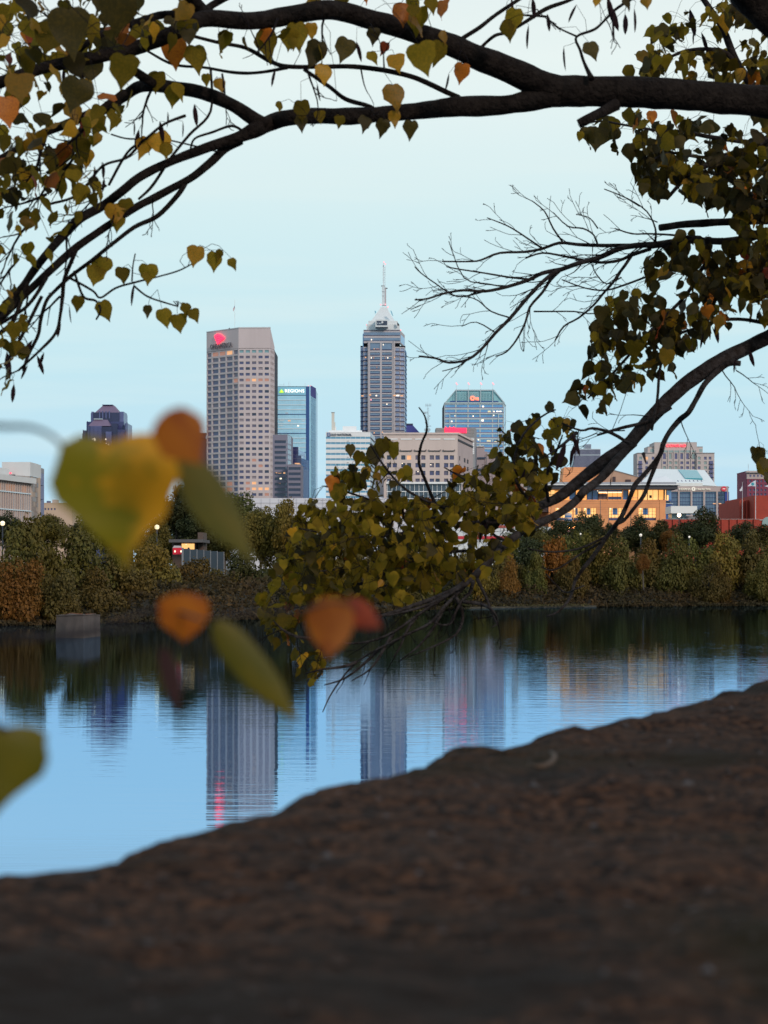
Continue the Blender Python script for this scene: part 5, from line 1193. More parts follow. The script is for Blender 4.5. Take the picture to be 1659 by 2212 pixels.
def leaf_geo(seed):
    r = random.Random(seed); fold = r.uniform(-.1, .7); curl = r.uniform(-.5, .5); wav = r.uniform(.03, .10); sk = r.uniform(.8, 1.08); tw = r.uniform(-.35, .35)
    v = []; f_ = []
    cz = [0, .0, -.02, -.06, -.15, -.32, -.50, -.67, -.83, -1.0, -1.16]
    n = len(half)
    for side in (-1, 1):
        for i, (x, z) in enumerate(half):
            jx = 1+r.uniform(-.11, .09); xx = x*side*sk*jx; v.append((xx, abs(x)*fold+curl*z*z*.5+wav*math.sin(z*9+side)+tw*xx*z, z+r.uniform(-.012, .012)))
    for i, z in enumerate(cz): v.append((0, curl*z*z*.5, z))
    for s_, o_ in ((0, 0), (1, n)):
        for i in range(n-1):
            a, b, c, d_ = o_+i, o_+i+1, 2*n+i+1, 2*n+i
            f_.append((a, b, c, d_) if s_ == 0 else (d_, c, b, a))
    return np.array(v), f_
LG = [leaf_geo(k) for k in range(10)]
_lm = {}
def leaf_mesh(k, mi):
    if (k, mi) not in _lm:
        me = bpy.data.meshes.new('leaf'); me.from_pydata([tuple(p) for p in LG[k][0]], [], LG[k][1]); me.materials.append(LM[mi]); me.polygons.foreach_set('use_smooth', [True]*len(me.polygons)); me.update(); _lm[(k, mi)] = me
    return _lm[(k, mi)]
pod_v, pod_f = [], []
for i, (r_, z_) in enumerate(((.01, 0), (.05, -.1), (.11, -.3), (.12, -.55), (.08, -.82), (.005, -1.0))):
    for k in range(6): pod_v.append((r_*math.cos(k*math.pi/3), r_*.35*math.sin(k*math.pi/3)+.03*math.sin(z_*3), z_))
for i in range(5):
    for k in range(6): pod_f.append((i*6+k, i*6+(k+1) % 6, (i+1)*6+(k+1) % 6, (i+1)*6+k))
pod_me = bpy.data.meshes.new('seed_pod'); pod_me.from_pydata(pod_v, [], pod_f); pod_me.materials.append(M_pod); pod_me.update()

class Near:
    def __init__(s, t, seed, bark):
        s.t = t; s.r = random.Random(seed); s.N = []; s.R = []; s.tw = Tubes(); s.bark = bark; s.leaves = []
    def reg(s, pts, rad):
        s.N += [tuple(p) for p in pts]; s.R += list(rad); s._a = None
    def limb(s, pts, d0, d1, name='branch', sides=9, sub=5, m=None, wob=.14):
        """pts: (x, y, half thickness) in the frame grid; distance runs d0..d1"""
        n = len(pts); P3 = []; R3 = []
        for i, (x, y_, r_) in enumerate(pts):
            d = d0+(d1-d0)*i/(n-1)+(s.r.uniform(-.05, .05) if 0 < i < n-1 else 0); P3.append(P(x, y_, d)); R3.append(r_/FV*d)
        p, r_ = smooth_line(P3, R3, sub)
        tb = Tubes(); tb.add(p, r_, sides, True, wob, s.r.random()*9); o = tb.build(name, m or s.bark, s.t, loc=p[len(p)//2]); s.reg(p, r_); return o
    def near(s, p):
        if s._a is None or len(s._a) != len(s.N): s._a = np.array(s.N)
        d = ((s._a-np.array(p))**2).sum(1); i = int(d.argmin()); return i, math.sqrt(d[i])
    def grow(s, p, r_tip=.0009, jit=.12, sag=.0, sides=4, step=.07, reg=True, rmax=.006):
        i, dist = s.near(p); a = Vector(s.N[i]); b = Vector(p); n = max(2, int(dist/step)+1); pts = [a]
        per = Vector((s.r.gauss(0, 1), s.r.gauss(0, .3), s.r.gauss(0, 1)))*dist*jit
        for k in range(1, n+1):
            t_ = k/n; q_ = a.lerp(b, t_)+per*math.sin(t_*math.pi)+Vector((0, 0, sag*dist*math.sin(t_*math.pi)))
            if k < n: q_ += Vector((s.r.gauss(0, 1), 0, s.r.gauss(0, 1)))*min(.006, dist*.04)
            pts.append(q_)
        r0 = min(s.R[i]*.6, rmax*(min(1, dist/.5))+r_tip*1.3); r0 = max(r0, r_tip*1.1)
        rr_ = [r0+(r_tip-r0)*k/n for k in range(n+1)]
        s.tw.add(pts, rr_, sides, False)
        if reg: s.reg(pts[1:], rr_[1:])
    def spray(s, x, y_, d, ang, ln, r_, lvl, spread=26, keep=True, dn=0):
        """recursive bare twig in the frame plane; ang in degrees, 180 = left"""
        p = P(x, y_, d); u = d/FV; n = max(3, int(ln/14)); pts = [p]; rad = [r_]; cx_, cy_, a_ = x, y_, ang; dd = d; kids = []
        bend = s.r.uniform(-1, 1)*22/n+dn/n
        for k in range(n):
            a_ += bend+s.r.gauss(0, 6); cx_ += math.cos(math.radians(a_))*ln/n; cy_ -= math.sin(math.radians(a_))*ln/n; dd += s.r.gauss(0, .02)
            pts.append(P(cx_, cy_, dd)); rad.append(max(.00125, r_*(1-.78*(k+1)/n)))
            if lvl > 0 and k > 0 and s.r.random() < .62: kids.append((cx_, cy_, dd, a_+s.r.choice((-1, 1))*s.r.uniform(spread*.7, spread*1.7), ln*(1-k/n*.6)*s.r.uniform(.3, .55), rad[-1]*.72))
        s.tw.add(pts, rad, 4, False)
        if keep: s.reg(pts, rad)
        for k in kids: s.spray(*k, lvl-1, spread, keep)
    def leaf(s, x, y_, d, w, mi, rz=None, tilt=None, roll=None, k=None, grow=True, h=1.0):
        """x,y: petiole point in the frame grid, w: width in grid units"""
        p = P(x, y_, d); sc = w/FV*d/1.04
        rz = s.r.uniform(-88, 88) if rz is None else rz; tilt = s.r.gauss(0, 34) if tilt is None else tilt; roll = s.r.gauss(0, 26) if roll is None else roll
        s.leaves.append((p, sc, math.radians(rz), math.radians(tilt), math.radians(roll), mi, s.r.randrange(10) if k is None else k, h))
        if grow: s.grow(p+Vector((0, 0, 0)), .0008, .18, .15, 3, .05, False, .0015)
    def pod(s, x, y_, d, ln, roll=0):
        p = P(x, y_, d); s.grow(p, .0007, .15, .1, 3, .05, False, .001)
        o = link('seed_pod', pod_me, s.t, p, 0, (ln/FV*d,)*3); o.rotation_euler = (math.radians(s.r.gauss(0, 8)), math.radians(roll), s.r.uniform(0, 6))
    def finish(s, nparts=300):
        L_ = sorted(s.leaves, key=lambda l: -(l[1]/l[0].y))
        # leaves inside the frame first
        def inside(l): 
            vx = CX+l[0].x/l[0].y*FV; vy = HY-(l[0].z-CAMZ)/l[0].y*FV; return -30 < vx < 1690 and -30 < vy < 2230
        L_ = [l for l in L_ if inside(l)]+[l for l in L_ if not inside(l)]
        for l in L_[:nparts]:
            o = link('leaf', leaf_mesh(l[6], l[5]), s.t, l[0], 0, (l[1], l[1], l[1]*l[7])); o.rotation_euler = (l[3], l[4], l[2])
        rest = L_[nparts:]
        if rest:
            V = []; Fc = []; MI = []; o_ = 0
            for l in rest:
                M = (Matrix.Rotation(l[2], 3, 'Z') @ Matrix.Rotation(l[4], 3, 'Y') @ Matrix.Rotation(l[3], 3, 'X'))
                g_ = LG[l[6]]; v = (g_[0]*l[1]) @ np.array(M).T+np.array(l[0]); V += v.tolist(); Fc += [tuple(o_+i for i in f_) for f_ in g_[1]]; MI += [l[5]]*len(g_[1]); o_ += len(v)
            ob = mesh('leaves', V, Fc, None, s.t, True, mats=LM, midx=MI); ob['kind'] = 'stuff'
        if s.tw.v: ob = s.tw.build('twigs', M_twig, s.t, True); ob['kind'] = 'stuff'

def inpoly(x, y_, poly):
    c = False; n = len(poly)
    for i in range(n):
        x1, y1 = poly[i]; x2, y2 = poly[(i+1) % n]
        if (y1 > y_) != (y2 > y_) and x < (x2-x1)*(y_-y1)/(y2-y1)+x1: c = not c
    return c
def fill(T_, poly, n, d, dsp, w, mats, twigs=.15, clump=0, hole=None):
    xs_ = [p[0] for p in poly]; ys_ = [p[1] for p in poly]; r = T_.r; pts = []
    tries = 0
    while len(pts) < n and tries < n*60:
        tries += 1
        x, y_ = r.uniform(min(xs_), max(xs_)), r.uniform(min(ys_), max(ys_))
        if not inpoly(x, y_, poly): continue
        if T_.t.name == 'redbud_tree.001' and ((975 < x < 1120 and 1120 < y_ < 1175 and r.random() < .72) or (700 < x < 850 and 1040 < y_ < 1100 and r.random() < .5)): continue
        if clump and mnoise.noise(Vector((x*clump, y_*clump, n*.13))) < (hole if hole is not None else -.05): continue
        pts.append((x, y_, d+r.gauss(0, dsp)))
    tg = [P(x, y_, dd) for x, y_, dd in pts[:int(n*twigs)]]
    tg.sort(key=lambda p: T_.near(p)[1])
    for p in tg: T_.grow(p, .0012, .1, .02)
    for x, y_, dd in pts:
        T_.leaf(x, y_, dd, w*r.uniform(.55, 1.2), r.choices(range(5), mats)[0])

# ---- tree over the top of the frame
tA = thing('redbud_tree', 'nearer tree whose thick dark forked branches arch across the top of the picture', 'tree', (2.9, 7.4, 3.2))
A = Near(tA, 21, M_bark)
q0 = lambda pts, ox, oy, s_: [((ox+s_*x)/1.507, (oy+s_*y)/1.507, r_) for x, y_, r_ in pts for y in (y_,)]
d = 6.2
tb = Tubes(); p_, r_ = smooth_line([(3.0,7.4,2.4),(2.95,7.3,3.6),(2.75,7.1,4.5),(2.6,6.9,5.2),(2.5,6.8,6.1),(2.5,6.8,7.4),(2.7,6.9,8.8)], [.22,.17,.15,.14,.11,.08,.04], 6); tb.add(p_, r_, 12, True, .15); tb.build('trunk', M_bark, tA); A.reg(p_, r_)
A.limb([(2290,180,50),(2000,232,42),(1800,236,37),(1659,221,34),(1560,212,33),(1440,202,33),(1330,197,33),(1225,197,33),(1150,192,36)], 6.8, 6.3, sides=14, m=M_bark)
A.limb([(1205,196,31),(1120,160,29),(1030,122,26),(960,93,24),(855,58,22),(747,27,21),(693,22,20),(603,38,20),(531,46,18),(442,40,18),(391,64,16),(306,99,15.5),(204,124,14),(102,145,13),(0,178,13),(-90,215,12)], 6.3, 5.7, sides=12, m=M_bark)
A.limb([(1200,206,26),(1110,224,20),(1040,229,22),(973,231,22),(900,240,17),(815,247,17),(747,252,18),(690,250,17),(639,252,17),(590,262,18),(547,283,17),(512,298,12),(444,320,11),(376,346,10),(307,379,9.5),(266,411,9.5),(222,444,9.5),(171,474,10),(137,507,10),(102,548,9),(75,582,9),(51,616,8),(17,653,8),(-20,690,7)], 6.3, 5.9, sides=12, m=M_bark)
A.limb([(575,272,16),(545,255,15),(500,226,14),(460,208,14),(409,194,14),(365,188,14),(330,184,14),(295,190,13),(262,214,10),(225,237,11),(190,250,11),(137,271,10),(85,291,9),(51,314,8),(0,342,7),(-40,365,6)], 6.15, 5.9, m=M_bark)
A.limb([(330,182,11),(300,160,10),(280,150,9),(262,152,8)], 6.0, 5.95, m=M_bark)
A.limb([(520,303,10),(485,322,9.5),(450,355,9),(410,386,9),(341,423,8.5),(290,450,8),(222,495,8),(171,530,8.5),(137,558,8.5),(102,590,8),(68,622,8),(34,655,8),(-10,700,7)], 6.15, 5.9, m=M_bark)
A.limb([(402,392,6),(385,420,5.5),(341,466,5),(290,491,5),(239,530,4.5),(198,563,4.5),(154,596,4.5),(119,628,4),(100,650,4),(88,690,4),(82,725,4),(62,765,4),(50,800,3)], 6.1, 5.95, sides=7)
A.limb([(442,30,15),(420,5,15),(395,-30,14)], 6.0, 5.9); A.limb([(440,30,10),(460,10,8),(520,-20,7)], 6.0, 6.0, sides=7)
A.limb([(395,30,8),(350,32,8),(307,45,8),(239,66,7),(190,92,6.5),(165,115,6),(145,122,5)], 5.95, 5.8, sides=8)
A.limb([(268,200,9),(220,235,7),(190,260,7),(165,300,6),(150,340,5),(100,375,4)], 5.95, 5.9, sides=7)
A.limb([(990,210,6),(973,203,6),(930,182,6),(891,166,6),(837,153,5.5),(765,144,5.5),(693,144,5),(621,144,5),(585,133,5),(531,104,4.5),(476,93,4),(408,76,4)], 6.3, 6.1, sides=7)
A.limb([(621,146,4),(564,156,3.5),(510,157,3.5),(442,146,3),(374,139,3),(318,110,2.5)], 6.15, 6.05, sides=6)
A.limb([(815,244,6),(797,229,5),(747,214,5),(711,187,4.5),(657,150,4)], 6.25, 6.15, sides=7)
A.limb([(995,98,5),(992,88,5),(1035,60,4.5),(1071,32,4),(1128,-6,4),(1160,-30,4)], 6.35, 6.45, sides=6)
A.limb([(1031,112,4),(1050,92,3.5),(1071,76,4),(1095,70,4),(1129,51,4),(1180,19,4.5),(1231,0,4),(1270,-20,4)], 6.4, 6.5, sides=6)
A.limb([(1095,31,2.5),(1150,34,2.5),(1180,36,3)], 6.4, 6.45, sides=5)
A.limb([(1278,170,7),(1262,136,3.5),(1253,108,3),(1245,80,3),(1285,63,3),(1309,41,3),(1330,20,3.5),(1375,-8,3.5),(1420,-25,3)], 6.35, 6.5, sides=6)
A.limb([(1245,78,2.5),(1210,62,2),(1187,44,2)], 6.38, 6.4, sides=5)
A.limb([(1330,226,14),(1305,240,12),(1275,255,11),(1250,268,10)], 6.4, 6.3, sides=8, m=M_bark)
A.limb([(1570,-60,34),(1620,0,34),(1680,60,32),(1800,150,30),(2000,240,26)], 6.5, 6.9, m=M_bark, sides=12)
A.limb([(2050,150,26),(1600,-260,30),(1000,-420,26),(400,-520,22),(-300,-560,16)], 6.8, 5.0, m=M_bark)
A.limb([(420,-20,14),(100,-260,16),(-400,-500,14)], 5.9, 4.6, m=M_bark)
A.limb([(0,178,13),(-400,330,12),(-900,700,8)], 5.75, 5.4, m=M_bark)
# low left strands
A.limb([(165,540,5),(140,600,5),(135,640,5),(130,680,4),(120,720,4),(85,758,3),(40,800,3)], 5.95, 5.95, sides=6)
A.limb([(60,610,5),(30,690,5),(0,720,5)], 5.9, 5.9, sides=6); A.limb([(100,600,5),(60,660,4),(0,700,4)], 5.9, 5.9, sides=6); A.limb([(90,640,4),(45,730,4),(10,790,3)], 5.9, 5.9, sides=6)
A.limb([(150,600,3),(200,628,2.8),(217,643,2.5),(250,622,2.5),(290,610,2.5),(340,598,2),(385,585,1.8),(415,570,1.5)], 6.0, 6.1, sides=5)
A.limb([(160,585,3),(180,640,3),(207,650,2.8),(217,670,2.5),(208,690,2)], 6.0, 6.0, sides=5)
A.limb([(290,618,2.5),(318,640,2.2),(355,653,2),(385,662,1.6)], 6.0, 6.1, sides=5); A.limb([(285,608,2),(287,575,1.6),(292,548,1.5)], 6.0, 6.0, sides=5)
A.limb([(455,150,3),(455,240,3),(410,290,3.5),(370,340,3.5),(330,400,3.5),(300,430,3)], 6.05, 6.0, sides=6)
A.limb([(310,300,3.5),(275,340,3.2),(220,360,3),(170,420,3.5),(110,440,3)], 6.0, 6.0, sides=6)
A.limb([(400,250,3.5),(355,268,3),(315,300,3),(275,330,3),(235,400,3)], 6.05, 6.0, sides=6)
A.limb([(525,283,3),(500,272,3),(460,285,3),(420,300,2.5),(410,330,2)], 6.15, 6.1, sides=5)
A.limb([(480,330,2),(350,300,2),(280,300,2),(240,290,2)], 6.1, 6.0, sides=5)
for x, y_, a_, ln, r0 in ((600,40,250,120,.005),(700,40,262,110,.004),(480,160,280,110,.004),(660,145,300,120,.004),(560,115,110,90,.003),(780,150,275,80,.003),(830,150,80,80,.003),(250,60,200,200,.006),(180,90,150,160,.005),(60,150,200,120,.005),(330,185,255,140,.005),(200,250,240,160,.006),(100,290,250,150,.006),(160,340,230,160,.005),(60,320,215,120,.005),(230,400,230,120,.004),(150,480,250,140,.005),(60,480,240,140,.005),(100,420,200,120,.005),(40,560,240,150,.005),(130,640,230,120,.004),(250,450,250,90,.003),(330,430,260,70,.003),(1160,20,300,60,.002),(1309,41,300,70,.002),(300,110,100,100,.004),(360,60,200,120,.004),(60,640,260,120,.004)):
    A.spray(x, y_, 6.0+A.r.gauss(0, .1), a_, ln, r0, 2)
G, DK, GO, ORG, RD = 0, 1, 2, 3, 4
fixed = [ # x, y (stalk), width, material, rz
 (497,70,42,G,10),(572,68,62,G,5),(572,62,36,ORG,0),(528,80,30,G,60),(690,90,60,DK,10),(700,140,48,GO,0),(690,100,36,G,60),(752,85,50,DK,20),(800,112,32,G,10),(808,60,36,DK,0),(834,92,28,RD,40),(852,118,44,GO,0),(905,95,66,G,0),(955,92,50,G,30),(905,18,60,G,0),(868,6,48,ORG,0),(900,40,55,GO,40),(1000,138,42,ORG,0),(962,66,28,GO,20),(848,183,60,GO,0),(852,240,34,GO,0),(790,252,36,DK,10),(830,258,38,DK,20),(890,262,40,DK,10),(607,220,22,G,30),(650,218,44,G,0),(650,250,34,DK,0),(690,240,26,G,0),(735,250,26,G,0),(790,-4,14,ORG,50),(1115,20,50,G,0),(1100,42,44,G,20),(1272,92,44,DK,0),(1290,-8,24,GO,0),(1395,-12,30,GO,0),(1358,-8,30,DK,30),(640,50,60,G,0),(672,50,34,GO,10),(930,-6,38,G,10),
 (425,532,42,GO,0),(465,545,40,G,20),(478,540,26,G,60),(500,558,26,G,25),(222,555,44,G,10),(210,575,44,G,0),(264,578,36,G,0),(318,572,42,G,0),(320,590,30,G,25),(170,640,34,G,10),(218,652,46,G,0),(320,660,26,DK,20),(350,668,40,G,0),(383,680,38,G,15),(400,655,30,G,40),(415,668,30,G,20),
 (338,288,52,GO,0),(318,300,46,GO,30),(362,308,34,G,20),(188,325,38,GO,0),(150,305,36,GO,10),(62,372,46,G,0),(135,350,50,GO,0),(155,355,44,G,20),(8,340,48,G,0),(270,430,34,G,0),(246,440,44,GO,10),(255,460,40,G,0),(375,185,44,G,0),(385,180,40,G,30),(340,155,44,G,0),(470,170,30,GO,0),(445,160,26,G,0),
 (150,20,100,DK,20),(110,50,70,G,0),(60,-5,70,DK,30),(15,10,46,G,10),(70,60,44,RD,0),(225,60,60,DK,10),(255,-20,90,DK,0),(200,120,62,DK,0),(60,100,56,G,0),(105,120,54,G,0),(40,160,70,GO,0),(170,170,70,DK,0),(270,120,70,G,10),(375,85,60,ORG,0),(420,100,60,G,20),(10,210,64,ORG,10),(40,190,52,G,0),(395,20,60,GO,0),(330,40,60,G,0)]
for x, y_, w_, mi, rz in fixed: A.leaf(x, y_, 6.0 if w_ < 64 else 4.2+A.r.uniform(0, 1.2), w_, mi, rz=A.r.gauss(0, 12)+rz, tilt=A.r.gauss(0, 12), roll=A.r.gauss(0, 12))
mixA = (52, 22, 16, 8, 2)
fill(A, [(-30,-20),(420,-20),(420,70),(300,90),(180,120),(-30,200)], 92, 5.6, .25, 44, mixA, .3)
fill(A, [(-30,200),(240,150),(300,200),(200,330),(120,400),(-30,420)], 74, 5.7, .2, 42, mixA, .3)
fill(A, [(-30,330),(180,330),(230,420),(170,470),(90,560),(-30,600)], 52, 5.8, .15, 38, (60,24,12,4,0), .3)
fill(A, [(-30,620),(60,620),(90,680),(60,760),(20,840),(-30,850)], 24, 5.8, .12, 38, (60,30,8,2,0), .3)
fill(A, [(430,60),(640,60),(640,90),(430,110)], 6, 6.0, .1, 44, mixA, .3)
fill(A, [(640,-20),(960,-20),(960,12),(640,10)], 7, 6.1, .1, 46, (50,20,20,10,0), .3)
for x, y_, ln, ro in ((595,148,42,5),(483,165,38,-10),(420,225,48,8),(395,262,38,10),(362,242,36,8),(345,262,48,10),(290,612,50,5),(130,690,40,-8),(150,660,40,15),(222,350,40,10),(205,360,40,5),(300,280,44,10),(290,262,32,-15),(225,385,30,5),(105,310,50,12),(95,300,40,-5),(60,790,38,-35),(80,768,44,-25),(95,762,40,-40),(70,735,44,-35),(48,740,42,-35),(30,830,40,-5),(15,760,60,5),(140,140,46,5),(175,150,40,5),(1218,100,56,35),(1142,54,52,5),(1182,30,42,12),(1245,10,44,10),(1325,26,66,-5),(1318,10,60,18),(1350,30,55,12),(1370,18,60,15),(1312,-10,70,20),(1150,-5,50,10),(1105,-6,40,20),(970,158,40,-25),(685,180,40,-5),(770,90,44,-20)):
    A.pod(x, y_, 6.0 if x < 1000 else 6.4, ln, ro)
# unseen crown leaves and limb added overhead, out of frame, to shade the ledge
ov = A.r
for k in range(330):
    A.leaves.append((Vector((ov.uniform(-2.6, 3.4), ov.uniform(-2.0, 5.6), ov.uniform(6.3, 7.6))), ov.uniform(.09, .13), ov.uniform(0, 6), ov.gauss(0, .8)+1.2, ov.gauss(0, .4), ov.choice((0, 1, 1)), ov.randrange(10), 1))
A.limb([(2290,100,30),(2000,-900,40),(1400,-2200,44),(800,-3200,40)], 6.9, 3.2, m=M_bark)
A.finish(300)

# ---- right hand tree with the long drooping bough
tB = thing('redbud_tree', 'farther leafy tree at right with a long bough drooping down over the river', 'tree', (4.1, 10.0, 3.2))
B = Near(tB, 77, M_bark2)
tb = Tubes(); p_, r_ = smooth_line([(4.1,10,2.4),(4.0,10,4.0),(3.7,9.9,5.2),(3.5,9.7,6.4),(3.6,9.6,7.6),(3.9,9.6,9.0)], [.2,.16,.14,.11,.08,.04], 6); tb.add(p_, r_, 12, True, .15); tb.build('trunk', M_bark2, tB); B.reg(p_, r_)
B.limb([(2450,640,30),(2000,620,20),(1800,655,16),(1659,728,16),(1605,755,15.5),(1537,790,15.5),(1469,840,16),(1411,897,15),(1359,958,15),(1307,995,14),(1261,1031,13),(1215,1068,12),(1185,1085,10),(1155,1096,9),(1128,1112,7),(1071,1126,6),(1000,1130,4),(945,1128,3)], 9.6, 8.6, sides=12)
B.limb([(1372,958,7),(1345,980,9),(1318,1012,9.5),(1292,1038,9),(1261,1062,9.5),(1246,1080,9),(1212,1107,8.5),(1170,1128,8.5),(1128,1148,8.5),(1098,1170,8.5),(1071,1195,8),(1048,1222,8.5),(1027,1243,9),(1005,1258,6.5),(980,1275,5.5),(926,1297,5),(854,1321,4),(818,1332,3)], 9.0, 7.85, sides=11)
qz = lambda x, y_: ((800+.5425*x)/1.507, (1850+.5425*y_)/1.507)
B.limb([(1600,785,6),(1573,785,7),(1548,803,7),(1522,830,6.5),(1505,860,6),(1488,890,6),(1470,905,6),(1449,929,6),(1433,957,5.5),(1424,985,5.5),(1391,1025,5),(1372,1047,5.5),(1362,1072,5),(1350,1100,5),(1337,1125,5.5),(1314,1155,5),(1278,1206,4.5),(1258,1230,4),(1242,1256,3.5),(1231,1292,3),(1206,1321,2.4),(1180,1332,1.8)], 9.2, 9.0, sides=8)
B.limb([(1424,985,5),(1404,1035,4.5),(1390,1071,4.5),(1372,1095,4),(1350,1122,4),(1337,1130,4)], 9.15, 9.05, sides=7)
B.limb([(1307,1160,3),(1250,1185,2.5),(1190,1192,2),(1140,1185,1.5)], 9.0, 9.0, sides=5); B.limb([(1300,1170,3),(1265,1190,2.5),(1200,1230,2),(1170,1225,1.5)], 9.0, 9.0, sides=5)
B.limb([(1180,1240,1.5),(1200,1262,2),(1222,1280,2),(1245,1272,2),(1262,1265,1.6)], 9.0, 9.0, sides=5)
B.limb([(1950,655,8),(1750,712,7),(1659,699,4.5),(1605,690,4),(1554,692,4),(1503,709,3.5),(1469,719,3)], 9.4, 9.2, sides=7)
B.limb([(2150,455,20),(1800,468,11),(1659,476,8.5),(1600,478,8),(1520,482,8.5),(1470,486,7.5),(1425,492,7)], 9.5, 9.3, sides=9)
B.limb([(2150,430,18),(1800,490,12),(1659,505,9),(1580,520,8),(1503,519,6.5),(1469,520,6.5),(1435,527,6.5),(1400,532,6)], 9.5, 9.3, sides=9)
B.limb([(2150,380,22),(1850,330,14),(1700,270,12),(1600,150,9),(1560,60,7),(1500,-30,6)], 9.6, 9.0, sides=9)
B.limb([(1700,275,10),(1600,330,8),(1500,370,5),(1440,430,3.5)], 9.4, 9.1, sides=7); B.limb([(1800,480,10),(1640,600,7),(1540,560,5),(1480,640,4),(1400,720,3.5),(1330,800,3),(1270,860,2)], 9.5, 9.0, sides=7)
B.limb([(1440,740,3),(1425,800,3),(1420,860,3),(1408,930,2.5)], 9.1, 9.1, sides=6)
B.limb([(1450,880,4),(1400,910,4),(1340,925,3.5),(1290,940,2.5)], 9.1, 9.1, sides=6)
B.limb([(1800,330,8),(1560,300,5),(1480,285,4),(1420,282,3),(1350,270,2.5),(1300,262,2),(1262,268,1.2)], 9.4, 9.1, sides=6)
B.limb([(1600,150,6),(1560,110,5),(1480,110,4),(1420,140,3),(1385,150,2)], 9.2, 9.1, sides=6)
B.limb([(1600,330,6),(1520,340,4),(1450,330,3),(1400,350,2)], 9.3, 9.1, sides=6)
# bare twiggy branch
qt = lambda pts, ra, rb: [((1350+.6932*x)/1.507, (300+.6932*y_)/1.507, 1.15*ra+(rb-ra)*i/(len(pts)-1)) for i, (x, y_) in enumerate(pts)]
bt = [([(1340,690),(1310,690),(1200,705),(1130,715),(1040,720),(960,735),(870,775),(780,800),(690,832),(650,850),(560,930),(450,1060),(380,1130),(320,1200),(250,1255),(160,1270),(100,1250),(20,1240)],6.5,1.0),
 ([(690,832),(600,850),(540,880),(430,915),(330,935),(230,930),(140,945),(60,970),(0,975)],4.2,1.0),
 ([(1040,720),(940,720),(860,720),(760,715),(680,708),(600,735),(520,750),(400,755),(320,785),(270,795),(130,795)],4,1),
 ([(1110,735),(1020,765),(960,790),(880,800),(800,790),(700,770),(600,755),(520,780)],3.6,1.2),
 ([(1020,765),(990,810),(960,850),(930,895),(890,940),(840,1000),(770,1060),(700,1100),(660,1165)],3.2,1.2),
 ([(690,832),(640,880),(600,940),(540,1010),(520,1080),(480,1160),(430,1220),(380,1240)],3,1),
 ([(860,720),(840,670),(790,640),(720,630),(650,565)],2.2,.9),([(700,710),(650,640),(610,560),(550,510)],2,.8),([(600,735),(520,680),(440,630),(340,590)],2,.8),
 ([(1130,700),(1130,640),(1090,560),(1000,500),(890,455)],2.4,.9),([(1300,680),(1200,670),(1100,665),(1020,665),(940,640)],2.4,.9),([(560,880),(450,870),(330,850),(200,830),(150,820)],2.2,.8),
 ([(860,640),(820,590),(760,575)],1.5,.8),([(970,870),(900,900),(850,850),(830,800)],1.5,.8),([(560,1030),(640,1030),(750,1030),(840,1040),(900,1000)],1.6,1),([(1080,870),(1000,900),(900,930),(800,920),(690,880)],2.2,1),
 ([(430,915),(340,900),(230,870),(160,700)],1.6,.7),([(330,935),(200,960),(100,900),(30,850),(0,820)],1.6,.8),([(450,1060),(360,1030),(300,980),(250,960)],1.6,.8),([(380,1130),(290,1080),(220,1100)],1.4,.8),([(250,1255),(200,1290),(130,1310)],1.5,.8)]
for pts, ra, rb in bt:
    L_ = qt(pts, ra, rb); B.limb(L_, 9.3, 9.1+B.r.uniform(-.15, .15), 'branch' if ra > 2.5 else 'twig', 6 if ra > 2.5 else 4, 3, wob=.1 if ra > 2.5 else 0)
    for i in range(1, len(L_)-1):
        for _ in range(2):
            if B.r.random() < .85:
                dx = L_[i+1][0]-L_[i-1][0]; dy = L_[i+1][1]-L_[i-1][1]; a_ = math.degrees(math.atan2(-dy, dx)); f_ = B.r.random()
                B.spray(L_[i][0]*(1-f_)+L_[i+1][0]*f_, L_[i][1]*(1-f_)+L_[i+1][1]*f_, 9.2, a_+B.r.choice((-1, 1))*B.r.uniform(12, 34), B.r.uniform(28, 80), .0028*max(.6, L_[i][2]/4), 2, 22)
for x, y_, a_, ln in ((1330,830,200,90),(1400,900,170,80),(1480,760,200,70),(1350,930,190,110),(1560,800,300,120),(1590,800,330,90),(1420,480,150,60),(1530,470,100,50),(1290,935,200,60),(1470,905,280,90),(1250,930,270,90)): B.spray(x, y_, 9.1, a_, ln, .003, 2, 28)
# twigs at the foot of the bough
for a0 in ((1027,1243,'m'),):
    for pts in ([(1018,1250),(985,1285),(960,1310),(930,1345),(880,1370),(820,1400),(770,1430),(735,1470),(712,1505),(697,1538)], [(1012,1258),(960,1290),(900,1330),(850,1365),(800,1385),(750,1390),(700,1385),(672,1380)], [(1005,1260),(940,1300),(880,1320),(830,1330),(780,1330)], [(1022,1255),(1015,1280),(1000,1295),(985,1320),(975,1345),(955,1350),(925,1340)], [(900,1330),(880,1360),(865,1395),(850,1420)], [(960,1310),(940,1350),(905,1395),(860,1430)], [(985,1290),(1000,1330),(985,1370),(940,1395),(880,1420)], [(1000,1300),(1040,1305),(1065,1320),(1075,1345),(1062,1355)], [(770,1430),(740,1440),(700,1445),(660,1455)], [(820,1400),(790,1430),(745,1465),(700,1480)], [(850,1365),(830,1400),(800,1445),(760,1470)], [(672,1380),(640,1375),(610,1360),(590,1340)],
                [(1030,1250),(1050,1290),(1065,1330),(1075,1350)], [(1390,980),(1395,1000)]):
        n_ = len(pts); B.limb([(x, y_, 4.6+(1.2-4.6)*i/(n_-1)) for i, (x, y_) in enumerate(pts)], 7.95, 7.9, 'branch', 5, 3)
        for i in range(1, n_-1): 
            if B.r.random() < .8: B.spray(pts[i][0], pts[i][1], 7.95, B.r.uniform(190, 300), B.r.uniform(25, 80), .0028, 2, 30)
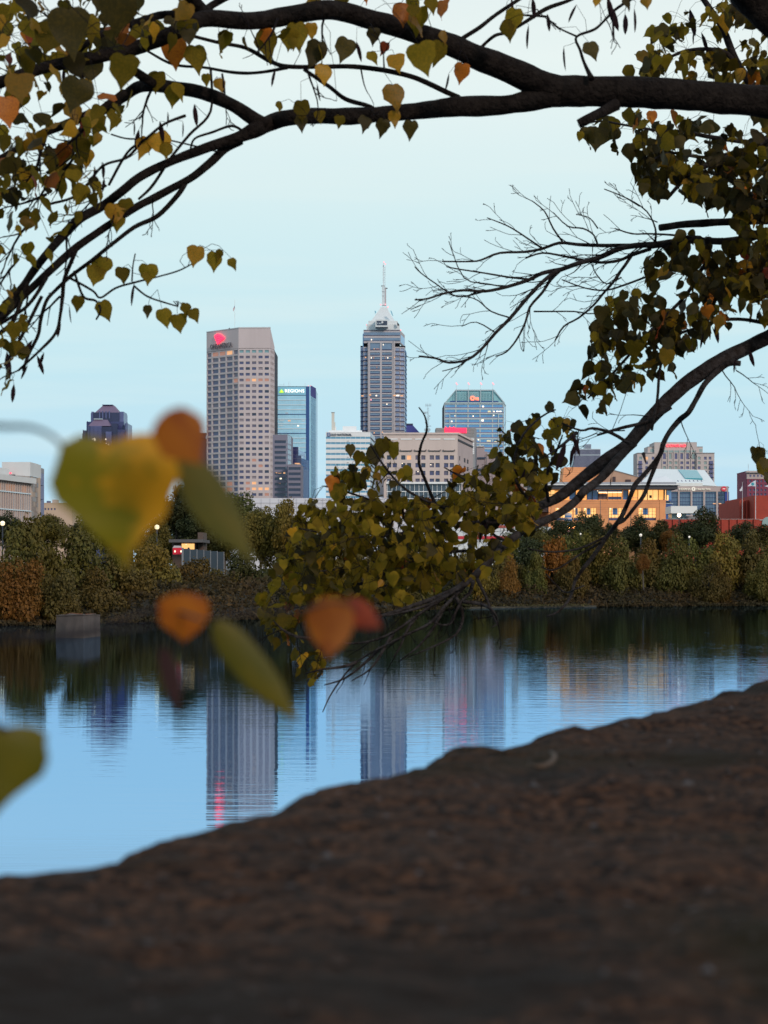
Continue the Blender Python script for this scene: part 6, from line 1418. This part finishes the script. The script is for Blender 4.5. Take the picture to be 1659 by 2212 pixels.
# bough framework
for pts in ([(1071,1126),(1000,1110),(940,1090),(880,1060),(840,1020),(815,985),(800,960)], [(1000,1110),(930,1120),(860,1105),(800,1080),(740,1060),(700,1050)], [(945,1128),(880,1150),(800,1160),(740,1155),(690,1150),(640,1140)], [(940,1090),(920,1040),(905,1000),(910,960),(922,930),(918,900),(905,880)], [(1071,1195),(1000,1190),(930,1200),(860,1220),(800,1215),(720,1230),(650,1240)], [(1027,1243),(960,1240),(880,1260),(800,1270),(720,1290),(650,1310),(600,1320)], [(860,1220),(800,1255),(740,1270),(680,1300),(640,1340),(600,1350)], [(1155,1096),(1120,1050),(1110,1000),(1130,940),(1170,900),(1200,885)], [(1185,1083),(1180,1030),(1200,980),(1215,940)], [(1128,1112),(1060,1080),(1010,1040),(960,1010)], [(1098,1170),(1060,1150),(1040,1100),(1050,1060)], [(1359,958),(1320,935),(1280,925),(1255,930),(1215,915),(1190,905)], [(1245,935),(1210,965),(1180,985)]):
    n_ = len(pts); B.limb([(x, y_, 4.2+(1.5-4.2)*i/(n_-1)) for i, (x, y_) in enumerate(pts)], 8.8, 8.5+B.r.uniform(-.2, .2), 'branch', 6, 3)
mixB = (76, 20, 3, 1, .4); mixR = (18, 76, 4, 1.6, .4)
fill(B, [(640,1110),(700,1050),(760,1075),(850,1065),(930,1075),(1010,1060),(1100,1060),(1180,1070),(1140,1150),(1060,1230),(960,1265),(860,1290),(760,1295),(660,1290),(600,1240),(620,1180)], 880, 8.6, .30, 30, mixB, .2)
fill(B, [(960,1020),(1060,1000),(1150,990),(1190,1060),(1100,1100),(980,1080)], 90, 8.7, .2, 31, mixB, .2)
fill(B, [(715,1010),(780,990),(860,1000),(900,1040),(840,1070),(740,1070)], 34, 8.6, .15, 33, mixB, .3)
fill(B, [(750,975),(790,945),(860,945),(860,975),(790,990)], 9, 8.6, .1, 28, mixB, .3)
fill(B, [(1080,930),(1140,880),(1210,865),(1235,900),(1225,980),(1190,1030),(1110,1050),(1070,1000)], 84, 8.8, .15, 33, (45,50,3,2,0), .2)
fill(B, [(545,1300),(600,1240),(680,1290),(690,1340),(620,1370),(560,1350)], 46, 8.4, .12, 34, (84,8,6,2,0), .25)
fill(B, [(575,1330),(640,1320),(640,1385),(580,1380)], 12, 8.4, .08, 34, (84,8,8,0,0), .3)
fill(B, [(625,1405),(690,1400),(700,1440),(680,1480),(635,1470)], 18, 8.4, .08, 30, (84,10,6,0,0), .3)
fill(B, [(590,1180),(640,1130),(650,1220),(600,1240)], 8, 8.5, .1, 34, mixB, .3)
for x, y_, w_, mi in ((588,1230,24,G),(622,1238,30,GO),(655,1090,24,G),(757,960,28,DK),(730,1045,44,G),(722,1030,32,ORG),(760,1020,40,G),(648,1368-50,30,ORG),(790,1010,26,GO),(830,950,36,G),(850,955,40,G),(808,965,44,DK)): B.leaf(x, y_, 8.5, w_, mi, rz=B.r.gauss(0, 15), tilt=0, roll=B.r.gauss(0, 10))
# right side foliage
fill(B, [(1375,120),(1430,30),(1520,20),(1590,-20),(1720,-20),(1720,200),(1380,200)], 240, 9.1, .25, 33, (55,40,4,1,0), .2, .02, -.12)
fill(B, [(1250,285),(1330,240),(1659,240),(1720,260),(1720,400),(1500,400),(1400,340),(1300,300)], 170, 9.1, .25, 35, (30,62,4,4,0), .2)
fill(B, [(1380,300),(1500,330),(1720,300),(1720,470),(1600,450),(1480,420),(1380,420)], 200, 9.2, .2, 35, mixR, .2)
fill(B, [(1500,380),(1720,360),(1720,560),(1600,520),(1580,440)], 140, 9.2, .2, 35, mixR, .2)
fill(B, [(1390,560),(1440,520),(1500,500),(1560,520),(1720,520),(1720,660),(1560,650),(1500,600),(1400,620)], 190, 9.2, .2, 35, mixR, .2)
fill(B, [(1290,650),(1380,600),(1440,640),(1540,620),(1600,680),(1500,740),(1430,800),(1380,830),(1290,830),(1275,740)], 210, 9.1, .22, 35, mixR, .2)
fill(B, [(1240,850),(1270,800),(1330,800),(1340,850),(1300,870),(1250,880)], 20, 9.1, .1, 32, mixR, .3)
fill(B, [(1560,560),(1720,560),(1720,720),(1640,700)], 60, 9.2, .2, 35, mixR, .2)
fill(B, [(1618,950),(1665,920),(1700,960),(1690,1040),(1635,1020)], 10, 9.2, .08, 38, mixR, .3)
for x, y_, w_, mi in ((1312,262,38,DK),(1290,275,50,DK),(1362,310,40,DK),(1405,355,24,DK),(1395,380,22,G),(1268,275,34,DK),(1292,750,22,G),(1285,830,30,G),(1220,905,36,GO),(1408,240,30,ORG),(1460,290,24,ORG),(1430,300,30,GO),(1385,110,34,GO),(1360,140,34,G),(1380,170,26,G)): B.leaf(x, y_, 9.1, w_, mi, rz=B.r.gauss(0, 20), tilt=0, roll=B.r.gauss(0, 12))
for x, y_, ln, ro in ((1545,700,44,-12),(1538,705,40,-5),(1520,718,36,20),(1505,730,30,15),(1550,680,30,-20),(1590,770,44,-25),(1618,755,40,-18),(1240,960,50,8),(1252,945,50,25),(1190,938,50,-5),(1222,955,70,25),(1235,935,55,-25),(1320,1030,22,12),(985,1235,40,5),(870,1085,44,5),(855,1110,50,-25),(1045,1120,60,20),(1040,1100,70,8),(900,1130,50,0),(1135,1010,50,-20),(1490,20,60,10),(1500,60,44,-20),(1515,70,50,10),(1645,-5,60,15),(760,1080,30,35)):
    B.pod(x, y_, 9.1 if x > 1260 else 8.6, ln, ro)
B.finish(300)

# ---- blurred sapling close to the lens
tC = thing('redbud_sapling', 'blurred sapling with big green and orange leaves close to the viewer at left', 'sapling', (-.52, .9, 3.2))
C = Near(tC, 5, M_bark); 
root = Vector((-.52, .9, 3.1))
bl = leafmat('blotched_heart_leaf', (.20,.165,.010), (.55,.27,.014), .5, .5, nscale=1.1)
gl_ = leafmat('smooth_green_leaf', (.078,.070,.006), (.115,.088,.007), .5, .5, nscale=1.5)
yl_ = leafmat('golden_blotched_leaf', (.58,.31,.014), (.52,.15,.010), .5, .5, nscale=3.2)
ol_ = leafmat('russet_leaf', (.60,.17,.010), (.42,.09,.008), .5, .5, nscale=2.0); dk_ = leafmat('dark_russet_leaf', (.30,.05,.02), (.16,.03,.02), .4, .5, nscale=2); pk_ = leafmat('plum_leaf', (.045,.009,.011), (.03,.007,.007), .3, .6, nscale=2)
# the heart shaped leaf has turned orange on one half
_n = bl.node_tree; _nz = [k for k in _n.nodes if k.type == 'TEX_NOISE'][0]; _mr = [k for k in _n.nodes if k.type == 'MAP_RANGE'][0]; _tc = [k for k in _n.nodes if k.type == 'TEX_COORD'][0]
_nz.inputs['Scale'].default_value = 4.0
_sp = _n.nodes.new('ShaderNodeSeparateXYZ'); _n.links.new(_tc.outputs['Object'], _sp.inputs[0])
_ma = _n.nodes.new('ShaderNodeMath'); _ma.operation = 'MULTIPLY_ADD'; _ma.inputs[1].default_value = .55; _n.links.new(_sp.outputs[0], _ma.inputs[0]); _n.links.new(_nz.outputs[0], _ma.inputs[2]); _n.links.new(_ma.outputs[0], _mr.inputs[0])
_mr.inputs[1].default_value = .44; _mr.inputs[2].default_value = .64
def shoot(pts, r0, r1, name='stem', rooted=True):
    P3 = ([root, P(-1150, 3700, .9), P(-700, 2500, .92)] if rooted else [])+[P(x, y_, d_*.55) for x, y_, d_ in pts]; r0 *= .55; r1 *= .55; n_ = len(P3)
    p, r_ = smooth_line(P3, [r0+(r1-r0)*i/(n_-1) for i in range(n_)], 6); tb = Tubes(); tb.add(p, r_, 7, True, .1); tb.build(name, mat('shoot_bark', (.022,.016,.018), .8), tC, loc=p[len(p)//2])
shoot([(-330,1500,1.33),(-200,1080,1.32),(-60,935,1.3),(20,922,1.3),(75,926,1.3),(120,948,1.3),(140,975,1.3)], .0032, .0013)
shoot([(-330,1600,1.5),(-150,1400,1.5),(0,1368,1.5),(100,1372,1.5),(180,1362,1.5),(260,1340,1.5),(350,1315,1.5),(440,1340,1.45)], .0026, .0012)
shoot([(-330,1680,1.28),(-200,1560,1.25),(-60,1560,1.24),(20,1575,1.24)], .004, .0014)
shoot([(-150,1400,1.5),(200,1370,1.5),(480,1330,1.5),(640,1318,1.5),(720,1300,1.5),(760,1310,1.5)], 0.0016, .0006, 'stem', False)
def bigleaf(x, y_, d, w_, h_, m, rz, tilt, roll, k, name='leaf'):
    d *= .55
    me = bpy.data.meshes.new('leaf'); me.from_pydata([tuple(p) for p in LG[k][0]], [], LG[k][1]); me.materials.append(m); me.polygons.foreach_set('use_smooth', [True]*len(me.polygons)); me.update()
    sc = w_/FV*d/1.04
    o = link(name, me, tC, P(x, y_, d), 0, (sc, sc, h_/FV*d/1.2)); o.rotation_euler = (math.radians(tilt), math.radians(roll), math.radians(rz)); return o
OV = [(0,0),(.20,-.03),(.36,-.11),(.46,-.24),(.50,-.40),(.47,-.57),(.38,-.73),(.24,-.87),(.10,-.99),(0,-1.1)]
def ovate(x, y_, d, w_, h_, m, rz, tilt, roll, seed):
    # rounded leaf without the heart notch
    d *= .55; r = random.Random(seed); n_ = len(OV); vv = []; ff_ = []; cu = r.uniform(-.15, .25); fo = r.uniform(.05, .3)
    for sd in (-1, 1):
        for x_, z_ in OV: vv.append((x_*sd*(1+r.uniform(-.07, .07)), abs(x_)*fo+cu*z_*z_, z_))
    for x_, z_ in OV: vv.append((0, cu*z_*z_, z_))
    for s_, o_ in ((0, 0), (1, n_)):
        for i in range(n_-1): q_ = (o_+i, o_+i+1, 2*n_+i+1, 2*n_+i); ff_.append(q_ if s_ == 0 else q_[::-1])
    me = bpy.data.meshes.new('leaf'); me.from_pydata(vv, [], ff_); me.materials.append(m); me.polygons.foreach_set('use_smooth', [True]*len(ff_)); me.update()
    o = link('leaf', me, tC, P(x, y_, d), 0, (w_/FV*d, w_/FV*d, h_/FV*d/1.1)); o.rotation_euler = (math.radians(tilt), math.radians(roll), math.radians(rz)); return o
bigleaf(244, 952, 1.3, 325, 300, bl, 2, 2, -4, 1)
ovate(338, 936, 1.33, 118, 225, yl_, -8, 4, 14, 2)
ovate(352, 893, 1.24, 118, 140, ol_, 0, 0, -38, 3)
ovate(388, 985, 1.32, 92, 285, gl_, 12, 0, -35, 4)
ovate(398, 1280, 1.48, 116, 108, ol_, 8, 0, 0, 5)
ovate(462, 1342, 1.46, 76, 292, gl_, 10, 0, -40, 6)
ovate(352, 1398, 1.5, 40, 150, pk_, 10, 0, -14, 7)
ovate(718, 1288, 1.5, 108, 136, ol_, 0, 0, 4, 8)
ovate(742, 1304, 1.52, 62, 98, dk_, -10, 0, -58, 9)
bigleaf(15, 1572, 1.24, 235, 215, gl_, 8, -3, 10, 0)

# ================================================================ NEAR LEDGE
edge = [(-9, -18), (-.75, -.2), (-.40, .62)]
for vx_, vy_ in ((-60,1900),(20,1896),(140,1892),(230,1862),(330,1830),(430,1796),(520,1768),(600,1750),(700,1720),(800,1690),(880,1666),(980,1634),(1090,1614),(1250,1588),(1400,1546),(1520,1512),(1659,1472),(1780,1444)):
    d_ = .175*FV/(vy_-HY); edge.append(((vx_-CX)/FV*d_, d_))
edge += [(5.2, 18), (12, 36)]
es = [0]
for i in range(1, len(edge)): es.append(es[-1]+math.dist(edge[i], edge[i-1]))
S1, S2 = es[2]-.3, es[-3]
ss = list(np.linspace(0, S1, 12)[:-1])+list(np.linspace(S1, S2, 640))+list(np.linspace(S2, es[-1], 30)[1:])
tt = [0, .004, .012, .022]+list(np.linspace(.034, 2.2, 120))+[2.35, 2.5, 2.7, 3.2]
H = CAMZ-.167; nx, ny = .922, -.387
v = []; f_ = []
def hgt(x, y_, t_):
    x /= .63; y_ /= .63
    h = .012*mnoise.noise(Vector((x*3.2, y_*3.2, 0)))+.009*mnoise.noise(Vector((x*9, y_*9, 5)))+.005*mnoise.noise(Vector((x*27, y_*27, 9)))+.003*mnoise.noise(Vector((x*70, y_*70, 2)))
    h *= .62
    h += .008*max(0, mnoise.noise(Vector((x*5.5, y_*5.5, 20)))-.15)*2
    return h
down = [(-.05, -3.9), (-.03, -1.6), (-.02, -.5), (-.012, -.2), (-.006, -.08), (0.0, -.03)]
for s_ in ss:
    ex = np.interp(s_, es, [e[0] for e in edge]); ey = np.interp(s_, es, [e[1] for e in edge])
    jit = .7*(.008*mnoise.noise(Vector((s_*3.4, 1, 0)))+.011*mnoise.noise(Vector((s_*11, 2, 0)))+.009*mnoise.noise(Vector((s_*38, 3, 0))))
    ex += jit*nx; ey += jit*ny
    for o_, dz in down: v.append((ex+nx*(o_+.02*mnoise.noise(Vector((s_*6, dz*6, 0)))), ey+ny*o_, H+dz+hgt(ex, ey, 0)*.6))
    for t_ in tt:
        x, y_ = ex+nx*t_, ey+ny*t_; rd = -.014*math.exp(-t_/.012)
        z = H+rd+hgt(x, y_, t_)+.006*max(0, mnoise.noise(Vector((s_*5, t_*8, 4))))*math.exp(-t_/.15)*2
        if t_ > 2.4: z = H-(.1 if t_ < 2.6 else .42)
        v.append((x, y_, z))
K = len(down)+len(tt)
for i in range(len(ss)-1):
    for k in range(K-1): f_.append((i*K+k, (i+1)*K+k, (i+1)*K+k+1, i*K+k+1))
ml_ = bpy.data.materials.new('crusted_stone'); ml_.use_nodes = True; n = ml_.node_tree; L = n.links; p = n.nodes['Principled BSDF']; p.inputs['Roughness'].default_value = .95; p.inputs['Specular IOR Level'].default_value = .15
g_ = n.nodes.new('ShaderNodeNewGeometry')
def nz_(sc, det=5, ro=.6):
    t_ = n.nodes.new('ShaderNodeTexNoise'); t_.inputs['Scale'].default_value = sc; t_.inputs['Detail'].default_value = det; t_.inputs['Roughness'].default_value = ro; L.new(g_.outputs['Position'], t_.inputs[0]); return t_
def rng(t_, a, b, c=0, d_=1):
    r_ = n.nodes.new('ShaderNodeMapRange'); r_.inputs[1].default_value = a; r_.inputs[2].default_value = b; r_.inputs[3].default_value = c; r_.inputs[4].default_value = d_; L.new(t_.outputs[0], r_.inputs[0]); return r_
def mixc(fac, a, b):
    m_ = n.nodes.new('ShaderNodeMix'); m_.data_type = 'RGBA'; L.new(fac.outputs[0], m_.inputs[0])
    for i_, c_ in ((6, a), (7, b)):
        if isinstance(c_, tuple): m_.inputs[i_].default_value = (*c_, 1)
        else: L.new(c_.outputs[2], m_.inputs[i_])
    return m_
c1 = mixc(rng(nz_(30, 6, .7), .43, .60), (.0045,.0024,.0015), (.030,.0140,.0075)); c2 = mixc(rng(nz_(110, 5, .7), .48, .60), c1, (.075,.035,.018)); c3 = mixc(rng(nz_(3.1), .52, .66), c2, (.013,.0085,.006)); c4 = mixc(rng(nz_(2.2, 3), .55, .66), c3, (.016,.011,.004)); c5 = mixc(rng(nz_(95, 2), .68, .73), c4, (.09,.08,.08)); L.new(c5.outputs[2], p.inputs['Base Color'])
bb = n.nodes.new('ShaderNodeBump'); bb.inputs['Strength'].default_value = .9; bb.inputs['Distance'].default_value = .012; L.new(nz_(45, 6, .7).outputs[0], bb.inputs['Height']); L.new(bb.outputs[0], p.inputs['Normal'])
led = mesh('stone_ledge', v, f_, ml_, None, True, loc=(.3, 3.6, 3.6)); tag(led, 'dark crusted stone ledge running diagonally across the out of focus foreground', 'ledge')
# near bank behind the ledge
g = mesh('near_bank', [(-40,-60,3.25),(-7,-18.5,3.25),(1.6,-.9,3.25),(3.3,3.2,3.25),(8.5,17,3.25),(14.5,32,3.25),(900,900*.35,3.1),(900,-600,3.1),(-40,-600,3.1)], [(0,1,2,3,4,5,6,7,8)][::1], M_gr, None); g['kind'] = 'structure'
# loose grit, pebbles and crumbs lying on the ledge
r6 = random.Random(12); V = []; Fc = []; o_ = 0
for _ in range(2600):
    s_ = r6.uniform(es[2]-.4, es[-3]); t_ = r6.uniform(.06, 2.1); ex = np.interp(s_, es, [e[0] for e in edge])+nx*t_; ey = np.interp(s_, es, [e[1] for e in edge])+ny*t_; s0 = r6.uniform(.0013, .0045)
    z = H+hgt(ex, ey, t_)+s0*.3; c = [(1,0,0),(-1,0,0),(0,1,0),(0,-1,0),(0,0,.7),(0,0,-.7)]; V += [(ex+a*s0*r6.uniform(.6, 1.2), ey+b*s0*r6.uniform(.6, 1.2), z+e*s0) for a, b, e in c]
    Fc += [tuple(o_+i for i in q_) for q_ in ((0,2,4),(2,1,4),(1,3,4),(3,0,4),(2,0,5),(1,2,5),(3,1,5),(0,3,5))]; o_ += 6
g = mesh('grit', V, Fc, None, None, False, mats=[mat('brown_grit', (.022,.014,.011), .9), mat('pale_grit', (.05,.047,.05), .8)], midx=[(1 if (i//8) % 9 == 0 else 0) for i in range(len(Fc))]); g['kind'] = 'stuff'
def onledge(vx, vy): d_ = .16*FV/(vy-HY); return P(vx, vy, d_)
tb = Tubes(); pts = [onledge(x, y_) for x, y_ in ((1140,1652),(1165,1656),(1185,1650),(1196,1640),(1197,1630),(1188,1624))]; p_, r_ = smooth_line(pts, [.0012,.002,.0022,.0022,.002,.0012], 5); tb.add(p_, r_, 6); o = tb.build('fallen_twig', mat('pale_tan_twig', (.055,.032,.018), .9), None, loc=pts[2]); tag(o, 'pale curled twig lying near the edge of the stone ledge', 'twig')
